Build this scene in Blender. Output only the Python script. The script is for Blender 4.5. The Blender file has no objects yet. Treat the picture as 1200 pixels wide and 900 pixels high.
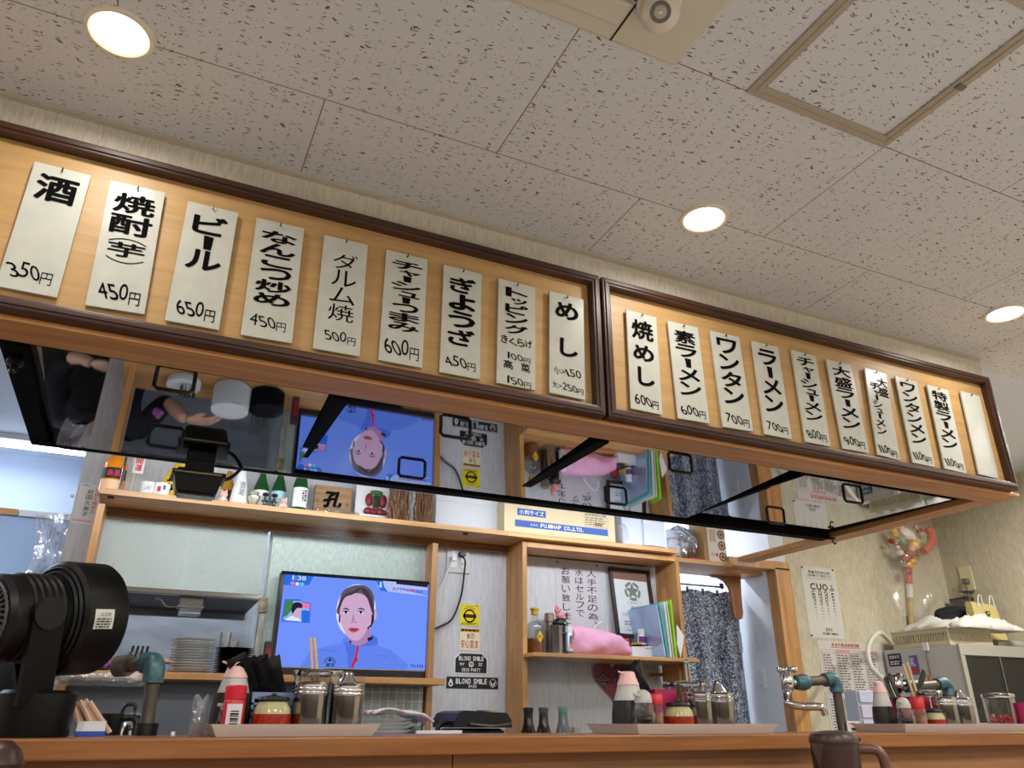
import bpy, bmesh, math, random
from mathutils import Vector, Matrix
random.seed(7)
C = bpy.context.scene.collection
PI = math.pi
# ------------------------------------------------------------------ camera
FPX, PITCH, YAW, ROLL, EYE = 901.5, math.radians(23.6), math.radians(24.97), math.radians(0.1), 1.03
fw = Vector((math.sin(YAW)*math.cos(PITCH), math.cos(YAW)*math.cos(PITCH), math.sin(PITCH)))
r0 = Vector((math.cos(YAW), -math.sin(YAW), 0)); u0 = r0.cross(fw)
rt = r0*math.cos(ROLL)+u0*math.sin(ROLL); up = u0*math.cos(ROLL)-r0*math.sin(ROLL)
cd = bpy.data.cameras.new('camera'); cam = bpy.data.objects.new('camera', cd); C.objects.link(cam)
cd.sensor_width = 36; cd.lens = FPX/1200*36; cd.clip_start = .02
cam.matrix_world = Matrix(((rt.x, up.x, -fw.x, 0), (rt.y, up.y, -fw.y, 0), (rt.z, up.z, -fw.z, EYE), (0, 0, 0, 1)))
bpy.context.scene.camera = cam
# ------------------------------------------------------------------ world, exposure, lights
vs = bpy.context.scene.view_settings
vs.view_transform = 'Standard'; vs.look = 'None'; vs.exposure = 0.0; vs.gamma = 1; vs.use_curve_mapping = False
w = bpy.data.worlds.new('world'); bpy.context.scene.world = w; w.use_nodes = True
w.node_tree.nodes['Background'].inputs[0].default_value = (.9, .95, 1, 1)
w.node_tree.nodes['Background'].inputs[1].default_value = .05
WARM, COOL = (1, .975, .93), (.87, .94, 1.0)
LAMP_W, ROOM_W, TUBE_W = 2.8, 25.0, 10.0
DOWNLIGHTS = [(-.258, 1.485), (1.327, 1.491), (2.70, 1.493)]
UNSEEN_DOWNLIGHTS = [(-1.9, 1.48), (-.9, -.3), (.7, -.5), (2.3, -.3), (3.95, 1.5), (3.75, 1.98), (4.2, 2.05), (4.0, -.6), (-1, -1.8), (1.3, -1.9), (3.2, -1.9)]  # unseen fill downlights; those by the right wall added to brighten it
TUBES = [(-1.35, 4.62, 1.9, 1.379, .6), (.35, 2.79, 1.35, .835, .50), (1.85, 2.79, 1.35, .835, .46), (-1.6, 3.5, 1.25, 1.37, 1.6), (.12, 4.2, .5, 1.37, 4.2), (2.85, 4.15, .5, 1.37, 3.6)]   # x, y, length, height above eye, power; last two are unseen, added fill

def area(name, loc, sx, sy, power, col, spread=PI, shape='RECTANGLE'):
    l = bpy.data.lights.new(name, 'AREA'); l.shape = shape; l.size = sx; l.size_y = sy; l.energy = power; l.color = col; l.spread = spread
    o = bpy.data.objects.new(name, l); C.objects.link(o); o.location = loc; return o

# ------------------------------------------------------------------ pixel <-> place helpers (measured on the photograph)
def ray(x, y): return fw + rt*((x-600)/FPX) + up*((450-y)/FPX)
def at(x, y, Y):
    d = ray(x, y); return Vector((0, 0, EYE)) + d*(Y/d.y)
def at_z(x, y, z):
    d = ray(x, y); return Vector((0, 0, EYE)) + d*((z-EYE)/d.z)
def at_x(x, y, X):
    d = ray(x, y); return Vector((0, 0, EYE)) + d*(X/d.x)
def sc(x, y, Y): return Y/ray(x, y).y/FPX          # metres per pixel at that depth

# ------------------------------------------------------------------ materials
def lin(c):
    c = c/255; return c/12.92 if c <= .04045 else ((c+.055)/1.055)**2.4
def rgb(c): return (lin(c[0]), lin(c[1]), lin(c[2]), 1)
MATS = {}
def mat(name, col=(200, 200, 200), rough=.5, metal=0, emit=0, noise=0, nscale=(8, 8, 8), bump=0, bscale=None, alpha=1, trans=0, ior=1.45, spec=.5, col2=None):
    if name in MATS: return MATS[name]
    m = bpy.data.materials.new(name); m.use_nodes = True; MATS[name] = m
    nt = m.node_tree; b = nt.nodes['Principled BSDF']
    b.inputs['Base Color'].default_value = rgb(col); b.inputs['Roughness'].default_value = rough; b.inputs['Metallic'].default_value = metal
    b.inputs['Alpha'].default_value = alpha; b.inputs['IOR'].default_value = ior; b.inputs['Transmission Weight'].default_value = trans
    b.inputs['Specular IOR Level'].default_value = spec
    if emit:
        b.inputs['Emission Color'].default_value = rgb(col); b.inputs['Emission Strength'].default_value = emit
    if noise or bump:
        tc = nt.nodes.new('ShaderNodeTexCoord'); mp = nt.nodes.new('ShaderNodeMapping'); mp.inputs['Scale'].default_value = nscale
        nt.links.new(tc.outputs['Object'], mp.inputs[0])
        n = nt.nodes.new('ShaderNodeTexNoise'); n.inputs['Scale'].default_value = 1; n.inputs['Detail'].default_value = 5; nt.links.new(mp.outputs[0], n.inputs[0])
        if noise:
            r = nt.nodes.new('ShaderNodeMapRange'); nt.links.new(n.outputs[0], r.inputs[0]); r.inputs[1].default_value = .3; r.inputs[2].default_value = .7
            mx = nt.nodes.new('ShaderNodeMix'); mx.data_type = 'RGBA'; nt.links.new(r.outputs[0], mx.inputs[0])
            c2 = col2 or tuple(v*(1-noise) for v in col)
            mx.inputs[6].default_value = rgb(c2); mx.inputs[7].default_value = rgb(col); nt.links.new(mx.outputs[2], b.inputs['Base Color'])
        if bump:
            bp = nt.nodes.new('ShaderNodeBump'); bp.inputs['Strength'].default_value = bump; bp.inputs['Distance'].default_value = .004
            nt.links.new(n.outputs[0], bp.inputs['Height']); nt.links.new(bp.outputs[0], b.inputs['Normal'])
    return m

class NT:                                          # tiny math-node expression builder
    def __init__(s, name):
        s.m = bpy.data.materials.new(name); s.m.use_nodes = True; s.t = s.m.node_tree; s.b = s.t.nodes['Principled BSDF']; MATS[name] = s.m
    def n(s, typ, **k):
        x = s.t.nodes.new('ShaderNode'+typ)
        for a, v in k.items(): setattr(x, a, v)
        return x
    def put(s, v, sock):
        if hasattr(v, 'is_output'): s.t.links.new(v, sock)
        else: sock.default_value = v
    def math(s, op, a, b=0.0, c=0.0):
        x = s.n('Math', operation=op); s.put(a, x.inputs[0]); s.put(b, x.inputs[1]); s.put(c, x.inputs[2]); return x.outputs[0]
    def mixc(s, f, a, b):
        x = s.n('Mix', data_type='RGBA'); s.put(f, x.inputs[0]); s.put(a, x.inputs[6]); s.put(b, x.inputs[7]); return x.outputs[2]
    def coords(s, scale=(1, 1, 1), loc=(0, 0, 0)):
        tc = s.n('TexCoord'); mp = s.n('Mapping'); mp.inputs['Scale'].default_value = scale; mp.inputs['Location'].default_value = loc
        s.t.links.new(tc.outputs['Object'], mp.inputs[0]); return mp.outputs[0]
    def noise(s, vec, scale=1, detail=4):
        x = s.n('TexNoise'); s.put(vec, x.inputs[0]); x.inputs['Scale'].default_value = scale; x.inputs['Detail'].default_value = detail; return x

def wood(name, c1, c2, axis=0, rough=.45, stave=0.0, staveaxis=2):
    if name in MATS: return MATS[name]
    k = NT(name); s = [38, 38, 38]; s[axis] = 2.2
    co = k.coords(tuple(s)); n1 = k.noise(co, 1, 6)
    s2 = [150, 150, 150]; s2[axis] = 5
    n2 = k.noise(k.coords(tuple(s2)), 1, 3)
    f = k.math('ADD', k.math('MULTIPLY', n1.outputs[0], .75), k.math('MULTIPLY', n2.outputs[0], .35))
    mr = k.n('MapRange'); k.put(f, mr.inputs[0]); mr.inputs[1].default_value = .38; mr.inputs[2].default_value = .72
    col = k.mixc(mr.outputs[0], rgb(c2), rgb(c1))
    if stave:                                      # finger-jointed laminated staves
        tc = k.n('TexCoord'); sp = k.n('SeparateXYZ'); k.t.links.new(tc.outputs['Object'], sp.inputs[0])
        row = k.math('FLOOR', k.math('DIVIDE', sp.outputs[staveaxis], stave))
        lng = k.math('FLOOR', k.math('ADD', k.math('DIVIDE', sp.outputs[axis], .33), k.math('MULTIPLY', row, .37)))
        cb = k.n('CombineXYZ'); k.put(row, cb.inputs[0]); k.put(lng, cb.inputs[1])
        wn = k.n('TexWhiteNoise', noise_dimensions='2D'); k.t.links.new(cb.outputs[0], wn.inputs[0])
        hv = k.n('HueSaturation'); k.t.links.new(col, hv.inputs['Color']); k.put(k.math('MULTIPLY_ADD', wn.outputs[0], .35, .83), hv.inputs['Value'])
        col = hv.outputs[0]
    k.t.links.new(col, k.b.inputs['Base Color']); k.b.inputs['Roughness'].default_value = rough
    return k.m

def ceiling_tiles():
    k = NT('rock_wool_ceiling_tile'); tc = k.n('TexCoord'); sp = k.n('SeparateXYZ'); k.t.links.new(tc.outputs['Object'], sp.inputs[0])
    X, Y = sp.outputs[0], sp.outputs[1]
    v = k.math('DIVIDE', k.math('SUBTRACT', Y, 1.4915), .455); row = k.math('FLOOR', v); fv = k.math('FRACT', k.math('ADD', v, 40.0))
    par = k.math('MODULO', k.math('ADD', row, 40.0), 2.0)
    uu = k.math('SUBTRACT', k.math('DIVIDE', k.math('SUBTRACT', X, .193), .91), k.math('MULTIPLY', par, .5)); fu = k.math('FRACT', k.math('ADD', uu, 40.0))
    def edge(f, wd):
        return k.math('LESS_THAN', k.math('MINIMUM', f, k.math('SUBTRACT', 1.0, f)), wd)
    seam = k.math('MAXIMUM', edge(fv, .0030), edge(fu, .0015))
    # fissures: short wiggly dashes lying along x, and pin holes
    nz = k.noise(k.coords((30, 30, 30)), 1, 2)
    sub = k.n('VectorMath', operation='SUBTRACT'); k.t.links.new(nz.outputs['Color'], sub.inputs[0]); sub.inputs[1].default_value = (.5, .5, .5)
    mul = k.n('VectorMath', operation='MULTIPLY'); k.t.links.new(sub.outputs[0], mul.inputs[0]); mul.inputs[1].default_value = (.012, .036, 0)
    add = k.n('VectorMath', operation='ADD'); k.t.links.new(tc.outputs['Object'], add.inputs[0]); k.t.links.new(mul.outputs[0], add.inputs[1])
    def spots(scale, lo, hi, seed):
        mp = k.n('Mapping'); mp.inputs['Scale'].default_value = scale; mp.inputs['Location'].default_value = (seed, seed*.7, 0); k.t.links.new(add.outputs[0], mp.inputs[0])
        vo = k.n('TexVoronoi', voronoi_dimensions='2D'); vo.inputs['Scale'].default_value = 1; k.t.links.new(mp.outputs[0], vo.inputs['Vector'])
        sc_ = k.n('SeparateColor'); k.t.links.new(vo.outputs['Color'], sc_.inputs[0])
        th = k.math('MULTIPLY_ADD', sc_.outputs[0], hi-lo, lo)
        return k.math('LESS_THAN', vo.outputs['Distance'], th)
    d1 = spots((24, 104, 1), -.165, .20, 3.1); d2 = spots((31, 128, 1), -.22, .18, 11.7); p1 = spots((56, 66, 1), -.11, .122, 5.3)
    dark = k.math('MAXIMUM', k.math('MAXIMUM', d1, d2), p1)
    base = k.mixc(k.noise(k.coords((2, 2, 2))).outputs[0], rgb((205, 205, 206)), rgb((213, 213, 214)))
    col = k.mixc(dark, base, rgb((112, 100, 86))); col = k.mixc(seam, col, rgb((120, 104, 90)))
    k.t.links.new(col, k.b.inputs['Base Color']); k.b.inputs['Roughness'].default_value = .95
    bp = k.n('Bump'); bp.inputs['Strength'].default_value = .5; bp.inputs['Distance'].default_value = .002
    k.t.links.new(k.math('SUBTRACT', 1.0, dark), bp.inputs['Height']); k.t.links.new(bp.outputs[0], k.b.inputs['Normal'])
    return k.m

def wallpaper(name, c1, c2, streak=(260, 260, 14)):
    k = NT(name); n = k.noise(k.coords(streak), 1, 5); n2 = k.noise(k.coords((streak[0]*.3, streak[1]*.3, streak[2]*.5)), 1, 3)
    f = k.math('ADD', k.math('MULTIPLY', n.outputs[0], .7), k.math('MULTIPLY', n2.outputs[0], .4))
    mr = k.n('MapRange'); k.put(f, mr.inputs[0]); mr.inputs[1].default_value = .4; mr.inputs[2].default_value = .7
    k.t.links.new(k.mixc(mr.outputs[0], rgb(c2), rgb(c1)), k.b.inputs['Base Color']); k.b.inputs['Roughness'].default_value = .85
    bp = k.n('Bump'); bp.inputs['Strength'].default_value = .35; bp.inputs['Distance'].default_value = .003
    k.t.links.new(f, bp.inputs['Height']); k.t.links.new(bp.outputs[0], k.b.inputs['Normal']); return k.m

def film(name, tint=(255, 255, 255), amount=.16, rough=.12, crinkle=35, bumpd=.02):
    """thin clear plastic: mostly see-through, with crinkled highlights"""
    k = NT(name); tr = k.n('BsdfTransparent'); gl = k.n('BsdfGlossy'); gl.inputs['Roughness'].default_value = rough; gl.inputs['Color'].default_value = rgb(tint)
    n = k.noise(k.coords((crinkle,)*3), 1, 3); bp = k.n('Bump'); bp.inputs['Strength'].default_value = 1; bp.inputs['Distance'].default_value = bumpd
    k.t.links.new(n.outputs[0], bp.inputs['Height']); k.t.links.new(bp.outputs[0], gl.inputs['Normal'])
    df = k.n('BsdfDiffuse'); df.inputs['Color'].default_value = rgb(tint)
    m0 = k.n('MixShader'); m0.inputs[0].default_value = .3; k.t.links.new(gl.outputs[0], m0.inputs[1]); k.t.links.new(df.outputs[0], m0.inputs[2])
    mx = k.n('MixShader'); mx.inputs[0].default_value = amount; k.t.links.new(tr.outputs[0], mx.inputs[1]); k.t.links.new(m0.outputs[0], mx.inputs[2])
    k.t.links.new(mx.outputs[0], k.t.nodes['Material Output'].inputs[0]); return k.m

# ------------------------------------------------------------------ mesh builder
class MB:
    def __init__(s): s.v = []; s.f = []; s.mi = []; s.sm = []
    def add(s, vs, fs, smooth=False, mi=0):
        o = len(s.v); s.v += [tuple(p) for p in vs]; s.f += [tuple(i+o for i in f) for f in fs]; s.mi += [mi]*len(fs); s.sm += [smooth]*len(fs); return s
    def box(s, x0, x1, y0, y1, z0, z1, bev=0, rot=0, mi=0, tilt=0):
        bm = bmesh.new(); bmesh.ops.create_cube(bm, size=1)
        sx, sy, sz = x1-x0, y1-y0, z1-z0
        for v in bm.verts: v.co = Vector((v.co.x*sx, v.co.y*sy, v.co.z*sz))
        if bev: bmesh.ops.bevel(bm, geom=bm.edges[:], offset=min(bev, .45*min(abs(sx), abs(sy), abs(sz))), segments=2, affect='EDGES', profile=.5)
        c = Vector(((x0+x1)/2, (y0+y1)/2, (z0+z1)/2)); M = Matrix.Translation(c) @ Matrix.Rotation(rot, 4, 'Z') @ Matrix.Rotation(tilt, 4, 'X')
        bm.verts.ensure_lookup_table(); bm.verts.index_update()
        s.add([M @ v.co for v in bm.verts], [[v.index for v in f.verts] for f in bm.faces], False, mi); bm.free(); return s
    def lathe(s, prof, cx, cy, seg=32, mi=0, smooth=True, axis=None, flute=0, nfl=0, caps=True):
        """prof: (radius, height) pairs, bottom to top; axis: optional matrix applied about the origin before moving"""
        vs, fs = [], []; n = len(prof)
        for (r, z) in prof:
            for i in range(seg):
                a = 2*PI*i/seg; rr = r*(1+flute*math.cos(nfl*a)) if flute else r
                vs.append(Vector((rr*math.cos(a), rr*math.sin(a), z)))
        for j in range(n-1):
            for i in range(seg):
                a, b = j*seg+i, j*seg+(i+1) % seg
                fs.append((a, b, b+seg, a+seg))
        if caps and prof[0][0] > 1e-5: fs.append(tuple(reversed(range(seg))))
        if caps and prof[-1][0] > 1e-5: fs.append(tuple((n-1)*seg+i for i in range(seg)))
        if axis is not None: vs = [axis @ v for v in vs]
        s.add([(v.x+cx, v.y+cy, v.z) if axis is None else v for v in vs], fs, smooth, mi); return s
    def cyl(s, p0, p1, r, r1=None, seg=16, mi=0):
        return s.tube([p0, p1], [r, r if r1 is None else r1], seg, mi)
    def tube(s, pts, r, seg=10, mi=0, cap=True):
        pts = [Vector(p) for p in pts]; n = len(pts); rs = r if isinstance(r, (list, tuple)) else [r]*n
        vs, fs = [], []; prev = None
        for i in range(n):
            t = (pts[min(i+1, n-1)]-pts[max(i-1, 0)]).normalized()
            if prev is None: a = t.orthogonal().normalized()
            else: a = (prev - t*prev.dot(t)).normalized()
            prev = a; b = t.cross(a)
            for j in range(seg):
                q = 2*PI*j/seg; vs.append(pts[i]+(a*math.cos(q)+b*math.sin(q))*rs[i])
        for i in range(n-1):
            for j in range(seg):
                a, b = i*seg+j, i*seg+(j+1) % seg; fs.append((a, b, b+seg, a+seg))
        if cap: fs += [tuple(reversed(range(seg))), tuple((n-1)*seg+j for j in range(seg))]
        s.add(vs, fs, True, mi); return s
    def prism(s, poly, y0, y1, mi=0, smooth=False):
        """poly in (x, z), extruded along y"""
        n = len(poly); vs = [(x, y0, z) for x, z in poly]+[(x, y1, z) for x, z in poly]
        fs = [tuple(range(n)), tuple(reversed(range(n, 2*n)))]+[(i, i+n, (i+1) % n+n, (i+1) % n) for i in range(n)]
        s.add(vs, fs, smooth, mi); return s
    def ball(s, c, rx, ry=None, rz=None, seg=16, ring=10, mi=0, jitter=0):
        ry = rx if ry is None else ry; rz = rx if rz is None else rz
        vs, fs = [(c[0], c[1], c[2]-rz)], []
        for j in range(1, ring):
            t = PI*j/ring-PI/2
            for i in range(seg):
                a = 2*PI*i/seg; k = 1+random.uniform(-jitter, jitter)
                vs.append((c[0]+rx*k*math.cos(t)*math.cos(a), c[1]+ry*k*math.cos(t)*math.sin(a), c[2]+rz*k*math.sin(t)))
        vs.append((c[0], c[1], c[2]+rz)); L = len(vs)-1
        for i in range(seg): fs.append((0, 1+(i+1) % seg, 1+i))
        for j in range(ring-2):
            for i in range(seg):
                a, b = 1+j*seg+i, 1+j*seg+(i+1) % seg; fs.append((a, b, b+seg, a+seg))
        o = 1+(ring-2)*seg
        for i in range(seg): fs.append((o+i, o+(i+1) % seg, L))
        s.add(vs, fs, True, mi); return s
    def grid(s, fn, nu, nv, mi=0, smooth=True):
        vs = [fn(i/nu, j/nv) for j in range(nv+1) for i in range(nu+1)]
        fs = [(j*(nu+1)+i, j*(nu+1)+i+1, (j+1)*(nu+1)+i+1, (j+1)*(nu+1)+i) for j in range(nv) for i in range(nu)]
        s.add(vs, fs, smooth, mi); return s
    def build(s, name, m, parent=None, origin=None):
        ms = m if isinstance(m, (list, tuple)) else [m]
        if parent is not None: o3 = ORG[parent]
        elif origin is not None: o3 = Vector(origin)
        else:
            xs, ys, zs = zip(*s.v); o3 = Vector(((min(xs)+max(xs))/2, (min(ys)+max(ys))/2, min(zs)))
        me = bpy.data.meshes.new(name); me.from_pydata([Vector(p)-o3 for p in s.v], [], s.f)
        for x in ms: me.materials.append(x)
        me.polygons.foreach_set('material_index', s.mi); me.polygons.foreach_set('use_smooth', s.sm)
        if any(s.sm): me.set_sharp_from_angle(angle=math.radians(38))
        me.update()
        o = bpy.data.objects.new(name, me); C.objects.link(o)
        ORG[o] = o3
        if parent is not None: o.parent = parent
        else: o.location = o3
        return o
ORG = {}
def tag(o, label, cat, group=None, kind=None):
    o['label'] = label; o['category'] = cat
    if group: o['group'] = group
    if kind: o['kind'] = kind
    return o
def thing(name, loc, label, cat, group=None):
    o = bpy.data.objects.new(name, None); C.objects.link(o); o.empty_display_size = .05; o.location = loc; ORG[o] = Vector(loc)
    return tag(o, label, cat, group)
def struct(name, mb, m):
    o = mb.build(name, m, origin=(0, 0, 0)); o['kind'] = 'structure'; return o
def dup(root, delta, label=None):
    d = Vector(delta); r = root.copy(); C.objects.link(r); r.location = root.location+d; ORG[r] = ORG[root]+d
    if label: r['label'] = label
    for ch in list(root.children):
        c = ch.copy(); C.objects.link(c); c.parent = r
        for g in list(ch.children):
            e = g.copy(); C.objects.link(e); e.parent = c
    return r
def shade(o, ang=35):
    for p in o.data.polygons: p.use_smooth = True
    try: o.data.set_sharp_from_angle(angle=math.radians(ang))
    except Exception: pass
    return o
def bez(p, n=16):
    """smooth path through points"""
    p = [Vector(q) for q in p]; out = []
    for i in range(len(p)-1):
        a, b, c, d = p[max(i-1, 0)], p[i], p[i+1], p[min(i+2, len(p)-1)]
        for k in range(n):
            t = k/n; out.append(.5*((2*b)+(c-a)*t+(2*a-5*b+4*c-d)*t*t+(3*b-a-3*c+d)*t**3))
    out.append(p[-1]); return out

# ------------------------------------------------------------------ writing
_G = {}
def glyph(ch, wgt):
    key = (ch, wgt)
    if key in _G: return _G[key]
    cu = bpy.data.curves.new('g', 'FONT'); cu.body = ch; cu.size = 1; cu.offset = 0; cu.resolution_u = 3
    o = bpy.data.objects.new('g', cu); C.objects.link(o)
    dg = bpy.context.evaluated_depsgraph_get(); me = bpy.data.meshes.new_from_object(o.evaluated_get(dg))
    vs = [(v.co.x, v.co.y) for v in me.vertices]; fs = [tuple(p.vertices) for p in me.polygons]
    bpy.data.objects.remove(o); bpy.data.curves.remove(cu); bpy.data.meshes.remove(me)
    if wgt > .004 and vs:                          # thicker brush: the stroke shapes laid over each other, slightly moved
        n0 = len(vs); V, F = list(vs), list(fs); K = 8 if wgt > .012 else 4
        for i in range(K):
            q = 2*PI*i/K; o_ = len(V); V += [(x+wgt*math.cos(q), y+wgt*math.sin(q)) for x, y in vs]; F += [tuple(j+o_ for j in f) for f in fs]
        vs, fs = V, F
    if vs: bb = (min(v[0] for v in vs), max(v[0] for v in vs), min(v[1] for v in vs), max(v[1] for v in vs))
    else: bb = (0, 0, 0, 0)
    _G[key] = (vs, fs, bb); return _G[key]
class Ink:
    """flat lettering laid out on a plate: u to the right, v down, both in metres from the plate's top left corner"""
    def __init__(s): s.v = []; s.f = []; s.z = []
    def put(s, vs, fs, zs=None):
        o = len(s.v); s.v += vs; s.z += zs or [0]*len(vs); s.f += [tuple(i+o for i in f) for f in fs]
    def ch(s, c, u0, u1, v0, v1, wgt=.02, slant=0, keep=False, ang=0):
        vs, fs, (a, b, e, g) = glyph(c, wgt)
        if not vs or b <= a or g <= e: return
        w_, h_ = u1-u0, v1-v0
        if keep:
            k = min(w_/(b-a), h_/(g-e)); dw, dh = (b-a)*k, (g-e)*k; u0 += (w_-dw)/2; v0 += (h_-dh)/2; w_, h_ = dw, dh
        uc, vc = u0+w_/2, v0+h_/2; out = []
        for x, y in vs:
            p = (x-a)/(b-a)-.5; q = .5-(y-e)/(g-e)
            du, dv = p*w_-slant*q*h_, q*h_
            out.append((uc+du*math.cos(ang)-dv*math.sin(ang), vc+du*math.sin(ang)+dv*math.cos(ang)))
        n0 = len(vs)//(9 if wgt > .012 else 5) if wgt > .004 else len(vs)
        s.put(out, fs, [(i//n0)*4e-5 for i in range(len(vs))])
    def poly(s, pts): s.put(list(pts), [tuple(range(len(pts)))])
    def rect(s, u0, u1, v0, v1): s.poly([(u0, v0), (u1, v0), (u1, v1), (u0, v1)])
    def ring(s, uc, vc, r0, r1, a0=0, a1=2*PI, n=24, ky=1):
        P = []
        for i in range(n+1):
            a = a0+(a1-a0)*i/n; P += [(uc+r0*math.cos(a), vc+ky*r0*math.sin(a)), (uc+r1*math.cos(a), vc+ky*r1*math.sin(a))]
        s.put(P, [(2*i, 2*i+1, 2*i+3, 2*i+2) for i in range(n)])
    def col(s, text, u0, u1, v0, v1, wgt=.03, rotate=0, fill=.94):
        wts = [.62 if c in 'ャュョッ' else (.7 if c in 'ー' else 1) for c in text]; T = sum(wts); v = v0
        for c, k in zip(text, wts):
            h = (v1-v0)*k/T; p = h*(1-fill)/2; W = u1-u0
            if c == 'ー':
                m_ = (u0+u1)/2; t = W*.13
                s.poly([(m_-t*.6, v+h-p), (m_+t*1.1, v+h-p), (m_+t*1.3, v+p*2), (m_-t*.9, v+p)])
            elif c == '、': s.ch(c, u0+W*.62, u0+W*.88, v+h*.05, v+h*.4, wgt, keep=True)
            elif c in 'ャュョッ': s.ch(c, u0+W*.26, u1-W*.04, v+p, v+h-p, wgt)
            elif c in 'しこつ': s.ch(c, u0+W*.08, u1-W*.05, v+p, v+h-p, wgt)
            else: s.ch(c, u0, u1, v+p, v+h-p, wgt)
            v += h
    def row(s, text, u0, u1, v0, v1, wgt=.0, slant=0, fill=.86, drop=0):
        wts = [{'1': .5, ' ': .6, '>': .6, '.': .35, ',': .35, 'I': .45, 'i': .4, 'l': .4, ':': .4}.get(c, 1 if ord(c) > 0x2000 else .8) for c in text]; T = sum(wts); u = u0
        for i, (c, k) in enumerate(zip(text, wts)):
            W = (u1-u0)*k/T; p = W*(1-fill)/2
            if c == '1': p = W*.26
            if c == '円': s.ch(c, u+p, u+W-p, v0+(v1-v0)*.35, v1+(v1-v0)*.18, wgt)
            elif c in '.,': s.ch(c, u+p, u+W-p, v1-(v1-v0)*.22, v1+(.08*(v1-v0) if c == ',' else 0), wgt)
            elif c in ':>': s.ch(c, u+p, u+W-p, v0+(v1-v0)*.2, v1-(v1-v0)*.1, wgt, keep=True)
            elif c != ' ':
                jz = math.sin(i*2.3+len(text)+u0*900) if slant else 0
                s.ch(c, u+p, u+W-p, v0+(v1-v0)*.10*jz, v1+(v1-v0)*.06*jz, wgt, slant*(1.5+jz), ang=-.10*jz if slant else 0)
            u += W
    def lines(s, u0, u1, v0, v1, n, thick=.4, ragged=.25, seed=1):
        """rows of small print, too small to read"""
        R = random.Random(seed); h = (v1-v0)/n
        for i in range(n):
            u = u0; end = u1-(u1-u0)*R.uniform(0, ragged)
            while u < end:
                L = R.uniform(.6, 2.2)*h; s.rect(u, min(u+L, end), v0+i*h+h*(1-thick)/2, v0+i*h+h*(1+thick)/2); u += L+h*.45
    def build(s, name, m, parent, o, ex=Vector((1, 0, 0)), ey=Vector((0, 0, -1)), lift=.0008):
        """o: world point of the plate's top left corner, ex right, ey down"""
        n = ex.cross(ey).normalized(); base = Vector(o)-n*lift      # towards the reader
        mb = MB(); mb.add([base+ex*u+ey*v-n*z for (u, v), z in zip(s.v, s.z)], s.f); return mb.build(name, m, parent)

# ------------------------------------------------------------------ shared materials
INK = mat('black_ink', (10, 9, 9), .8, spec=.08)
INKGREY = mat('grey_print', (95, 95, 98), .7)
BRANCH = wood('frame_dark_wood', (84, 52, 36), (48, 28, 20), 0, .4)
BRANCHV = wood('frame_dark_wood_upright', (84, 52, 36), (48, 28, 20), 2, .4)
BEAM = wood('beam_orange_wood', (206, 150, 90), (170, 114, 62), 0, .45)
BEAMY = wood('beam_orange_wood_side', (206, 150, 90), (170, 114, 62), 1, .45)
SHELFW = wood('laminated_pine', (206, 156, 98), (172, 120, 66), 0, .42, .045, 1)
POSTW = wood('laminated_pine_upright', (200, 150, 92), (164, 112, 60), 2, .42, .035, 1)
POSTX = wood('laminated_pine_upright_face', (200, 150, 92), (164, 112, 60), 2, .42, .035, 0)
COUNTERW = wood('counter_wood', (156, 102, 54), (120, 72, 32), 0, .35)
COUNTERP = wood('counter_panel_wood', (160, 114, 72), (134, 92, 56), 0, .5)
BOARDW = wood('menu_board_maple', (206, 166, 110), (190, 148, 92), 0, .45)
PAPER = mat('white_paper', (226, 224, 222), .8)
PLATEW = mat('menu_plate_white', (206, 207, 196), .28, noise=.05, nscale=(20, 20, 20))
BLACKP = mat('black_plastic', (20, 20, 22), .38)
BLACKM = mat('black_painted_metal', (16, 16, 18), .35)
CHROME = mat('chrome', (205, 205, 208), .12, 1)
STEEL = mat('brushed_steel', (158, 156, 154), .17, 1)
DSTEEL = mat('dull_steel', (140, 144, 150), .38, 1, noise=.15, nscale=(3, 3, 40))
WHITEP = mat('white_plastic', (222, 224, 228), .4)
WHITEC = mat('white_ceramic', (226, 226, 224), .2)
BLACKC = mat('black_ceramic', (26, 26, 28), .22)
k = NT('clear_glass'); tr = k.n('BsdfTransparent'); tr.inputs[0].default_value = (.93, .95, .95, 1); gl = k.n('BsdfGlossy'); gl.inputs['Roughness'].default_value = .05; lw = k.n('LayerWeight'); lw.inputs[0].default_value = .35
mx = k.n('MixShader'); k.put(k.math('MULTIPLY_ADD', lw.outputs['Facing'], .55, .06), mx.inputs[0]); k.t.links.new(tr.outputs[0], mx.inputs[1]); k.t.links.new(gl.outputs[0], mx.inputs[2]); k.t.links.new(mx.outputs[0], k.t.nodes['Material Output'].inputs[0])
GLASS = k.m
GREENG = mat('green_glass', (40, 110, 50), .06, trans=.7, ior=1.45)
BROWNG = mat('brown_bottle_glass', (32, 20, 16), .1, trans=.2)
REDP = mat('red_plastic', (176, 30, 40), .35)
PINK = mat('pink_plastic', (226, 180, 176), .4)
SOY = mat('soy_sauce', (22, 14, 12), .2)
CLEARFILM = film('clear_film', (250, 250, 250), .16)
LETWHITE = mat('white_print', (230, 230, 230), .6)

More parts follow.
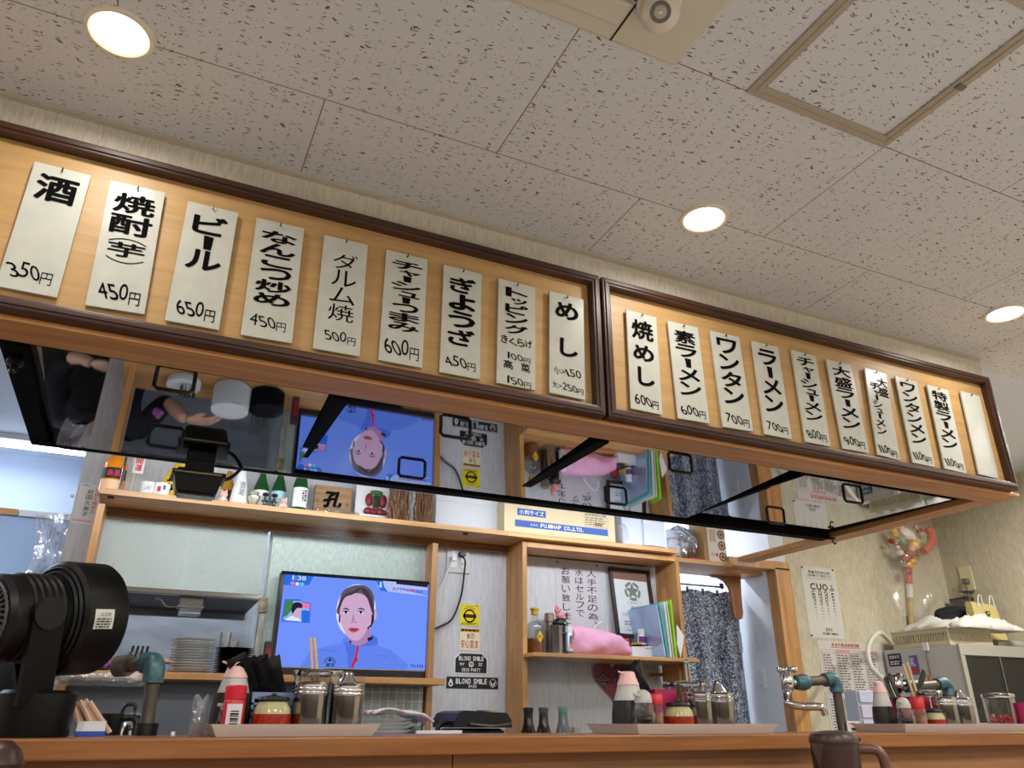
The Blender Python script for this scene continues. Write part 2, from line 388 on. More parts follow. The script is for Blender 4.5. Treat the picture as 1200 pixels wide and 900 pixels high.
# ================================================================== THE ROOM
CZ = EYE+1.379           # ceiling
struct('floor', MB().box(-3.05, 4.72, -3.05, 5.6, -.1, 0), mat('floor_vinyl', (196, 192, 186), .5, noise=.15, nscale=(3, 3, 3)))
struct('ceiling', MB().box(-3.05, 4.72, -3.05, 1.86, CZ, CZ+.08), ceiling_tiles())
struct('ceiling_kitchen', MB().box(-3.05, 4.72, 1.86, 5.6, CZ, CZ+.08), mat('kitchen_ceiling', (206, 212, 220), .7))
WPB = wallpaper('wallpaper_beige', (232, 224, 208), (200, 190, 172), (420, 420, 26))
WPG = wallpaper('wallpaper_grey', (218, 218, 221), (192, 192, 197))
WPR = wallpaper('wallpaper_right', (204, 196, 172), (184, 174, 148), (70, 70, 22))
struct('wall_left', MB().box(-3.05, -3.0, -3.05, 5.6, 0, CZ), mat('dining_wall_paint', (226, 224, 218), .8))
struct('wall_rear', MB().box(-3.0, 4.67, -3.05, -3.0, 0, CZ), mat('dining_wall_paint', (226, 224, 218), .8))
struct('wall_right', MB().box(4.67, 4.72, -3.05, 5.6, 0, CZ), WPR)
struct('wall_kitchen_far', MB().box(-3.0, 4.67, 5.5, 5.55, 0, CZ), mat('blue_white_wall', (190, 204, 226), .5))
struct('added_trim_rear', MB().box(-3.0, 4.67, -2.999, -2.98, 0, 1.32), wood('added_dark_wainscot', (86, 62, 46), (60, 42, 30), 2, .5))  # unseen dark panelling, added to put dark reflections into the steel
struct('added_trim_left', MB().box(-2.999, -2.98, -2.98, 1.5, 0, 1.32), MATS['added_dark_wainscot'])
YW = 3.40                # the shelf wall
struct('wall_pier', MB().box(-.31, -.19, YW, YW+.05, 0, CZ), WPG)                       # narrow pier left of the shelves
struct('wall_back_upper', MB().box(-.19, 2.45, YW, YW+.05, EYE+.765, CZ), WPG)           # above the shelves
struct('wall_back', MB().box(1.13, 2.45, YW, YW+.05, 0, EYE+.765).box(.45, 1.13, YW+.03, YW+.05, 0, EYE+.765), WPG)
struct('wall_chart', MB().box(3.33, 4.67, YW, YW+.05, 0, CZ), WPR)
struct('wall_passage', MB().box(3.22, 3.27, YW+.05, 5.5, 0, CZ).box(3.22, 3.33, YW, YW+.05, EYE+.83, CZ), mat('white_wall', (216, 220, 228), .7))
struct('wall_passage_far', MB().box(2.40, 3.22, 4.6, 4.65, 0, CZ).box(2.40, 2.45, YW+.05, 4.6, 0, CZ), mat('white_wall', (216, 220, 228), .7))
# fascia above the counter
sf = MB(); sf.box(-3.0, 2.975, 1.80, 1.90, EYE+.80, CZ); sf.box(2.90, 2.975, 1.90, 2.72, EYE+.82, CZ); sf.box(-.40, 2.90, 2.70, 2.72, EYE+.86, CZ); sf.box(-.42, -.40, 1.90, 2.72, EYE+.86, CZ)
struct('wall_fascia', sf, WPB)
struct('trim_1', MB().box(-3.0, 2.975, 1.790, 1.7995, CZ-.011, CZ).box(-3.0, 2.975, 1.795, 1.7995, CZ-.015, CZ-.011), mat('cornice_beige', (196, 184, 166), .6))
struct('trim_2', MB().box(-3.0, 2.99, 1.79, 1.905, EYE+.79, EYE+.803, .002), BEAM)
struct('trim_3', MB().box(2.892, 2.99, 1.905, 3.30, EYE+.79, EYE+.815, .002), BEAMY)
# door frame of the passage
struct('trim_4', MB().box(3.225, 3.335, YW-.02, YW+.07, 0, EYE+.80, .003).box(2.90, 3.335, YW-.02, YW+.07, EYE+.786, EYE+.835, .003), POSTX)
# cooking bay behind the shelf opening
bay = MB(); bay.box(-.31, .55, 4.45, 4.5, 0, CZ); bay.box(.52, .55, YW+.05, 4.45, 0, CZ)
struct('wall_cooking_bay', bay, mat('bay_steel_wall', (168, 172, 180), .45, .2, noise=.2, nscale=(4, 4, 12)))
# counters
ledge = thing('raised_counter', (1, 1.7, 0), 'orange wooden raised counter ledge carrying the condiment trays', 'counter')
MB().box(-3.0, 4.67, 1.55, 1.86, EYE-.062, EYE-.029, .003).build('ledge_top', COUNTERW, ledge)
MB().box(-3.0, .614, 1.60, 1.83, 0, EYE-.062).box(.617, 2.439, 1.60, 1.83, 0, EYE-.062).box(2.442, 4.67, 1.60, 1.83, 0, EYE-.062).build('front_panel', COUNTERP, ledge)
tag(MB().box(-3.0, 4.67, 1.18, 1.595, .70, .74, .003).build('dining_counter', COUNTERW), 'lower wooden dining counter in front of the raised ledge, under the brown jug', 'counter')
struct('wall_counter_base', MB().box(-3.0, 4.67, 1.45, 1.59, 0, .70), COUNTERP)
PREP = EYE-.10
tag(MB().box(-2.0, 3.9, 1.87, 2.42, .1, PREP-.03).box(-2.0, 3.9, 1.865, 2.44, PREP-.03, PREP, .003).build('prep_counter', DSTEEL), 'steel prep counter just behind the raised wooden ledge', 'counter')
BACKZ = EYE-.23
tag(MB().box(1.20, 2.45, 2.95, 3.18, 0, BACKZ-.03).box(1.18, 2.46, 2.93, 3.19, BACKZ-.03, BACKZ, .003).build('back_counter', DSTEEL), 'steel back counter under the wooden wall cabinet', 'counter')

# ------------------------------------------------------------------ lamps
RING = mat('lamp_ring', (226, 216, 196), .4); GLOW = mat('lamp_glow', (255, 240, 214), .5, emit=9)
dl = ['recessed round ceiling downlight at the upper left, above the sake plate', 'recessed round ceiling downlight in the middle, above the right menu board', 'recessed round ceiling downlight at the far right end of the menu board']
for i, (x, y) in enumerate(DOWNLIGHTS+UNSEEN_DOWNLIGHTS):
    seen = i < 3
    t = thing('downlight', (x, y, CZ), dl[i] if seen else 'unseen recessed ceiling downlight added to fill the room with light', 'lamp', 'ceiling downlights')
    MB().lathe([(.058, CZ-.004), (.062, CZ-.008), (.070, CZ-.006), (.073, CZ-.001), (.073, CZ)], x, y, 40, caps=False).build('trim_ring', RING, t)
    MB().lathe([(.058, CZ-.0035), (.058, CZ-.002)], x, y, 40).build('diffuser', GLOW, t)
    l = area('downlight_lamp', (x, y, CZ-.012), .11, .11, LAMP_W if seen else (ROOM_W if y < 1.9 else ROOM_W*(.30 if y < 2 else .55)), WARM, PI*.95, 'DISK'); l.parent = t; l.location = (0, 0, -.012)
TGLOW = mat('tube_glow', (236, 244, 255), .5, emit=7)
tl = ['fluorescent tube light on the far kitchen ceiling at the left', 'fluorescent tube light behind the hood above the bottle shelf, left one', 'fluorescent tube light behind the hood above the carton shelf, right one', 'fluorescent tube light on the kitchen ceiling left of the hood', 'unseen fluorescent light added to brighten the cooking bay', 'short unseen fluorescent light added to brighten the passage behind the curtain']
for i, (x, y, L, hz_, pw) in enumerate(TUBES):
    zt = EYE+hz_
    t = thing('tube_light', (x, y, zt), tl[i], 'lamp')
    if i in (1, 2): MB().box(x-L/2, x+L/2, 2.722, 2.775, zt-.03, zt+.03, .004).build('housing', WHITEP, t)
    else: MB().box(x-L/2, x+L/2, y-.05, y+.05, zt-.03, CZ, .004).build('housing', WHITEP, t)
    yt, zz_ = (2.792, zt) if i in (1, 2) else (y, zt-.047)
    MB().cyl((x-L/2+.02, yt, zz_), (x+L/2-.02, yt, zz_), .0155, seg=12).build('tube', TGLOW, t)
    l = area('tube_lamp', (0, 0, 0), L-.06, .03, TUBE_W*L/1.25*pw, COOL, PI); l.parent = t
    if i in (1, 2): l.location = (0, yt-y+.022, -.004); l.rotation_euler = (math.radians(50), 0, 0)
    else: l.location = (0, 0, -.068)

# ================================================================== MENU BOARDS
YB = 1.785
def frame(name, x0, x1, z0, z1, label):
    t = thing(name, ((x0+x1)/2, YB, z0), label, 'menu board')
    MB().box(x0+.012, x1-.012, YB, 1.7995, z0+.012, z1-.012).build('backing_panel', BOARDW, t)
    fr = .029; y0 = 1.757
    for a, b, c, d in ((x0, x1, z1-fr, z1), (x0, x1, z0, z0+fr)):
        MB().box(a, b, y0, 1.7995, c, d, .004).box(a+fr*.3, b-fr*.3, y0-.004, y0+.004, c+fr*.3, c+fr*.75, .002).build('frame_rail', BRANCH, t)
    for a, b in ((x0, x0+fr), (x1-fr, x1)):
        MB().box(a, b, y0-.001, 1.7995, z0+.004, z1-.004, .004).box(a+fr*.3, a+fr*.7, y0-.005, y0+.002, z0+.02, z1-.02, .002).build('frame_stile', BRANCHV, t)
    return t
frame('menu_board', -.74, 1.118, EYE+.803, EYE+1.272, 'left dark framed maple menu board with nine drink and side dish plates')
frame('menu_board', 1.126, 2.945, EYE+.803, EYE+1.272, 'right dark framed maple menu board with nine ramen and rice plates and a blank')
T = 'col'; R = 'row'
tags = [
 ((37.6,188.5),(105.5,205),(68,349),(-2,335), 'sake at 350 yen, leftmost on the left board', [(T,'酒',.13,.86,.07,.30,.032),(R,'350円',.10,.86,.80,.91,.0)]),
 ((131.5,212),(195,226),(167.6,367.7),(98,357), 'shochu with a bracketed note, second from the left at 450 yen', [(T,'焼酎',.12,.88,.07,.42,.028),(T,'芋',.17,.83,.475,.60,.02),('arc',.17,.83,.445,.475),('arc2',.17,.83,.60,.635),(R,'450円',.14,.90,.81,.93,.006)]),
 ((220.5,235),(279,250),(256.6,386),(193,375.5), 'beer at 650 yen, third from the left', [(T,'ビール',.16,.84,.08,.56,.03),(R,'650円',.14,.90,.82,.935,.006)]),
 ((301,255),(357,268),(341.5,402),(282,392), 'fried chicken cartilage at 450 yen, six dense characters', [(T,'なんこつ炒め',.14,.88,.08,.73,.03),(R,'450円',.12,.86,.82,.91,.004)]),
 ((380,275),(431,287),(421.5,417.5),(367,408), 'grilled dish in thin pen strokes at 500 yen', [(T,'ダルム焼',.24,.80,.13,.74,-.008),(R,'500円',.20,.90,.83,.91,-.004)]),
 ((452,292),(500.5,304),(495.5,431),(445,422), 'sliced pork snack at 600 yen on the left board', [(T,'チャーシューつまみ',.15,.88,.07,.72,.03),(R,'600円',.08,.92,.80,.93,.004)]),
 ((519.7,310),(564,321),(563,444.5),(516,436), 'gyoza dumplings at 450 yen, four wide characters', [(T,'ぎょうざ',.15,.85,.08,.74,.034),(R,'450円',.10,.90,.84,.93,.002)]),
 ((583,326),(627,336.7),(627.7,457.7),(583.8,448.4), 'toppings with two prices of 100 and 150 yen', [(T,'トッピング',.18,.80,.06,.52,.032),(R,'きくらげ',.07,.93,.55,.625,.016),(R,'100円',.24,.88,.70,.76,0),(R,'高 菜',.14,.88,.78,.855,.016),(R,'150円',.24,.90,.92,.985,0)]),
 ((642.6,340.6),(682.5,351),(687,469),(645.6,460), 'plain rice in two characters with small and large prices', [(T,'め',.16,.84,.07,.26,.034),(T,'し',.24,.84,.44,.63,.034),(R,'小>150',.10,.90,.74,.81,.004),(R,'大>250円',.06,.96,.885,.95,.004)]),
 ((732.5,362),(768,372),(777.5,486),(740.8,479), 'fried rice at 600 yen, leftmost on the right board', [(T,'焼',.14,.86,.07,.29,.03),(T,'め',.16,.84,.33,.51,.034),(T,'し',.22,.84,.56,.76,.034),(R,'600円',.12,.90,.85,.945,.006)]),
 ((783,376),(818.5,384),(830.7,496),(794,490), 'plain ramen at 600 yen, second on the right board', [(T,'素ラーメン',.16,.86,.07,.76,.026),(R,'600円',.10,.92,.86,.95,.006)]),
 ((833.7,388),(867.4,395),(881.6,505.7),(846,499.6), 'wonton soup at 700 yen, third on the right board', [(T,'ワンタン',.16,.86,.05,.76,.028),(R,'700円',.12,.92,.86,.95,.006)]),
 ((880.8,399.4),(912,406.8),(928,514.8),(896.7,508.7), 'ramen at 700 yen, fourth on the right board', [(T,'ラーメン',.16,.86,.06,.76,.028),(R,'700円',.12,.90,.86,.945,.006)]),
 ((927.3,409.7),(955.7,417.5),(973.6,523),(944.5,518), 'pork slice ramen at 800 yen, fifth on the right board', [(T,'チャーシューメン',.16,.86,.05,.76,.026),(R,'800円',.10,.90,.86,.95,.006)]),
 ((968,421),(997.7,427.3),(1018,531),(988.3,525.4), 'large ramen at 900 yen, sixth on the right board', [(T,'大盛ラーメン',.16,.88,.05,.77,.026),(R,'900円',.10,.92,.86,.95,.006)]),
 ((1011,430),(1036.6,438),(1056.7,540),(1030.8,533), 'large pork slice ramen at 1100 yen in two columns', [(T,'大盛',.50,.96,.07,.30,.022),(T,'チャーシューメン',.14,.58,.15,.76,.022),(R,'1100円',.08,.92,.88,.965,.008)]),
 ((1049,440.6),(1074,447),(1096,547.5),(1070,542), 'wonton noodles at 1100 yen, third from the right end', [(T,'ワンタンメン',.16,.86,.05,.77,.026),(R,'1100円',.08,.92,.87,.955,.006)]),
 ((1085,450),(1109.7,457),(1134,555),(1108.5,549.4), 'special ramen at 1100 yen, second from the right end', [(T,'特製ラーメン',.14,.86,.05,.75,.026),(R,'1100円',.08,.92,.87,.955,.006)]),
 ((1125,457.7),(1148.7,464.7),(1170,561),(1148,555.7), None, [])]
YT = 1.772
for k, (a, b, c, d, what, items) in enumerate(tags):
    A, B, D_, E_ = [at(x, y, YT) for x, y in (a, b, c, d)]
    wd = ((B-A).length+(D_-E_).length)/2; ht = ((A-E_).length+(B-D_).length)/2; cen = (A+B+D_+E_)/4
    ex = ((B-A)+(D_-E_)); ex.y = 0; ex.normalize(); ey = Vector((ex.z, 0, -ex.x))
    lean = random.Random(k).uniform(-.006, .008)                 # hangs a little off the board on its nail
    n = Vector((0, -1, 0)); P0 = cen-ex*wd/2-ey*ht/2
    t = thing('menu_plate', (cen.x, YB, cen.z), ('white menu plate for '+what) if what else 'blank white menu plate at the right end of the right board', 'menu plate', 'white menu plates on the boards')
    mb = MB(); th = .006
    vs = [P0+ex*u*wd+ey*v*ht+n*(off) for off in (0, -th) for (u, v) in ((0, 0), (1, 0), (1, 1), (0, 1))]
    mb.add(vs, [(0, 3, 2, 1), (4, 5, 6, 7), (0, 1, 5, 4), (1, 2, 6, 5), (2, 3, 7, 6), (3, 0, 4, 7)]); mb.build('plate', PLATEW, t)
    hang = P0+ex*wd*.5+ey*ht*.035
    nb = MB(); nb.cyl(hang+Vector((0, .02, 0)), hang+Vector((.0, -.006, .004)), .0016, seg=8); nb.cyl(hang+Vector((0, -.006, .0)), hang+Vector((.001, -.007, .009)), .0015, seg=8); nb.build('nail', BLACKM, t)
    ink = Ink()
    for it in items:
        if it[0] == 'col': ink.col(it[1], it[2]*wd, it[3]*wd, it[4]*ht, it[5]*ht, it[6])
        elif it[0] == 'row': ink.row(it[1], it[2]*wd, it[3]*wd, it[4]*ht, it[5]*ht, it[6], slant=-.18)
        else:
            u0, u1, v0, v1 = it[1]*wd, it[2]*wd, it[3]*ht, it[4]*ht; up_ = it[0] == 'arc'; N = 12; pts = []
            for i in range(N+1):
                q = i/N; bow = (1-(2*q-1)**2); pts.append((u0+(u1-u0)*q, (v1-(v1-v0)*bow) if up_ else v0+(v1-v0)*bow))
            ink.put([p for p in pts]+[(p[0], p[1]+.0028) for p in pts], [(i, i+1, N+2+i, N+1+i) for i in range(N)])
    if items: ink.build('lettering', INK, t, P0, ex, ey)

# ================================================================== HOOD WITH MIRROR PANELS
HX0, HX1, HY0, HY1, HZ = -.40, 2.872, 1.915, 2.70, EYE+.825
MIRROR = mat('polished_hood_panel', (172, 174, 180), .03, 1)
HOODBLK = mat('hood_black_frame', (7, 7, 8), .7, spec=.08)
hood = thing('range_hood', ((HX0+HX1)/2, (HY0+HY1)/2, EYE+.79), 'black framed exhaust hood with four mirror panels under the menu fascia', 'exhaust hood')
rim = MB()
rim.box(HX0, HX1+.018, HY1-.055, HY1, EYE+.785, EYE+.86, .003); rim.box(HX0, HX1+.018, HY0-.008, HY0+.03, EYE+.806, EYE+.86)
rim.box(HX0, HX0+.05, HY0, HY1, EYE+.787, EYE+.86, .003); rim.box(HX1-.02, HX1+.018, HY0, HY1, EYE+.816, EYE+.86)
rim.build('rim_frame', HOODBLK, hood)
MB().box(HX1-.075, HX1-.022, HY0+.03, HY1-.056, EYE+.825, EYE+.85, .002).box(HX1-.052, HX1-.045, HY0+.03, HY1-.056, EYE+.818, EYE+.826).build('side_rail', mat('blue_black_metal', (44, 50, 68), .3, .6), hood)
MB().box(HX0+.05, HX0+.072, HY0+.03, HY1-.056, EYE+.81, EYE+.85, .003).build('side_rail', STEEL, hood)
bars = [.397, 1.222, 2.045]
for x in bars: MB().box(x-.021 if x < 2 else x-.011, x+.021 if x < 2 else x+.011, HY0+.03, HY1-.05, EYE+.797, EYE+.85, .002).build('divider_bar', HOODBLK, hood)
edges = [HX0+.07]+bars+[HX1-.074]
def panel_z(i, y): return EYE+((.803, .803, .803, .801)[i]+(-.062, -.030, -.030, .022)[i]*(y-2.3))
HANDLE = mat('handle_dark_steel', (60, 58, 58), .3, 1)
hx = [-.022, .765, 1.59, 2.39]
for i in range(4):
    x0, x1 = edges[i], edges[i+1]; mb = MB(); a, b = HY0+.02, HY1-.05
    mb.add([(x0, a, panel_z(i, a)), (x1, a, panel_z(i, a)), (x1, b, panel_z(i, b)), (x0, b, panel_z(i, b)),
            (x0, a, panel_z(i, a)+.01), (x1, a, panel_z(i, a)+.01), (x1, b, panel_z(i, b)+.01), (x0, b, panel_z(i, b)+.01)],
           [(0, 3, 2, 1), (4, 5, 6, 7), (0, 1, 5, 4), (1, 2, 6, 5), (2, 3, 7, 6), (3, 0, 4, 7)])
    p = mb.build('mirror_panel', MIRROR, hood)
    for yy in (2.045, 2.46):
        z = panel_z(i, yy); w_ = .047; h_ = .034; X = hx[i]
        pts = [(X-w_, yy, z+.004), (X-w_, yy, z-h_+.008), (X-w_+.008, yy, z-h_), (X+w_-.008, yy, z-h_), (X+w_, yy, z-h_+.008), (X+w_, yy, z+.004)]
        MB().tube(pts, .0055, 8).build('handle', HANDLE, p)
# nozzle and hook at the hood's two ends
n0 = at(5, 410, 1.99)
t = thing('spray_nozzle', (n0.x, 1.99, n0.z), 'small dark metal nozzle under the left end of the hood', 'nozzle')
MB().lathe([(.012, EYE+.79), (.012, EYE+.782), (.018, EYE+.778), (.018, EYE+.768), (.010, EYE+.764)][::-1], HX0+.03, 1.99, 16).build('collar', HANDLE, t)
MB().lathe([(.007, EYE+.746), (.009, EYE+.752), (.007, EYE+.764)], HX0+.03, 1.99, 12).build('tip', HANDLE, t)
t = thing('hook', (2.88, 2.62, EYE+.785), 'small dark hook under the right rear corner of the hood', 'hook')
MB().box(2.866, 2.888, 2.61, 2.63, EYE+.776, EYE+.785, .002).build('mount', HANDLE, t)
MB().tube(bez([(2.877, 2.62, EYE+.778), (2.877, 2.62, EYE+.764), (2.882, 2.615, EYE+.755), (2.889, 2.612, EYE+.762)], 6), .003, 8).build('claw', HANDLE, t)

# black flood light hung from the hood's rear rim
fl = thing('flood_light', (.095, 2.66, EYE+.785), 'black box flood light hanging from the rear rim of the hood', 'lamp')
m = MB(); yF = 2.62
xa, xb, xc, xd = .035, .165, .05, .15
m.add([(.022, 2.60, EYE+.722), (.17, 2.60, EYE+.722), (.17, 2.70, EYE+.722), (.022, 2.70, EYE+.722), (.034, 2.612, EYE+.672), (.158, 2.612, EYE+.672), (.158, 2.69, EYE+.672), (.034, 2.69, EYE+.672)],
      [(0, 1, 2, 3), (7, 6, 5, 4), (4, 5, 1, 0), (5, 6, 2, 1), (6, 7, 3, 2), (7, 4, 0, 3)])
m.box(.014, .178, 2.594, 2.706, EYE+.722, EYE+.738, .003)
m.build('housing', BLACKP, fl)
MB().box(.04, .152, 2.618, 2.684, EYE+.662, EYE+.6725, .003).build('lens', mat('dark_lens', (60, 62, 66), .08, trans=.3), fl)
MB().box(.05, .14, 2.63, 2.69, EYE+.738, EYE+.785, .004).box(.03, .062, 2.618, 2.624, EYE+.742, EYE+.75).build('neck', BLACKP, fl)
MB().tube(bez([(.172, 2.65, EYE+.73), (.20, 2.65, EYE+.745), (.232, 2.655, EYE+.79), (.225, 2.662, EYE+.80)], 8), .006, 8).build('bracket_arm', BLACKM, fl)
MB().box(.02, .165, 2.590, 2.5945, EYE+.727, EYE+.731).build('trim_line', mat('pale_trim', (200, 180, 150), .5), fl)

# ================================================================== CEILING FITTINGS
ac = thing('air_conditioner', (.5, .85, CZ-.03), 'beige ceiling cassette air conditioner at the top edge of the photo', 'air conditioner')
AC = mat('ac_beige', (204, 197, 178), .5)
MB().box(-.1, .89, .25, 1.036, CZ-.022, CZ, .012).build('panel', AC, ac)
MB().box(-.02, .705, .925, .985, CZ-.036, CZ-.021, .006).build('air_flap', AC, ac)
MB().box(.712, .716, .26, 1.03, CZ-.0235, CZ-.021).box(-.03, .712, .905, .922, CZ-.0235, CZ-.021).build('slot', BLACKP, ac)
# dome sensor
c0 = at_z(773, 12, CZ-.045); r_ = sc(773, 12, c0.y)*24
sd = thing('security_camera', (c0.x, c0.y, CZ-.022), 'small white ball security camera under the ceiling air conditioner', 'camera')
MB().lathe([(r_*1.1, CZ-.022), (r_*1.1, CZ-.03), (r_*.8, CZ-.036)][::-1], c0.x, c0.y, 24).build('base', WHITEP, sd)
MB().ball((c0.x, c0.y, CZ-.05), r_, seg=24, ring=14).build('ball', mat('camera_white', (216, 206, 190), .4), sd)
ax = (Vector((0, -.1, EYE-.1))-Vector((c0.x, c0.y, CZ-.05))).normalized(); q = ax.to_track_quat('Z', 'Y').to_matrix().to_4x4()
M4 = Matrix.Translation((c0.x, c0.y, CZ-.05)) @ q
MB().lathe([(r_*.50, r_*.9), (r_*.50, r_*.98), (r_*.42, r_*1.0), (r_*.40, r_*.96)], 0, 0, 24, axis=M4).build('lens_ring', mat('lens_ring_grey', (110, 104, 96), .4), sd)
MB().lathe([(r_*.38, r_*.93), (r_*.22, r_*.99)], 0, 0, 24, axis=M4).build('lens', mat('lens_pale', (176, 166, 152), .25), sd)
hz0 = CZ-.006
ht_ = thing('ceiling_hatch', (1.33, .80, CZ), 'square ceiling access hatch with beige metal frame at the upper right', 'access hatch')
hf = MB()
for a, b, c, d in ((1.098, 1.557, 1.004, 1.038), (1.098, 1.557, .573, .607), (1.098, 1.132, .607, 1.004), (1.523, 1.557, .607, 1.004)): hf.box(a, b, c, d, hz0, CZ, .002)
for a, b, c, d in ((1.115, 1.540, 1.019, 1.022), (1.114, 1.117, .59, 1.019), (1.538, 1.541, .59, 1.019)): hf.box(a, b, c, d, hz0-.002, hz0+.001)
hf.build('frame', mat('hatch_frame', (170, 158, 140), .55), ht_)
MB().box(1.531, 1.556, .80, .815, hz0-.004, hz0+.001, .001).build('latch', DSTEEL, ht_)

# ================================================================== WOODEN SHELVES AND CABINET
ZS = EYE+.787                                     # top of the long shelf
sh = tag(MB().box(-.215, 2.385, 3.15, YW-.002, EYE+.765, ZS, .002).build('long_shelf', SHELFW), 'long laminated wood shelf carrying bottles and cartons below the hood', 'shelf')
MB().box(-.19, 2.34, 3.36, YW-.003, EYE+.735, EYE+.765, .002).build('support_rail', wood('shelf_rail_wood', (150, 98, 52), (120, 74, 36), 0, .45), sh)
for x in (-.175, 1.255): MB().lathe([(.010, EYE+.757), (.012, EYE+.760), (.012, EYE+.765)], x, 3.185, 12).build('screw_cap', HANDLE, sh)
ZT = EYE+.153                                     # the lower shelf with the television and plates
MID = tag(MB().box(-.235, 1.16, 3.12, 3.385, ZT-.024, ZT, .002).build('low_shelf', SHELFW), 'low wooden shelf under the television and the plate stacks', 'shelf')
tag(MB().box(-.213, -.188, 3.18, 3.38, PREP-.3, EYE+.735, .002).build('shelf_post', POSTW), 'left upright wooden post of the shelves beside the white pier', 'post')
tag(MB().box(1.142, 1.17, 3.30, 3.385, .2, EYE+.735, .002).build('shelf_post', POSTW), 'upright wooden post just right of the television', 'post')
# cabinet right of the stickers
cab = thing('wall_cabinet', (1.99, 3.3, 0), 'open laminated wood cabinet with a middle shelf under the carton', 'cabinet')
MB().box(1.545, 1.568, 3.20, 3.38, PREP+.001, EYE+.764, .002).build('side_panel', POSTW, cab)
MB().box(2.400, 2.423, 3.20, 3.38, PREP+.001, EYE+.745, .002).build('side_panel', POSTW, cab)
MB().box(1.569, 2.415, 3.20, 3.385, EYE+.735, EYE+.7635, .002).build('top_rail', SHELFW, cab)
ZM = EYE+.266
MB().box(1.569, 2.398, 3.19, 3.385, ZM-.016, ZM).box(1.546, 2.422, 3.105, 3.1985, ZM-.016, ZM, .002).build('middle_shelf', SHELFW, cab)
MB().box(2.385, 2.3995, 3.22, 3.34, EYE+.13, EYE+.26).box(2.33, 2.399, 3.375, 3.39, EYE+.20, EYE+.215).build('bracket', POSTW, cab)

# patterned glass panels between the shelf and the cooking bay
k = NT('patterned_glass_white'); tc = k.n('TexCoord'); sp = k.n('SeparateXYZ'); k.t.links.new(tc.outputs['Object'], sp.inputs[0])
zz = k.math('MULTIPLY', sp.outputs[2], 125.0); xx = k.math('ADD', k.math('MULTIPLY', sp.outputs[0], 110.0), k.math('MULTIPLY', k.math('FLOOR', zz), .5))
pt = k.math('MULTIPLY', k.math('SINE', k.math('MULTIPLY', xx, 2*PI)), k.math('SINE', k.math('MULTIPLY', zz, 2*PI)))
bp = k.n('Bump'); bp.inputs['Strength'].default_value = .7; bp.inputs['Distance'].default_value = .004; k.t.links.new(pt, bp.inputs['Height']); k.t.links.new(bp.outputs[0], k.b.inputs['Normal'])
k.t.links.new(k.mixc(k.math('GREATER_THAN', pt, .35), rgb((226, 234, 230)), rgb((192, 206, 200))), k.b.inputs['Base Color']); k.b.inputs['Roughness'].default_value = .25
GP = k.m
hp = thing('kitchen_canopy', (.13, YW, EYE+.46), 'white patterned panel of the kitchen canopy with a steel lip, left of the television', 'panel')
MB().box(-.187, .435, YW-.01, YW+.01, EYE+.472, EYE+.764).build('panel', GP, hp)
MB().box(.128, .131, YW-.012, YW-.0095, EYE+.474, EYE+.763).build('seam', mat('pale_seam', (216, 222, 216), .4), hp)
MB().box(-.187, .445, YW-.02, YW+.012, EYE+.452, EYE+.4715, .002).build('steel_lip', STEEL, hp)
m = MB(); m.add([(-.187, YW+.013, EYE+.462), (.445, YW+.013, EYE+.462), (.445, 3.92, EYE+.452), (-.187, 3.92, EYE+.452), (-.187, YW+.013, EYE+.47), (.445, YW+.013, EYE+.47), (.445, 3.92, EYE+.46), (-.187, 3.92, EYE+.46)], [(0, 3, 2, 1), (4, 5, 6, 7), (0, 1, 5, 4), (1, 2, 6, 5), (2, 3, 7, 6), (3, 0, 4, 7)])
m.build('underside', mat('dark_canopy_metal', (62, 62, 66), .4, .5), hp)  # one even dark metal tone on the canopy underside
m = MB(); m.box(-.187, .445, 3.90, 3.93, EYE+.425, EYE+.462); m.build('inner_lip', DSTEEL, hp)
tag(MB().box(.46, 1.134, YW+.005, YW+.028, EYE+.14, EYE+.764).build('splashback', mat('green_white_panel', (196, 212, 202), .35, noise=.12, nscale=(90, 4, 40), bump=.3)), 'pale green patterned wall panel behind the television', 'panel')
ts = thing('corner_channel', (.45, 3.4, EYE+.14), 'stained pale metal channel between the canopy and the green panel', 'metal strip')
MB().box(.437, .462, YW-.025, YW+.004, EYE+.154, EYE+.45, .002).build('channel', mat('grimy_metal', (176, 176, 166), .45, .3, noise=.35, nscale=(40, 40, 14)), ts)
MB().box(.432, .466, YW-.032, YW-.0255, EYE+.40, EYE+.46, .002).build('hinge_plate', mat('yellowed_metal', (170, 156, 120), .5, .4, noise=.4, nscale=(60, 60, 60)), ts)
# lamp hanging under the canopy
lx = at(222, 716, 3.5)
cl_ = thing('canopy_lamp', (lx.x, 3.5, EYE+.38), 'small steel lamp hanging under the canopy on a wire bracket', 'lamp')
MB().box(lx.x-.045, lx.x+.045, 3.46, 3.54, EYE+.425, EYE+.453, .004).box(lx.x-.05, lx.x+.05, 3.455, 3.545, EYE+.415, EYE+.4245, .002).build('housing', WHITEP, cl_)
MB().box(lx.x-.042, lx.x+.042, 3.462, 3.538, EYE+.388, EYE+.4145, .006).build('glass', mat('lamp_glass', (210, 220, 226), .1, trans=.5), cl_)
MB().tube(bez([(lx.x-.05, 3.5, EYE+.42), (lx.x-.09, 3.5, EYE+.42), (lx.x-.115, 3.5, EYE+.445), (lx.x-.135, 3.5, EYE+.447)], 6), .003, 8).build('wire_bracket', WHITEP, cl_)
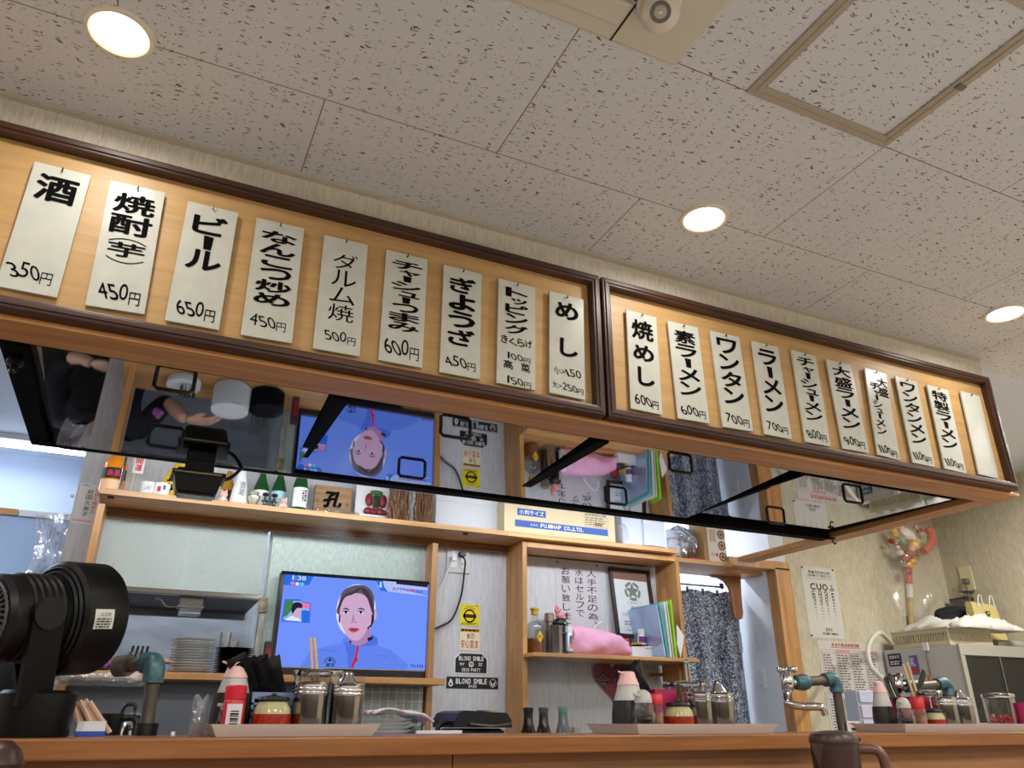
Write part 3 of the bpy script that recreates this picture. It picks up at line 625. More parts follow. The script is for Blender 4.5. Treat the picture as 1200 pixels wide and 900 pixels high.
# steel splash panel below the low shelf and mosaic tile
tag(MB().box(-.187, .70, 3.30, 3.32, PREP-.2, ZT-.025).build('splash_panel', mat('grey_steel_panel', (116, 122, 134), .4, .6)), 'grey steel panel below the low shelf behind the left tray', 'panel')
k = NT('mosaic_tile'); tc = k.n('TexCoord'); sp = k.n('SeparateXYZ'); k.t.links.new(tc.outputs['Object'], sp.inputs[0])
def cell(o): 
    f = k.math('FRACT', k.math('DIVIDE', k.math('ADD', o, 10.0), .034)); return k.math('LESS_THAN', k.math('MINIMUM', f, k.math('SUBTRACT', 1.0, f)), .09)
gr = k.math('MAXIMUM', cell(sp.outputs[0]), cell(sp.outputs[2])); wn = k.n('TexWhiteNoise', noise_dimensions='2D'); cb = k.n('CombineXYZ')
k.put(k.math('FLOOR', k.math('DIVIDE', k.math('ADD', sp.outputs[0], 10.0), .034)), cb.inputs[0]); k.put(k.math('FLOOR', k.math('DIVIDE', k.math('ADD', sp.outputs[2], 10.0), .034)), cb.inputs[1]); k.t.links.new(cb.outputs[0], wn.inputs[0])
k.t.links.new(k.mixc(gr, k.mixc(wn.outputs[0], rgb((150, 166, 158)), rgb((176, 186, 178))), rgb((206, 210, 204))), k.b.inputs['Base Color']); k.b.inputs['Roughness'].default_value = .2
tag(MB().box(.705, 1.132, 3.31, 3.33, PREP-.2, ZT-.025).build('mosaic_panel', k.m), 'grey green mosaic tile panel below the television', 'tile panel')

# ================================================================== TELEVISION
YV = 3.33
TX0, TX1, TZ1, TZ0 = .500, at(503, 740, YV).x, at(410, 675, YV).z, ZT+.006
tv = thing('television', ((TX0+TX1)/2, YV, ZT), 'flat screen television showing a person in a pale blue jacket, on the low shelf', 'television')
bz = .013
m = MB(); m.box(TX0, TX1, YV, YV+.05, TZ0+.002, TZ1, .004); m.build('casing', BLACKP, tv)
m = MB()
for a, b, c, d in ((TX0, TX1, TZ1-bz, TZ1), (TX0, TX1, TZ0+.002, TZ0+.034), (TX0, TX0+bz, TZ0+.03, TZ1-bz), (TX1-bz, TX1, TZ0+.03, TZ1-bz)): m.box(a, b, YV-.009, YV+.001, c, d, .002)
m.build('bezel', mat('tv_gloss_black', (18, 18, 22), .15), tv)
MB().box(TX0+.02, TX1-.005, YV-.0105, YV-.0088, TZ0+.0305, TZ0+.034).build('chin_trim', STEEL, tv)
MB().box((TX0+TX1)/2-.15, (TX0+TX1)/2+.15, YV-.08, YV+.048, ZT+.0005, ZT+.006, .002).build('stand_foot', BLACKP, tv)
SX0, SX1, SZ1, SZ0 = TX0+bz, TX1-bz, TZ1-bz, TZ0+.035; SW, SH = SX1-SX0, SZ1-SZ0
def em(name, c, e=1.0):
    m_ = mat('screen_'+name, c, .6, emit=e, spec=0); m_.node_tree.nodes['Principled BSDF'].inputs['Base Color'].default_value = (0, 0, 0, 1); return m_
class Pic:
    def __init__(s): s.m = MB(); s.ms = []; s.k = 0
    def layer(s, ink, mtl):
        s.k += 1; i = len(s.ms) if mtl not in s.ms else s.ms.index(mtl)
        if mtl not in s.ms: s.ms.append(mtl)
        s.m.add([(SX0+u, YV-.0015-.0004*s.k, SZ1-v) for u, v in ink.v], [tuple(f) for f in ink.f], mi=i)
    def poly(s, pts, mtl, smooth=0):
        p = [(u*SW, v*SH) for u, v in pts]
        if smooth:
            q = bez([(a, b, 0) for a, b in p+[p[0]]], smooth); p = [(v.x, v.y) for v in q[:-1]]
        k_ = Ink(); k_.poly(p); s.layer(k_, mtl)
    def ell(s, u, v, a, b, mtl, rot=0):
        s.poly([(u+a*math.cos(t)*math.cos(rot)-b*math.sin(t)*math.sin(rot)*SH/SW, v+(a*math.cos(t)*math.sin(rot)*SW/SH+b*math.sin(t)*math.cos(rot))) for t in [2*PI*i/24 for i in range(24)]], mtl)
pc = Pic()
BGB = em('blue', (112, 146, 250)); JK = em('jacket', (98, 132, 236)); JK2 = em('jacket_shade', (82, 112, 222)); SK = em('skin', (206, 168, 204)); SK2 = em('skin_shade', (172, 130, 178)); HR = em('hair', (96, 84, 96)); HR2 = em('hair_dark', (66, 56, 72)); LIP = em('lip', (196, 74, 96)); DK = em('dark', (40, 34, 54)); RD = em('red', (196, 40, 66)); WT = em('white', (226, 232, 255)); BL = em('banner', (40, 110, 226)); LPK = em('pale_outline', (226, 220, 250)); GRN = em('green', (70, 130, 80)); PKc = em('pink', (232, 120, 170))
bg = Ink(); bg.rect(0, SW, 0, SH); pc.layer(bg, BGB)
pc.poly([(0, 0), (.19, 0), (.165, .10), (.12, .115), (0, .12)], BL)
pc.poly([(.165, 1), (.22, .84), (.32, .77), (.41, .73), (.44, .66), (.61, .62), (.65, .66), (.66, .74), (.74, .78), (.81, .86), (.845, 1)], JK, 4)
pc.poly([(.43, .70), (.475, .735), (.515, .75), (.50, 1), (.475, 1), (.46, .85)], JK2)
pc.poly([(.61, .62), (.655, .66), (.66, .73), (.60, .75), (.525, .76), (.53, .72), (.58, .70)], JK2)
pc.poly([(.66, .84), (.75, .87), (.745, .875), (.66, .85)], JK2); pc.poly([(.27, .81), (.41, .815), (.41, .822), (.27, .818)], JK2)
pc.ell(.495, .36, .135, .305, LPK)
pc.poly([(.455, .60), (.59, .55), (.60, .68), (.55, .745), (.50, .745), (.46, .69)], SK2, 4)
pc.poly([(.585, .66), (.625, .64), (.62, .68), (.59, .70)], DK); pc.poly([(.46, .70), (.48, .70), (.475, .74)], DK)
pc.ell(.615, .40, .022, .075, SK)
pc.poly([(.372, .30), (.39, .16), (.44, .09), (.50, .065), (.56, .08), (.605, .17), (.615, .32), (.60, .42), (.38, .42)], HR, 4)
pc.poly([(.378, .34), (.41, .20), (.47, .165), (.53, .17), (.575, .24), (.605, .36), (.60, .48), (.575, .58), (.545, .665), (.505, .70), (.455, .665), (.42, .58), (.39, .47)], SK, 5)
pc.poly([(.372, .33), (.40, .20), (.47, .135), (.505, .09), (.505, .125), (.46, .18), (.41, .22), (.385, .34), (.383, .42)], HR2, 3); pc.poly([(.505, .09), (.56, .12), (.61, .28), (.612, .40), (.595, .34), (.565, .22), (.53, .15)], HR2, 3)
for u0, u1, v in ((.395, .445, .335), (.495, .55, .325)):
    pc.poly([(u0, v+.025), ((u0+u1)/2, v), (u1, v+.014), (u1, v+.026), ((u0+u1)/2, v+.018)], HR2)
pc.ell(.425, .385, .022, .016, WT); pc.ell(.525, .378, .022, .016, WT); pc.ell(.425, .385, .010, .017, DK); pc.ell(.525, .378, .010, .017, DK)
pc.poly([(.400, .378), (.425, .366), (.448, .376), (.448, .384), (.425, .374), (.40, .388)], HR2); pc.poly([(.50, .371), (.525, .358), (.55, .368), (.55, .376), (.525, .366), (.50, .38)], HR2)
pc.poly([(.475, .38), (.468, .47), (.478, .495), (.486, .47)], SK2); pc.ell(.47, .495, .008, .010, SK2); pc.ell(.495, .495, .008, .010, SK2)
pc.poly([(.445, .575), (.472, .555), (.485, .562), (.50, .555), (.525, .572), (.50, .605), (.47, .607)], LIP, 3); pc.poly([(.455, .575), (.485, .572), (.515, .573), (.485, .585)], DK)
pc.poly([(.378, .42), (.388, .42), (.39, .52), (.38, .50)], DK)
pc.poly([(.598, .40), (.615, .40), (.618, .47), (.605, .53), (.58, .57), (.574, .555), (.597, .51), (.60, .45)], DK)
pc.poly([(.515, .75), (.53, .76), (.52, .87), (.53, .93), (.515, .93), (.50, 1), (.485, 1), (.505, .88)], RD)
k_ = Ink(); k_.ring(.345*SW, .955*SH, .034*SW, .038*SW, PI, 2*PI); k_.ring(.345*SW, .955*SH, .024*SW, .027*SW, PI, 2*PI); k_.ch('✦', .333*SW, .357*SW, .895*SH, .945*SH, .0); k_.row('JFR', .315*SW, .38*SW, .955*SH, .995*SH, .02); pc.layer(k_, DK)
k_ = Ink(); k_.row('1:38', .045*SW, .14*SW, .012*SH, .062*SH, .004); pc.layer(k_, WT)
pc.ell(.055, .10, .014, .02, PKc); pc.ell(.085, .105, .012, .02, WT); pc.ell(.115, .105, .016, .02, em('teal', (90, 200, 220)))
pc.poly([(.61, .0), (.985, .0), (.985, .075), (.75, .075), (.985, .14), (.985, .145), (.70, .12), (.65, .115), (.625, .07)], em('strip', (176, 192, 250))); pc.poly([(.61, 0), (.66, 0), (.672, .07), (.70, .125), (.645, .115), (.627, .06)], BL)
pc.poly([(.755, .0), (.985, .0), (.985, .04), (.755, .025)], DK)
k_ = Ink(); k_.row('あさって', .73*SW, .825*SW, .065*SH, .105*SH, .004); k_.row('放送', .90*SW, .95*SW, .075*SH, .115*SH, .004); pc.layer(k_, DK)
k_ = Ink(); k_.row('夜9時', .828*SW, .898*SW, .07*SH, .11*SH, .012); pc.layer(k_, RD)
k_ = Ink(); k_.col('金曜', .635*SW, .655*SW, .01*SH, .085*SH, .01); pc.layer(k_, WT)
# inset picture of a second person
pc.poly([(.015, .285), (.115, .275), (.12, .30), (.185, .31), (.19, .53), (.01, .53)], BL); pc.poly([(.022, .30), (.11, .295), (.13, .31), (.18, .32), (.18, .50), (.02, .51)], em('inset', (150, 178, 226)))
pc.poly([(.022, .30), (.07, .30), (.06, .42), (.02, .48)], GRN, 2); pc.poly([(.12, .31), (.18, .32), (.18, .38), (.13, .37)], PKc); pc.poly([(.13, .40), (.18, .40), (.18, .52), (.14, .52)], BL, 2)
pc.poly([(.03, .515), (.06, .47), (.10, .455), (.14, .52)], WT); pc.poly([(.072, .36), (.115, .35), (.125, .41), (.118, .47), (.095, .48), (.075, .44)], SK, 3); pc.poly([(.062, .40), (.07, .33), (.10, .31), (.128, .33), (.13, .37), (.10, .375), (.085, .41), (.075, .44)], DK, 3)
k_ = Ink(); k_.row('90.146', .885*SW, .98*SW, .94*SH, .975*SH, .0); pc.layer(k_, DK)
pc.m.build('picture', pc.ms, tv)

# ================================================================== WALL OUTLET, CORDS, STICKERS
P = at(536.5, 656, YW)
ou = thing('wall_outlet', (P.x, YW, P.z), 'beige double wall outlet above the stickers with two plugs', 'outlet')
MB().box(P.x-.058, P.x+.058, YW-.010, YW-.001, P.z-.062, P.z+.062, .003).build('plate', mat('outlet_beige', (206, 202, 192), .4), ou)
MB().box(P.x+.008, P.x+.038, YW-.014, YW-.0095, P.z-.04, P.z+.04, .002).build('socket', WHITEP, ou)
MB().box(P.x-.038, P.x-.008, YW-.014, YW-.0095, P.z-.04, P.z+.04, .002).build('socket', WHITEP, ou)
m = MB()
for dz in (-.02,): m.box(P.x+.016, P.x+.019, YW-.0147, YW-.0139, P.z+dz-.007, P.z+dz+.007); m.box(P.x+.027, P.x+.030, YW-.0147, YW-.0139, P.z+dz-.007, P.z+dz+.007)
m.build('slot', BLACKP, ou)
def px_path(pts): return [at(x, y, Y) for x, y, Y in pts]
t = thing('power_cord', tuple(at(541, 652, YW-.02)), 'black power cord looping from the outlet to the television', 'cord')
MB().tube(bez(px_path([(541, 652, 3.37), (545, 657, 3.36), (544, 672, 3.37), (540, 700, 3.38), (530, 725, 3.38), (518, 733, 3.38), (508, 738, 3.35), (503, 745, 3.355)]), 8), .0045, 8).build('cable', BLACKP, t)
q = at(541, 650, 3.375); MB().box(q.x-.013, q.x+.016, 3.358, 3.3855, q.z-.010, q.z+.012, .003).build('plug', BLACKP, t)
t = thing('power_cord', tuple(at(531, 655, YW-.02)), 'white power cord running from the outlet behind the television', 'cord')
MB().tube(bez(px_path([(531, 656, 3.37), (527, 664, 3.37), (517, 686, 3.385), (509, 697, 3.39)]), 8), .004, 8).build('cable', WHITEP, t)
q = at(531, 655, 3.375); MB().box(q.x-.010, q.x+.012, 3.358, 3.3855, q.z-.010, q.z+.012, .003).build('plug', WHITEP, t)
def sticker(name, pxr, Y, mtl, label, cat, shape=None, rot=0, th=.0012):
    """flat notice or sticker on a wall; returns thing, top left corner, width, height, axes"""
    x0, y0, x1, y1 = pxr; cx, cy = (x0+x1)/2, (y0+y1)/2
    w_ = at(x1, cy, Y).x-at(x0, cy, Y).x; h_ = at(cx, y0, Y).z-at(cx, y1, Y).z; c = at(cx, cy, Y)
    ex = Vector((math.cos(rot), 0, -math.sin(rot))); ey = Vector((-math.sin(rot), 0, -math.cos(rot)))
    P0 = c-ex*w_/2-ey*h_/2
    t = thing(name, (c.x, Y, c.z), label, cat)
    poly = shape or [(0, 0), (1, 0), (1, 1), (0, 1)]
    m = MB(); pts = [P0+ex*u*w_+ey*v*h_ for u, v in poly]; m.prism([(p.x, p.z) for p in pts], Y-th, Y); m.build('sheet', mtl, t)
    return t, P0+Vector((0, -th, 0)), w_, h_, ex, ey
def rr(k=.12, n=4, asp=1):
    o = []
    for cx, cy, a in ((1-k*asp, k, -PI/2), (1-k*asp, 1-k, 0), (k*asp, 1-k, PI/2), (k*asp, k, PI)):
        for i in range(n+1): o.append((cx+k*asp*math.cos(a+PI/2*i/n), cy+k*math.sin(a+PI/2*i/n)))
    return o
YEL = mat('sticker_yellow', (236, 222, 30), .4); STR = mat('sticker_red_print', (176, 24, 60), .5); CRM = mat('sticker_cream', (236, 226, 190), .5); STB = mat('sticker_black', (20, 20, 22), .35)
t, P0, w_, h_, ex, ey = sticker('wall_sticker', (539, 708, 561.5, 733), YW-.001, YEL, 'yellow square sticker with a black round emblem below the outlet', 'sticker', rr(.08))
k_ = Ink(); k_.ring(w_*.5, h_*.56, w_*.24, w_*.31); k_.rect(w_*.16, w_*.84, h_*.48, h_*.64); k_.lines(w_*.1, w_*.95, h_*.86, h_*.96, 2, .5); k_.rect(w_*.8, w_*.95, h_*.06, h_*.09); k_.build('emblem', INK, t, P0, ex, ey)
k_ = Ink(); k_.row('みんなの', w_*.3, w_*.7, h_*.07, h_*.15, .02); k_.row('見守り', w_*.25, w_*.75, h_*.52, h_*.61, .02); k_.lines(w_*.2, w_*.8, h_*.18, h_*.27, 2, .5, seed=4); k_.build('red_print', STR, t, P0, ex, ey, .0013)
t, P0, w_, h_, ex, ey = sticker('wall_sticker', (538.5, 736, 562, 762), YW-.001, CRM, 'cream and red food safety pledge sticker below the yellow one', 'sticker', rr(.08))
k_ = Ink(); k_.row('食の', w_*.32, w_*.74, h_*.24, h_*.49, .006); k_.row('安心宣言', w_*.05, w_*.95, h_*.54, h_*.90, .006); k_.build('lettering', STR, t, P0, ex, ey, .0013)
k_ = Ink(); k_.rect(0.02*w_, w_*.98, h_*.03, h_*.17); k_.build('header_band', mat('sticker_orange', (206, 130, 60), .5), t, P0, ex, ey)
k_ = Ink(); k_.lines(w_*.08, w_*.95, h_*.05, h_*.15, 1, .7, .05, 3); k_.build('header_print', INK, t, P0, ex, ey, .0014)
t, P0, w_, h_, ex, ey = sticker('wall_sticker', (532.5, 765, 571.5, 789.5), YW-.001, LETWHITE, 'black eight sided sticker with two lines of white lettering', 'sticker', [(.17, 0), (.83, 0), (1, .28), (1, 1), (0, 1), (0, .28)])
k_ = Ink(); k_.poly([(w_*a, h_*b) for a, b in ((.185, .04), (.815, .04), (.97, .30), (.97, .96), (.03, .96), (.03, .30))]); k_.build('black_face', STB, t, P0, ex, ey, .0004)
k_ = Ink(); k_.row('BLOND SMILE', w_*.12, w_*.88, h_*.17, h_*.38, .022); k_.row('DEAD PARTY', w_*.22, w_*.78, h_*.74, h_*.90, .018); k_.ring(w_*.5, h_*.55, w_*.05, w_*.075); k_.ch('✌', w_*.44, w_*.56, h_*.44, h_*.70, .0); k_.lines(w_*.16, w_*.3, h_*.48, h_*.62, 2, .5); k_.lines(w_*.72, w_*.84, h_*.46, h_*.64, 3, .5); k_.build('lettering', LETWHITE, t, P0, ex, ey, .0014)
t, P0, w_, h_, ex, ey = sticker('wall_sticker', (523.5, 793.5, 584, 807), YW-.001, STB, 'long black sticker with white lettering and a winged emblem, lowest on the wall', 'sticker', None, .0)
k_ = Ink(); k_.row('BLOND SMILE', w_*.17, w_*.78, h_*.14, h_*.60, .03); k_.row('BASE', w_*.42, w_*.58, h_*.68, h_*.90, .02); k_.ring(w_*.895, h_*.5, w_*.062, w_*.070); k_.poly([(w_*.845, h_*.3), (w_*.885, h_*.55), (w_*.895, h_*.85), (w_*.855, h_*.6)]); k_.poly([(w_*.945, h_*.3), (w_*.905, h_*.55), (w_*.895, h_*.85), (w_*.935, h_*.6)]); k_.ring(w_*.08, h_*.62, w_*.02, w_*.045); k_.poly([(w_*.08, h_*.12), (w_*.115, h_*.4), (w_*.045, h_*.4)]); k_.build('lettering', LETWHITE, t, P0, ex, ey)

# ================================================================== THINGS ON THE LONG SHELF
def zpx(x, y, Y): return at(x, y, Y).z
def lathe_px(mb, px, base_z, Y, prof, seg=28, mi=0, y_base=None):
    """profile in photo pixels: (radius px, height px above the base)"""
    yb = P_y(px, base_z, Y); k = sc(px, yb-20, Y); cx = at(px, yb, Y).x
    kz = (zpx(px, yb-30, Y)-zpx(px, yb, Y))/30
    mb.lathe([(r*k, base_z+h*kz) for r, h in prof], cx, Y, seg, mi); return cx, k, kz
def P_y(px, z, Y):
    """photo row where a point at this column, depth and height shows"""
    lo, hi = 0., 1100.
    for _ in range(50):
        mid = (lo+hi)/2
        if zpx(px, mid, Y) > z: lo = mid
        else: hi = mid
    return lo
LBLACK = mat('label_black', (24, 22, 24), .5); LWHITE = mat('label_white', (232, 232, 230), .55); LRED = mat('label_red', (200, 40, 50), .5)
ORANGEJ = mat('orange_drink', (236, 140, 26), .2)
def label_band(mb, cx, Y, r, z0, z1, half=1.1, mi=0, n=14, a0=-PI/2-.0):
    vs = []
    for i in range(n+1):
        a = a0-half+2*half*i/n; vs += [(cx+r*math.cos(a), Y+r*math.sin(a), z0), (cx+r*math.cos(a), Y+r*math.sin(a), z1)]
    mb.add(vs, [(2*i, 2*i+2, 2*i+3, 2*i+1) for i in range(n)], True, mi)
VDIR = math.radians(-90+8)
# orange bottle
Y = 3.25; cx = at(134, 555, Y).x; z = ZS+.0005
t = thing('drink_bottle', (cx, Y, z), 'orange bottle with a black label at the left end of the long shelf', 'bottle')
MB().lathe([(.038, z), (.043, z+.006), (.043, z+.115), (.040, z+.128), (.026, z+.150), (.017, z+.160), (.0165, z+.20), (.018, z+.203)], cx, Y, 32).build('body', ORANGEJ, t)
m = MB(); label_band(m, cx, Y, .0436, z+.055, z+.098, 1.35); m.build('label', LBLACK, t)
k_ = Ink(); k_.row('赤黒', 0, .05, 0, .025, .03); k_.build('label_print', LRED, t, Vector((cx-.025, Y-.0438, z+.088)), Vector((1, 0, 0)), Vector((0, 0, -1)))
m = MB(); label_band(m, cx, Y, .0436, z+.012, z+.05, .9); m.build('lower_label', mat('label_peach', (236, 190, 150), .5), t)
MB().lathe([(.019, z+.203), (.019, z+.222), (.017, z+.225)], cx, Y, 24).build('cap', mat('orange_cap', (226, 120, 20), .4), t)
# grey lamp rod in front
cx = at(144, 555, 3.18).x
tag(MB().lathe([(.012, ZS+.0005), (.012, ZS+.006), (.0055, ZS+.008), (.0055, ZS+.19), (.004, ZS+.192)], cx, 3.18, 14).build('metal_rod', STEEL), 'slim grey metal rod standing in front of the orange bottle', 'rod')
# lucky arrow with a tag
t = thing('lucky_arrow', tuple(at(158, 570, 3.28)), 'pale wooden stick with a white and red paper tag, right of the orange bottle', 'charm')
a, b = at(152, 574, 3.27), at(162, 536, 3.3); a.z = ZS+.002
MB().tube([a, b], .004, 8).build('shaft', mat('pale_wood', (222, 196, 150), .6), t)
c = at(163, 545, 3.26); MB().box(c.x-.019, c.x+.019, 3.255, 3.262, c.z-.035, c.z+.035, .001, tilt=0).build('paper_tag', PAPER, t)
k_ = Ink(); k_.col('開運', .006, .032, .006, .062, .02); k_.build('tag_print', LRED, t, Vector((c.x-.019, 3.255, c.z+.035)), Vector((1, 0, 0)), Vector((0, 0, -1)))
# mug, small bowl, teacup
def mug(px, Y, h, r, mt, label, handle=True, name='mug', printed=None):
    cx = at(px, 570, Y).x; z = ZS+.0005; t = thing(name, (cx, Y, z), label, 'cup')
    MB().lathe([(r*.8, z), (r, z+.004), (r, z+h), (r*.92, z+h), (r*.9, z+.008), (0, z+.007)], cx, Y, 28).build('body', mt, t)
    if handle: MB().tube(bez([(cx+r*.95, Y, z+h*.8), (cx+r*1.55, Y, z+h*.72), (cx+r*1.5, Y, z+h*.3), (cx+r*.95, Y, z+h*.2)], 6), .004, 8).build('handle', mt, t)
    if printed:
        k_ = Ink(); k_.row(printed, 0, r*1.1, 0, h*.35, .01); k_.build('print', INKGREY, t, Vector((cx-r*.5, Y-r*1.01, z+h*.7)), Vector((1, 0, 0)), Vector((0, 0, -1)))
    return t
mug(173, 3.22, .055, .026, WHITEC, 'white mug on the long shelf beside the lucky arrow', printed='ふみの')
mug(160, 3.33, .035, .035, mat('dark_bowl', (60, 60, 76), .3), 'dark small bowl behind the lucky arrow on the long shelf', False, 'small_bowl')
t = mug(190, 3.22, .055, .030, WHITEC, 'white teacup painted red and blue on the long shelf', False, 'teacup')
cx = at(190, 570, 3.22).x; m = MB(); label_band(m, cx, 3.22, .0306, ZS+.020, ZS+.040, .22, a0=-PI/2-.3); m.build('red_flower', LRED, t); m = MB(); label_band(m, cx, 3.22, .0306, ZS+.028, ZS+.046, .16, a0=-PI/2+.3); m.build('blue_leaf', mat('glaze_blue', (70, 80, 160), .3), t)
# tilted yellow bottle-shaped banner, with bold characters
c = at(203, 556, 3.30); t = thing('yellow_bottle', (c.x, 3.30, ZS), 'tilted yellow paper-wrapped bottle with bold black characters behind the flood light', 'bottle')
ax = Matrix.Translation((c.x-.022, 3.31, ZS+.02)) @ Matrix.Rotation(.32, 4, 'Y')
MB().lathe([(.02, -.018), (.034, -.006), (.036, .005), (.036, .10), (.024, .145), (.014, .16), (.014, .20)], 0, 0, 28, axis=ax).build('wrapped_body', mat('yellow_wrap', (226, 190, 40), .45), t)
k_ = Ink(); k_.col('寶分', 0, .04, 0, .10, .035); q = ax @ Vector((-.02, -.0365, .112)); k_.build('lettering', INK, t, q, ax.to_3x3() @ Vector((1, 0, 0)), ax.to_3x3() @ Vector((0, 0, -1)))
def fig(name, px, Y, label, cat, parts):
    """small ornament from (name, material, balls) lists; balls are (dx, dy, dz, rx, ry, rz) above the shelf"""
    cx = at(px, 580, Y).x; t = thing(name, (cx, Y, ZS), label, cat)
    for pn, mt, bl in parts:
        m = MB()
        for (x, y, z, a, b, c) in bl: m.ball((cx+x, Y+y, ZS+z), a, b, c, 14, 9)
        m.build(pn, mt, t)
    return t
SKINC = mat('figurine_pink', (224, 176, 160), .4)
fig('cat_figurine', 262, 3.24, 'small pink and white figurine right of the flood light', 'figurine', [('body', SKINC, [(0, 0, .020, .020, .016, .020), (0, -.004, .046, .016, .014, .015), (-.009, 0, .062, .005, .004, .006), (.009, 0, .062, .005, .004, .006)]), ('bib', WHITEC, [(0, -.012, .026, .010, .007, .010)])])
cx = at(267, 570, 3.31).x; t = thing('gold_bottle', (cx, 3.31, ZS), 'brown and gold bottle behind the pink figurine', 'bottle')
MB().lathe([(.022, ZS+.0005), (.026, ZS+.005), (.026, ZS+.10), (.012, ZS+.14), (.011, ZS+.165)], cx, 3.31, 24).build('body', mat('amber_gold', (190, 136, 40), .25, .3), t)
m = MB(); label_band(m, cx, 3.31, .0264, ZS+.03, ZS+.08, 1.2); m.build('label', mat('label_brown', (70, 40, 24), .5), t)
cx = at(281, 575, 3.24).x; t = thing('sake_flask', (cx, 3.24, ZS), 'white porcelain sake flask with faint grey writing on the long shelf', 'flask')
MB().lathe([(.036, ZS+.0005), (.038, ZS+.004), (.030, ZS+.07), (.019, ZS+.13), (.016, ZS+.15), (.020, ZS+.17)], cx, 3.24, 30).build('body', WHITEC, t)
k_ = Ink(); k_.col('酒蔵', 0, .022, 0, .06, .0); k_.build('writing', INKGREY, t, Vector((cx-.006, 3.24-.0345, ZS+.10)), Vector((1, 0, 0)), Vector((0, 0, -1)))
cx = at(298, 580, 3.22).x; t = thing('small_vase', (cx, 3.22, ZS), 'small cream and silver vase right of the white flask', 'vase')
MB().lathe([(.014, ZS+.0005), (.016, ZS+.004), (.011, ZS+.012), (.024, ZS+.036), (.025, ZS+.048), (.016, ZS+.056), (.020, ZS+.064)], cx, 3.22, 26).build('body', mat('silver_cream', (200, 192, 176), .25, .5), t)
MB().lathe([(.0255, ZS+.046), (.0255, ZS+.049)], cx, 3.22, 26, caps=False).build('rim_line', STEEL, t)
def sake(px, Y, h, label, lab, dots=False, text=None):
    cx = at(px, 575, Y).x; z = ZS+.0005; t = thing('sake_bottle', (cx, Y, z), label, 'bottle', 'green sake bottles on the long shelf')
    r = .031; MB().lathe([(r*.9, z), (r, z+.005), (r, z+h*.5), (r*.85, z+h*.6), (r*.42, z+h*.8), (r*.38, z+h*.95), (r*.46, z+h*.96), (r*.46, z+h)], cx, Y, 28).build('glass', GREENG, t)
    m = MB(); label_band(m, cx, Y, r*1.02, z+h*.10, z+h*.46, 1.3); m.build('label', lab, t)
    if dots:
        k_ = Ink()
        for j in range(5):
            for i in range(2):
                if (i+j) % 2: k_.ring(.006+.010*i, .006+.010*j, 0, .004)
                else: k_.ring(.006+.010*i, .006+.010*j, .0022, .004)
        k_.build('label_dots', INK, t, Vector((cx+.002, Y-r*1.03, z+h*.42)), Vector((1, 0, 0)), Vector((0, 0, -1)))
    MB().lathe([(r*.48, z+h), (r*.48, z+h+.018), (r*.40, z+h+.02)], cx, Y, 20).build('cap', BLACKP if not dots else CHROME, t)
sake(306, 3.30, .20, 'green sake bottle behind the small cream vase', LWHITE)
sake(327, 3.30, .21, 'green sake bottle behind the pink pig figurine', mat('label_pale_blue', (160, 200, 210), .5))
sake(352, 3.24, .23, 'green sake bottle with a white dotted label left of the wooden sign', LWHITE, True)
for i, px in enumerate((311, 322)):
    cx = at(px, 582, 3.20).x; t = thing('pawn_stopper', (cx, 3.20, ZS), ('left' if i == 0 else 'right')+' one of two black and silver turned stoppers on the long shelf', 'stopper', 'black and silver stoppers')
    MB().lathe([(.013, ZS+.0005), (.014, ZS+.008), (.008, ZS+.014), (.008, ZS+.024), (.012, ZS+.028), (.006, ZS+.036), (.006, ZS+.048)], cx, 3.20, 20).build('stem', STEEL, t)
    MB().lathe([(.006, ZS+.048), (.013, ZS+.053), (.012, ZS+.060), (.004, ZS+.064)], cx, 3.20, 20).build('knob', BLACKP, t)
    MB().lathe([(.0135, ZS+.026), (.0135, ZS+.030)], cx, 3.20, 20, caps=False).build('ring', BLACKP, t)
fig('pig_figurine', 333, 3.21, 'pink pig figurine left of the dotted sake bottle', 'figurine', [('body', SKINC, [(0, 0, .016, .020, .016, .016), (.0, -.004, .036, .015, .014, .014), (0, -.018, .034, .006, .005, .005), (-.01, -.002, .05, .005, .003, .006), (.01, -.002, .05, .005, .003, .006)])])
# wooden signboard with a brushed character, in a clear bag
a, b = at(366, 600, 3.30), at(410, 605, 3.30); x0, x1 = a.x, b.x
t = thing('wooden_signboard', ((x0+x1)/2, 3.30, ZS), 'brown wooden signboard with one bold brushed character leaning on the long shelf', 'signboard')
MB().box(x0, x1, 3.29, 3.31, ZS+.0005, ZS+.150, .003, tilt=0).build('board', wood('sign_old_wood', (168, 132, 92), (130, 96, 62), 0, .6), t)
k_ = Ink(); W_ = x1-x0; k_.ch('孔', W_*.24, W_*.76, .022, .098, .05, .2); k_.build('character', INK, t, Vector((x0, 3.29, ZS+.15)), Vector((1, 0, 0)), Vector((0, 0, -1)))
k_ = Ink(); k_.col('壱二', W_*.06, W_*.13, .06, .09, 0); k_.col('三四', W_*.86, W_*.93, .06, .09, 0); k_.build('small_marks', mat('brown_ink', (90, 60, 40), .6), t, Vector((x0, 3.29, ZS+.15)), Vector((1, 0, 0)), Vector((0, 0, -1)))
def crumple(x0, x1, y0, y1, z0, z1, seed, nu=22, nv=16, amp=.012):
    R_ = random.Random(seed); ph = [(R_.uniform(0, 6), R_.uniform(3, 9), R_.uniform(3, 9)) for _ in range(7)]
    def fn(u, v):
        bulge = math.sin(PI*u)**.5*math.sin(PI*min(max(v, .02), .98))**.35
        d = sum(math.sin(p+a*u*6+b*v*5) for p, a, b in ph)/7
        return (x0+(x1-x0)*u+amp*d*.5, y1+(y0-y1)*bulge+amp*d, z0+(z1-z0)*v+amp*.5*math.sin(9*u+seed)*v)
    return fn
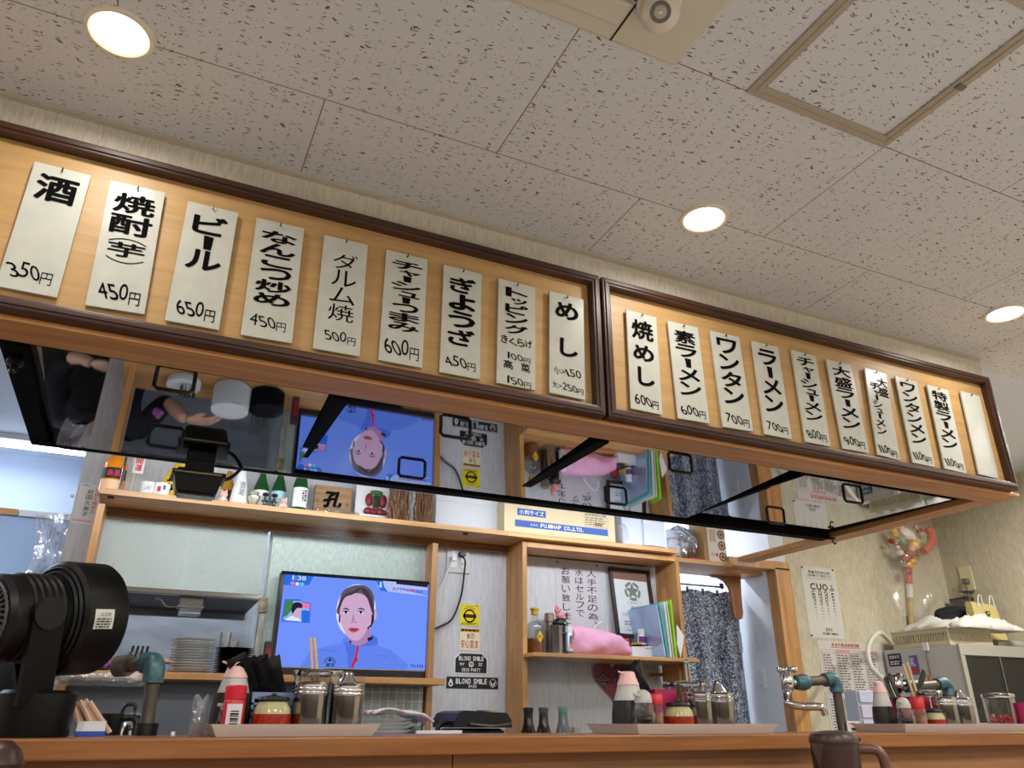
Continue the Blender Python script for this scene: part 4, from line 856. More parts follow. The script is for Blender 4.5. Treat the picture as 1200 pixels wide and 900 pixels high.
tag(MB().grid(crumple(x0-.01, x1+.03, 3.235, 3.285, ZS+.001, ZS+.05, 3), 20, 8).build('plastic_bag', film('tan_film', (226, 206, 180), .45)), 'crumpled clear plastic wrap lying in front of the wooden signboard', 'plastic bag')
# picture card of red peppers
a, b = at(420, 604, 3.27), at(459, 608, 3.27); x0, x1 = a.x, b.x; xm = (x0+x1)/2
t = thing('pepper_display', (xm, 3.27, ZS), 'white card stand with painted red peppers right of the wooden signboard', 'ornament')
MB().box(x0, x1, 3.255, 3.29, ZS+.0005, ZS+.035, .002).build('base', WHITEP, t)
k_ = Ink(); k_.lines(.02, x1-x0-.02, .008, .028, 2, .5, .05, 8); k_.build('base_print', INKGREY, t, Vector((x0, 3.255, ZS+.035)), Vector((1, 0, 0)), Vector((0, 0, -1)))
MB().box(x0-.012, x1+.02, 3.292, 3.298, ZS+.0005, ZS+.17).build('back_card', PAPER, t)
PEP = mat('pepper_red', (128, 34, 48), .4); PGR = mat('pepper_green', (50, 110, 50), .4)
m = MB()
for dx, dz, r in ((-.032, .052, .022), (-.008, .050, .020), (.020, .052, .022), (.038, .05, .017)): m.ball((xm+dx, 3.272, ZS+dz), r, .016, r*.8, 14, 9)
m.build('pepper', PEP, t)
m = MB()
for dx, s_ in ((-.030, -1), (.032, 1)): m.ball((xm+dx, 3.278, ZS+.105), .018, .012, .030, 12, 8)
m.build('upper_pepper', PEP, t)
m = MB()
for dx in (-.012, .0, .012): m.tube(bez([(xm+dx*.4, 3.276, ZS+.065), (xm+dx, 3.274, ZS+.10), (xm+dx*2.0, 3.276, ZS+.14)], 5), [.006]*6+[.005]*5, 8)
m.ball((xm, 3.274, ZS+.14), .03, .01, .01); m.build('stalk', PGR, t)
m = MB(); m.box(xm-.012, xm+.012, 3.265, 3.27, ZS+.07, ZS+.125, .002); m.build('dark_centre', mat('dark_brown_cloth', (50, 36, 32), .7), t)
# bunches of dried twigs hanging over the edge
def twigs(x0, x1, label, seed):
    R_ = random.Random(seed); t = MB()
    for i in range(46):
        x = R_.uniform(x0, x1); y = R_.uniform(3.15, 3.22); top = ZS+R_.uniform(.12, .19); bot = ZS+.003
        if y < 3.147: bot = ZS-.02
        p = [(x, y, top)]; n = 5
        for j in range(1, n+1): p.append((x+R_.uniform(-.007, .007), y+R_.uniform(-.006, .006), top+(bot-top)*j/n))
        t.tube(p, .0026, 5)
    return tag(t.build('dried_twig_bunch', mat('dried_brown', (150, 104, 70), .8, noise=.5, nscale=(90, 90, 90))), label, 'dried plants', 'dried twig bunches')
a, b = at(457, 600, 3.17).x, at(482, 600, 3.17).x; twigs(a, b, 'wider bunch of brown dried twigs on the long shelf, left one', 1)
a2, b2 = at(488, 600, 3.17).x, at(506, 600, 3.17).x; twigs(a2, b2, 'narrower bunch of brown dried twigs on the long shelf, right one', 2)
cx = at(485, 600, 3.30).x
tag(MB().lathe([(.024, ZS+.0005), (.027, ZS+.006), (.027, ZS+.09), (.012, ZS+.12), (.011, ZS+.16)], cx, 3.30, 24).build('white_bottle', WHITEC), 'white bottle standing between the two dried twig bunches', 'bottle')
# white panel
a, b = at(510, 610, 3.26).x, at(587, 615, 3.26).x
t = thing('white_box', ((a+b)/2, 3.29, ZS), 'large plain white box on the long shelf left of the carton', 'box')
MB().box(a, b, 3.26, 3.36, ZS+.0005, ZS+.165, .003).build('box_body', mat('white_card', (214, 216, 222), .6), t)
m = MB(); m.box(a-.002, b+.002, 3.258, 3.362, ZS+.135, ZS+.168, .002); m.build('lid', mat('white_card', (214, 216, 222), .6), t)
# cardboard carton
c0, c1 = at(591, 612, 3.18), at(721, 625, 3.18); x0, x1 = c0.x, c1.x; H_ = .155; YC = 3.18
t = thing('cardboard_carton', ((x0+x1)/2, 3.27, ZS), 'beige cardboard carton with blue stripes on the long shelf above the cabinet', 'carton')
CARD = mat('carton_beige', (214, 196, 158), .75); CBLUE = mat('carton_blue_print', (60, 92, 168), .6)
MB().box(x0, x1, YC, 3.37, ZS+.0005, ZS+H_, .002).build('box_body', CARD, t)
W_ = x1-x0; o = Vector((x0, YC, ZS+H_)); EX, EY = Vector((1, 0, 0)), Vector((0, 0, -1))
k_ = Ink(); k_.rect(W_*.11, W_*.36, .035, .068); k_.rect(W_*.09, W_*.93, .090, .122); k_.build('blue_print', CBLUE, t, o, EX, EY)
k_ = Ink(); k_.row('小判サイズ', W_*.125, W_*.345, .040, .063, .02); k_.row('FUJINAP CO.,LTD.', W_*.31, W_*.70, .097, .115, .028); k_.row('発売元', W_*.22, W_*.29, .102, .112, .0); k_.build('white_lettering', LETWHITE, t, o, EX, EY, .0014)
k_ = Ink(); k_.lines(W_*.72, W_*.92, .02, .03, 1, .7, .05, 3); k_.lines(W_*.72, W_*.92, .036, .080, 4, .45, .2, 5); k_.rect(W_*.71, W_*.712, .032, .084); k_.rect(W_*.93, W_*.932, .032, .084); k_.rect(W_*.71, W_*.93, .032, .0335); k_.rect(W_*.71, W_*.93, .083, .0845)
for i in range(10): k_.rect(W_*(.80+.008*i), W_*(.80+.008*i+.003+.002*(i % 3)), .062, .078)
k_.build('grey_print', mat('carton_grey_print', (110, 104, 100), .7), t, o, EX, EY)
m = MB(); m.box(x0-.0006, x1+.0006, 3.268, 3.282, ZS+H_-.03, ZS+H_+.0006); m.build('tape', mat('tape_tan', (196, 170, 120), .3), t)
# clear bag with a white package and a black tray
a, b = at(735, 630, 3.20).x, at(778, 633, 3.20).x
t = thing('white_package', ((a+b)/2, 3.27, ZS), 'white paper package with a black base at the right end of the long shelf', 'package')
MB().box(a+.03, b, 3.20, 3.34, ZS+.0005, ZS+.012, .003).build('base', BLACKP, t)
MB().box(a-.02, (a+b)/2-.01, 3.21, 3.36, ZS+.0135, ZS+.17, .003).box((a+b)/2-.012, b+.005, 3.195, 3.35, ZS+.0135, ZS+.17, .003).build('wrapper', mat('pale_blue_paper', (206, 212, 230), .5), t)
tag(MB().grid(crumple(at(722, 620, 3.2).x, at(742, 630, 3.2).x, 3.19, 3.27, ZS+.001, ZS+.13, 9), 16, 12).build('plastic_bag', film('clear_film_b', (240, 240, 245), .35)), 'crumpled clear plastic bag between the carton and the white package', 'plastic bag')

# ================================================================== THINGS IN THE WALL CABINET
ZMS = ZM+.0005
# whisky bottle
Y = 3.28; cx = at(627, 760, Y).x
t = thing('whisky_bottle', (cx, Y, ZM), 'clear whisky bottle half full with a yellow diamond label on the cabinet shelf', 'bottle')
sp_ = [(.036, ZMS), (.040, ZMS+.006), (.040, ZMS+.120), (.030, ZMS+.140), (.014, ZMS+.152), (.013, ZMS+.178), (.016, ZMS+.180)]
MB().lathe(sp_, cx, Y, 28).build('glass', GLASS, t)
MB().lathe([(.034, ZMS+.004), (.0375, ZMS+.008), (.0375, ZMS+.072)], cx, Y, 28).build('whisky', mat('whisky_amber', (118, 60, 18), .1), t)
k_ = Ink(); k_.poly([(.016, 0), (.032, .027), (.016, .054), (0, .027)]); k_.build('label', mat('label_yellow', (222, 180, 30), .4), t, Vector((cx-.010, Y-.0405, ZMS+.106)), Vector((1, 0, 0)), Vector((0, 0, -1)))
k_ = Ink(); k_.lines(.006, .026, .02, .034, 2, .5); k_.build('label_print', INK, t, Vector((cx-.010, Y-.0413, ZMS+.106)), Vector((1, 0, 0)), Vector((0, 0, -1)))
MB().lathe([(.0165, ZMS+.176), (.0165, ZMS+.196), (.021, ZMS+.198), (.021, ZMS+.206), (.018, ZMS+.208)], cx, Y, 24).build('stopper', mat('stopper_gold', (200, 170, 60), .35, .3), t)
# glass jug behind
Y = 3.34; cx = at(636, 760, Y).x
t = thing('glass_jug', (cx, Y, ZM), 'clear glass jug behind the whisky bottle and the steel pitcher', 'jug')
MB().lathe([(.03, ZMS), (.033, ZMS+.004), (.036, ZMS+.12), (.034, ZMS+.12), (.031, ZMS+.008), (0, ZMS+.007)], cx, Y, 28).build('glass', GLASS, t)
MB().tube(bez([(cx+.034, Y, ZMS+.10), (cx+.058, Y, ZMS+.09), (cx+.056, Y, ZMS+.04), (cx+.034, Y, ZMS+.03)], 6), .004, 8).build('handle', GLASS, t)
# steel pitcher
Y = 3.26; cx = at(652, 765, Y).x; r = .031
t = thing('steel_pitcher', (cx, Y, ZM), 'tall brushed steel pitcher with a black handle on the cabinet shelf', 'pitcher')
MB().lathe([(r, ZMS), (r*1.02, ZMS+.004), (r, ZMS+.126), (r*1.08, ZMS+.133), (r*1.02, ZMS+.133), (r*.94, ZMS+.12), (r*.9, ZMS+.01), (0, ZMS+.008)], cx, Y, 32).build('body', STEEL, t)
MB().tube(bez([(cx+r*.95, Y-.006, ZMS+.098), (cx+r*1.9, Y-.012, ZMS+.098), (cx+r*2.1, Y-.014, ZMS+.07), (cx+r*1.9, Y-.012, ZMS+.022), (cx+r*.95, Y-.006, ZMS+.016)], 6), .0055, 8).build('handle', BLACKP, t)
# steel cup upside down and black cap with a pink plush pig on top of things
Y = 3.345; cx = at(643.5, 722, Y).x
t = thing('steel_canister', (cx, Y, ZM), 'narrow steel canister with a cup lid behind the steel pitcher', 'canister')
MB().lathe([(.020, ZMS), (.021, ZMS+.004), (.021, ZMS+.155)], cx, Y, 24).build('body', STEEL, t)
MB().lathe([(.022, ZMS+.1555), (.024, ZMS+.158), (.022, ZMS+.195), (.020, ZMS+.197)], cx, Y, 24).build('cup_lid', mat('bronze_steel', (170, 156, 140), .3, .9), t)
Y = 3.335; cx = at(656, 725, Y).x
t = thing('black_speaker_box', (cx, Y, ZM), 'black rounded container on the cabinet shelf holding a pink plush pig', 'container')
MB().lathe([(.024, ZMS), (.024, ZMS+.142), (.033, ZMS+.148), (.033, ZMS+.160), (.024, ZMS+.172)], cx, Y, 24).build('body', BLACKP, t)
MB().box(cx+.006, cx+.016, Y-.0345, Y-.030, ZMS+.148, ZMS+.156, .001).build('green_light', mat('green_plastic', (130, 200, 70), .4), t)
t = thing('plush_pig', (cx-.006, Y, ZMS+.172), 'pink plush pig sitting on the black container above the steel pitcher', 'plush toy')
m = MB(); b_ = ZMS+.172
m.ball((cx-.002, Y-.004, b_+.016), .022, .016, .017); m.ball((cx-.014, Y-.006, b_+.038), .016, .014, .018); m.ball((cx-.018, Y-.004, b_+.056), .008, .007, .010)
m.ball((cx+.020, Y-.006, b_+.006), .014, .008, .006); m.ball((cx-.014, Y-.021, b_+.036), .006, .005, .005)
m.build('body', mat('plush_pink', (226, 150, 150), .9), t)
m = MB(); m.ball((cx-.020, Y-.018, b_+.046), .003); m.ball((cx-.006, Y-.019, b_+.040), .003); m.build('eyes', INK, t)
# spray can
Y = 3.25; cx = at(668, 766, Y).x
t = thing('spray_can', (cx, Y, ZM), 'white and silver spray can between the steel pitcher and the pink towel', 'can')
MB().lathe([(.018, ZMS), (.0195, ZMS+.003), (.0195, ZMS+.022)], cx, Y, 24).build('base', STEEL, t)
MB().lathe([(.0192, ZMS+.022), (.0192, ZMS+.098), (.015, ZMS+.104)], cx, Y, 24).build('body', mat('can_silver_blue', (190, 200, 214), .3, .4), t)
MB().lathe([(.0165, ZMS+.1045), (.0165, ZMS+.128), (.014, ZMS+.130)], cx, Y, 24).build('cap', WHITEP, t)
m = MB(); label_band(m, cx, Y, .0196, ZMS+.034, ZMS+.048, .8); m.build('yellow_band', mat('can_yellow', (214, 190, 60), .4), t)
m = MB(); label_band(m, cx, Y, .0196, ZMS+.052, ZMS+.088, .5); m.build('dark_print', mat('can_dark', (70, 80, 100), .4), t)
# pink towel
a, b = at(674, 772, 3.22), at(740, 775, 3.22); x0, x1 = a.x, b.x
t = thing('pink_towel', ((x0+x1)/2, 3.26, ZM), 'folded pink towel lying on the cabinet shelf below the handwritten notice', 'towel')
def tw(u, v):
    a_ = 2*PI*v; sag = .010*math.sin(5*u+.5)+.006*math.sin(13*u)
    rx, rz = .058, .056+.006*math.sin(3*u+1)
    if u > .86: rz *= 1-(u-.86)*2.2
    tw_ = .006*math.sin(9*u+3*a_)+.004*math.sin(17*u-2*a_)
    z = rz+rz*math.sin(a_)*(1 if math.sin(a_) > 0 else .97)
    return (x0+(x1-x0)*u+.010*math.cos(a_)*(1-2*u)+tw_-.02*(math.sin(a_) < -.2)*(u-.0)*0, 3.275+(rx+tw_)*math.cos(a_), ZMS+z+sag*math.sin(a_)*.5+.004*(1+math.sin(a_)))
k = NT('terry_pink'); n = k.noise(k.coords((260,)*3), 1, 3); n2 = k.noise(k.coords((25,)*3), 1, 3)
k.t.links.new(k.mixc(n2.outputs[0], rgb((222, 150, 190)), rgb((240, 186, 214))), k.b.inputs['Base Color']); bp = k.n('Bump'); bp.inputs['Strength'].default_value = .8; bp.inputs['Distance'].default_value = .004; k.t.links.new(n.outputs[0], bp.inputs['Height']); k.t.links.new(bp.outputs[0], k.b.inputs['Normal']); k.b.inputs['Roughness'].default_value = .95
TERRY = k.m
m = MB(); m.grid(tw, 34, 28)
ring0 = [tw(0, j/28) for j in range(28)]; ring1 = [tw(1, j/28) for j in range(28)]
m.add(ring0, [tuple(range(28))], True); m.add(ring1, [tuple(reversed(range(28)))], True); m.build('folded_cloth', TERRY, t)
for j, rz in enumerate((.8, .55, .3)):
    pts = []
    for i in range(15):
        a_ = 2*PI*i/14; pts.append((x0-.002+.011*math.cos(a_)+.001, 3.275+.056*rz*math.cos(a_), ZMS+.060+.054*rz*math.sin(a_)))
    MB().tube(pts, .0025, 6).build('fold_edge', mat('fold_pink', (206, 110, 150), .9), t)
tag(MB().tube(bez(px_path([(693, 741, 3.33), (699, 733, 3.34), (706, 729, 3.345), (711, 733, 3.34), (712, 741, 3.33)]), 7), .003, 8).build('wire_loop', WHITEP), 'thin white wire loop standing behind the pink towel', 'wire')
# handwritten notice
t, P0, w_, h_, ex, ey = sticker('paper_notice', (651.5, 656.5, 704.5, 768), YW-.001, mat('notice_paper', (206, 200, 206), .8), 'handwritten white paper notice pinned to the wall inside the cabinet', 'notice', None, .0)
k_ = Ink(); k_.col('人手不足の為、', w_*.70, w_*.92, h_*.08, h_*.72, -.010, fill=.8); k_.col('水はセルフで', w_*.44, w_*.62, h_*.08, h_*.60, -.010, fill=.8); k_.col('お願い致します', w_*.14, w_*.32, h_*.07, h_*.74, -.010, fill=.8); k_.build('lettering', INK, t, P0, ex, ey)
for u in (.05, .94):
    q = P0+ex*w_*u+ey*h_*.03; MB().ball((q.x, YW-.006, q.z), .0045).build('pin', BLACKP, t)
# framed certificate, leaning
a, b, c, d = at(712.5, 664.5, 3.385), at(759, 668.5, 3.385), at(771, 742, 3.355), at(728, 741, 3.355)
t = thing('certificate_frame', tuple(((c+d)/2)), 'dark framed certificate with a star emblem leaning inside the cabinet', 'picture frame')
zb = ZM+.109; wF = .225; hF = .34; tilt_ = math.radians(6)
exF = Vector((math.cos(.02), 0, -math.sin(.02))); eyF = Vector((math.sin(.02)*math.cos(tilt_), -math.sin(tilt_), -math.cos(tilt_)*math.cos(.02)))
TL = Vector((at(712.5, 664.5, 3.385).x, 3.384, at(712.5, 664.5, 3.385).z)); wF = (at(759, 668.5, 3.385)-TL).x; hF = TL.z-(ZM+.105)
nF = exF.cross(eyF).normalized()
def fbox(m, u0, u1, v0, v1, d0, d1):
    vs = [TL+exF*u+eyF*v-nF*dd for dd in (d0, d1) for u, v in ((u0, v0), (u1, v0), (u1, v1), (u0, v1))]
    m.add(vs, [(0, 3, 2, 1), (4, 5, 6, 7), (0, 1, 5, 4), (1, 2, 6, 5), (2, 3, 7, 6), (3, 0, 4, 7)]); return m
f_ = .016; DKF = mat('certificate_dark_frame', (44, 28, 24), .35)
m = MB(); fbox(m, 0, wF, 0, f_, -.004, .012); fbox(m, 0, wF, hF-f_, hF, -.004, .012); fbox(m, 0, f_, f_, hF-f_, -.004, .012); fbox(m, wF-f_, wF, f_, hF-f_, -.004, .012); m.build('frame', DKF, t)
m = MB(); fbox(m, f_, wF-f_, f_, hF-f_, -.004, .003); m.build('mount_board', mat('mount_brown', (128, 92, 78), .7), t)
m = MB(); fbox(m, f_+.004, wF-f_-.006, f_+.042, hF-f_-.002, .0032, .0038); m.build('certificate', mat('certificate_paper', (214, 218, 222), .6), t)
k_ = Ink(); uc, vc = wF*.52, hF*.33; rS = wF*.20
for i in range(5): 
    a0 = -PI/2+2*PI*i/5; k_.ring(uc, vc, rS*.70, rS, a0+.16, a0+2*PI/5-.16, 8)
star = [(uc+(rS*(.92 if i % 2 == 0 else .40))*math.cos(-PI/2+PI*i/5), vc+(rS*(.92 if i % 2 == 0 else .40))*math.sin(-PI/2+PI*i/5)) for i in range(10)]
k_.put(star+[(uc, vc)], [(10, i, (i+1) % 10) for i in range(10)])
k_.build('emblem', mat('emblem_grey', (120, 124, 116), .6), t, TL-nF*.0038, exF, eyF)
k_ = Ink(); k_.row('認定証', wF*.42, wF*.62, hF*.485, hF*.515, .0); k_.row('金賞', wF*.42, wF*.62, hF*.55, hF*.59, .012); k_.lines(wF*.2, wF*.86, hF*.65, hF*.70, 2, .4, .3, 4); k_.lines(wF*.22, wF*.6, hF*.76, hF*.83, 2, .4, .3, 6); k_.lines(wF*.25, wF*.75, hF*.885, hF*.91, 1, .5, .1, 7)
k_.ring(wF*.52, hF*.5, wF*.155, wF*.16, ky=.45); k_.build('lettering', INKGREY, t, TL-nF*.0040, exF, eyF)
# white plastic tray box and what lies in it
a, b = at(742, 776, 3.21), at(783, 778, 3.21); x0, x1 = a.x, b.x
t = thing('white_tray_box', ((x0+x1)/2, 3.27, ZM), 'white plastic tray box at the right end of the cabinet shelf', 'tray box')
h_ = .052; m = MB(); m.box(x0, x1, 3.21, 3.34, ZMS, ZMS+.004); m.box(x0, x1, 3.21, 3.214, ZMS+.004, ZMS+h_); m.box(x0, x1, 3.336, 3.34, ZMS+.004, ZMS+h_); m.box(x0, x0+.004, 3.214, 3.336, ZMS+.004, ZMS+h_); m.box(x1-.004, x1, 3.214, 3.336, ZMS+.004, ZMS+h_); m.build('box_body', WHITEP, t)
m = MB(); m.box(x0+.07, x1+.01, 3.206, 3.2115, ZMS+h_-.006, ZMS+h_+.004, .002); m.build('front_rim', WHITEP, t)
zt_ = ZMS+.0045
cx = at(745, 752, 3.27).x; tag(MB().lathe([(.022, zt_), (.022, zt_+.085), (.018, zt_+.092)], x0+.027, 3.30, 22).build('red_tin', mat('tin_dark_red', (150, 26, 34), .35, .3)), 'dark red tin standing in the white tray box', 'tin')
cx = at(751.5, 740, 3.25).x; t = thing('pill_bottle', (cx, 3.25, zt_), 'white capped bottle with a purple label standing in the white tray box', 'bottle')
MB().lathe([(.018, zt_), (.019, zt_+.004), (.019, zt_+.100), (.016, zt_+.106)], cx, 3.25, 24).build('body', mat('pill_white', (228, 214, 214), .4), t)
m = MB(); label_band(m, cx, 3.25, .0194, zt_+.068, zt_+.098, 1.4); m.build('label', mat('label_purple', (110, 50, 120), .4), t)
MB().lathe([(.017, zt_+.1065), (.017, zt_+.128), (.014, zt_+.131)], cx, 3.25, 24, flute=.03, nfl=14).build('cap', WHITEP, t)
m = MB(); m.box(x0+.05, x1-.05, 3.23, 3.31, zt_+.054, zt_+.060, .001, rot=.1); cx = (x0+x1)/2
tag(m.build('black_booklet', mat('booklet_black', (36, 34, 36), .5)), 'flat black booklet lying across the white tray box', 'booklet')
tag(MB().box(x0+.052, x1-.075, 3.238, 3.30, zt_+.0605, zt_+.070, .002, rot=.15).build('yellow_packet', mat('packet_yellow', (206, 188, 60), .5)), 'small yellow packet lying on the black booklet', 'packet')
cx = at(772, 766, 3.225).x; tag(MB().grid(crumple(cx-.045, cx+.05, 3.222, 3.30, zt_+.0005, zt_+.080, 21, amp=.008), 14, 12).build('tissue_packet', film('packet_film', (226, 232, 240), .7)), 'clear and white crumpled packet at the right of the white tray box', 'packet')
tag(MB().ball((cx+.012, 3.232, zt_+.045), .022, .008, .014).build('blue_label_sponge', mat('packet_blue', (50, 110, 200), .45)), 'small blue rounded pad showing through the crumpled packet', 'pad')
# white clip with loops hanging near the folders
t = thing('white_clip', tuple(at(768, 742, 3.24)), 'white plastic scissors-like clip standing between the certificate and the folders', 'clip')
zc = ZMS+.06
pp = [at(760, 712, 3.26), at(769, 727, 3.25), at(772, 744, 3.25)]; MB().tube(bez(pp, 6), .005, 8).build('upper_arm', WHITEP, t)
pp = [at(764, 722, 3.25), at(776, 728, 3.25), at(780, 736, 3.25), at(775, 745, 3.25), at(769, 744, 3.25), at(770, 734, 3.25)]; MB().tube(bez(pp, 6), .005, 8).build('loop', WHITEP, t)
q = at(771, 745, 3.25); MB().box(q.x-.012, q.x+.012, 3.238, 3.262, zc, q.z+.006, .003).build('base', WHITEP, t)
# folders
def folder(x, w_, h, y0, y1, mt, label, lean):
    m = MB(); L = lean
    vs = []
    for dx in (0, w_):
        for (yy, zz) in ((y0, 0), (y1, 0), (y1, h), (y0, h)): vs.append((x+dx+L*zz, yy, ZMS+.001+zz))
    m.add(vs, [(0, 1, 2, 3), (7, 6, 5, 4), (0, 4, 5, 1), (1, 5, 6, 2), (2, 6, 7, 3), (3, 7, 4, 0)]); return tag(m.build('folder', mt), label, 'folder', 'folders at the right end of the cabinet shelf')
xf = x1+.008
FB = film('folder_blue_film', (200, 220, 250), .72, .3, 4)
xs_ = [(.000, .006, .235, 'translucent pale blue folder, first of the folders beside the white tray box', FB),
       (.011, .005, .245, 'teal folder second in the row at the right of the cabinet shelf', mat('folder_teal', (90, 184, 180), .5)),
       (.020, .006, .250, 'white folder third in the row at the right of the cabinet shelf', mat('folder_white', (220, 222, 222), .5)),
       (.030, .004, .252, 'cream folder fourth in the row at the right of the cabinet shelf', mat('folder_cream', (224, 214, 180), .5))]
xf = at(777, 775, 3.13).x
for dx, w2, h2, lb, mt in xs_: folder(xf+dx*1.6, w2, h2, 3.112, 3.36 if dx < .025 else 3.196, mt, lb, -.12 if dx < .015 else -.06)
# green folder hangs outside the cabinet's end panel
xg = xf+.060
folder(xg, .010, .262, 3.112, 3.196, mat('folder_lime', (140, 200, 40), .45), 'lime green folder, rightmost of the folders at the end of the cabinet shelf', -.03)
m = MB(); q = at(806, 745, 3.20); m.add([(xg+.016, 3.105, ZM+.15), (xg+.055, 3.108, ZM+.10), (xg+.028, 3.110, ZM+.001), (xg+.013, 3.111, ZM+.06), (xg+.016, 3.108, ZM+.15), (xg+.055, 3.111, ZM+.10), (xg+.028, 3.113, ZM+.001), (xg+.013, 3.114, ZM+.06)], [(0, 1, 2, 3), (7, 6, 5, 4), (0, 4, 5, 1), (1, 5, 6, 2), (2, 6, 7, 3), (3, 7, 4, 0)])
tag(m.build('paper_slip', PAPER), 'folded white paper slip tucked beside the green folder', 'paper')
# red heart shaped sign on the wall, under the shelf
c = at(718, 800, YW); t = thing('heart_sign', (c.x, YW, c.z), 'dark red heart shaped wall sign with outlined characters below the cabinet shelf', 'sign')
HW = .125; heart = []
for i in range(40):
    a_ = 2*PI*i/40; hx_ = 16*math.sin(a_)**3/17; hy_ = (13*math.cos(a_)-5*math.cos(2*a_)-2*math.cos(3*a_)-math.cos(4*a_))/17
    heart.append((c.x+hx_*HW, c.z+.02+hy_*HW))
MB().prism(heart, YW-.004, YW-.001).build('outline', mat('sign_grey_line', (150, 140, 140), .6), t)
MB().prism([(c.x+(x-c.x)*.93, c.z+(z-c.z)*.93) for x, z in heart], YW-.0052, YW-.0042).build('red_face', mat('sign_dark_red', (140, 44, 54), .6), t)
k_ = Ink(); k_.ch('令', .02, .10, .05, .135, .03); k_.ch('和', .11, .19, .03, .115, .03); k_.build('lettering_outline', mat('sign_grey_line', (150, 140, 140), .6), t, Vector((c.x-.115, YW-.0055, c.z+.10)), Vector((1, 0, 0)), Vector((0, 0, -1)))
k_ = Ink(); k_.ch('令', .02, .10, .05, .135, .004); k_.ch('和', .11, .19, .03, .115, .004); k_.build('lettering', mat('sign_dark_line', (60, 30, 34), .6), t, Vector((c.x-.115, YW-.0068, c.z+.10)), Vector((1, 0, 0)), Vector((0, 0, -1)))
# bottles on the back counter
def plain_bottle(px, ytop, Y, mt, capm, label):
    cx = at(px, 850, Y).x; z1 = zpx(px, ytop, Y); z = BACKZ+.0005; h = z1-z; r = .046
    t = thing('bottle', (cx, Y, BACKZ), label, 'bottle', 'bottles on the back counter')
    MB().lathe([(r*.92, z), (r, z+.005), (r, z+h*.50), (r*.8, z+h*.60), (r*.45, z+h*.78), (r*.40, z+h*.93)], cx, Y, 24).build('glass', mt, t)
    MB().lathe([(r*.44, z+h*.92), (r*.46, z+h*.99), (r*.40, z+h)], cx, Y, 20).build('cap', capm, t)
plain_bottle(619, 829, 3.10, BROWNG, BLACKP, 'brown bottle partly hidden by the cabinet post, leftmost under the cabinet shelf')
plain_bottle(637, 829, 3.10, BROWNG, mat('cap_dark_grey', (70, 70, 74), .4), 'brown bottle with a dark cap, middle one under the cabinet shelf')
plain_bottle(660, 828, 3.10, mat('grey_bottle_glass', (96, 104, 104), .15), mat('cap_green', (80, 150, 110), .4), 'grey bottle with a green cap under the cabinet shelf')
q = at(677, 858, 3.15); tag(MB().box(q.x-.016, q.x+.016, 3.15, 3.18, BACKZ+.0005, at(677, 852, 3.15).z, .003).build('small_grey_box', mat('pale_grey_plastic', (150, 146, 144), .5)), 'small pale grey box right of the grey bottle on the back counter', 'box')
# hot plate / rice warmer
a, b = at(531, 850, 2.60), at(598, 850, 2.60); x0, x1 = a.x, b.x; z1 = at(565, 833, 2.6).z
tag(MB().box(x0-.06, x1+.1, 2.50, 2.86, .3, PREP-.03).box(x0-.08, x1+.12, 2.48, 2.88, PREP-.03, PREP, .003).build('side_table', DSTEEL), 'steel side table holding the black rice warmer', 'table')
t = thing('rice_warmer', ((x0+x1)/2, 2.68, PREP), 'black rice warmer with a rounded lid below the black stickers', 'rice cooker')
MB().box(x0+.012, x1-.012, 2.60, 2.80, PREP+.0005, z1-.055, .02).build('body', mat('rice_cooker_black', (34, 36, 40), .3), t)
LZ = z1-.052
m = MB(); prof = [(x0, LZ), (x1, LZ), (x1-.003, LZ+.025), (x1-.02, LZ+.046), (x0+.035, LZ+.053), (x0+.012, LZ+.045), (x0-.002, LZ+.02)]
m.prism(prof, 2.585, 2.80); m.build('lid', BLACKP, t)
MB().tube(bez([(x0+.05, 2.578, LZ+.012), ((x0+x1)/2+.02, 2.570, LZ+.006), (x1-.01, 2.578, LZ+.013)], 8), .0045, 8).build('lid_trim', CHROME, t)
MB().box(x1-.075, x1-.05, 2.60, 2.63, LZ+.0505, LZ+.054, .001).build('yellow_button', mat('button_yellow', (226, 190, 60), .4), t)
MB().box((x0+x1)/2-.01, (x0+x1)/2+.02, 2.60, 2.63, LZ+.0505, LZ+.054, .001).build('display', mat('display_grey', (90, 100, 110), .2), t)
MB().tube(bez([(x0+.01, 2.66, LZ+.02), (x0-.028, 2.66, LZ+.005), (x0-.03, 2.66, LZ-.035), (x0-.005, 2.66, LZ-.055)], 6), .009, 8).build('carry_handle', BLACKP, t)

# ================================================================== CURTAIN, BRACKET SHELF, PASSAGE
k = NT('blue_floral_cloth'); co = k.coords((150, 150, 150)); vo = k.n('TexVoronoi'); k.t.links.new(co, vo.inputs['Vector']); vo.inputs['Scale'].default_value = 1
s1 = k.n('SeparateColor'); k.t.links.new(vo.outputs['Color'], s1.inputs[0])
rp = k.n('ValToRGB'); k.t.links.new(s1.outputs[0], rp.inputs[0]); rp.color_ramp.interpolation = 'CONSTANT'
for p, c_ in ((0, (66, 76, 98)), (.28, (112, 126, 150)), (.5, (150, 160, 176)), (.72, (206, 212, 220)), (.9, (140, 120, 150)), (.95, (92, 110, 110))):
    e = rp.color_ramp.elements.new(p) if p else rp.color_ramp.elements[0]; e.position = p; e.color = rgb(c_)
rp.color_ramp.elements[-1].color = rgb((92, 110, 110))
k.t.links.new(rp.outputs[0], k.b.inputs['Base Color']); k.b.inputs['Roughness'].default_value = .9
YCU = 3.66; xa, xb = 2.56, at(866, 700, YCU).x; zt = at(830, 693, YCU).z
t = thing('curtain', ((xa+xb)/2, YCU, zt), 'blue grey floral curtain hanging in the doorway behind the cabinet', 'curtain')
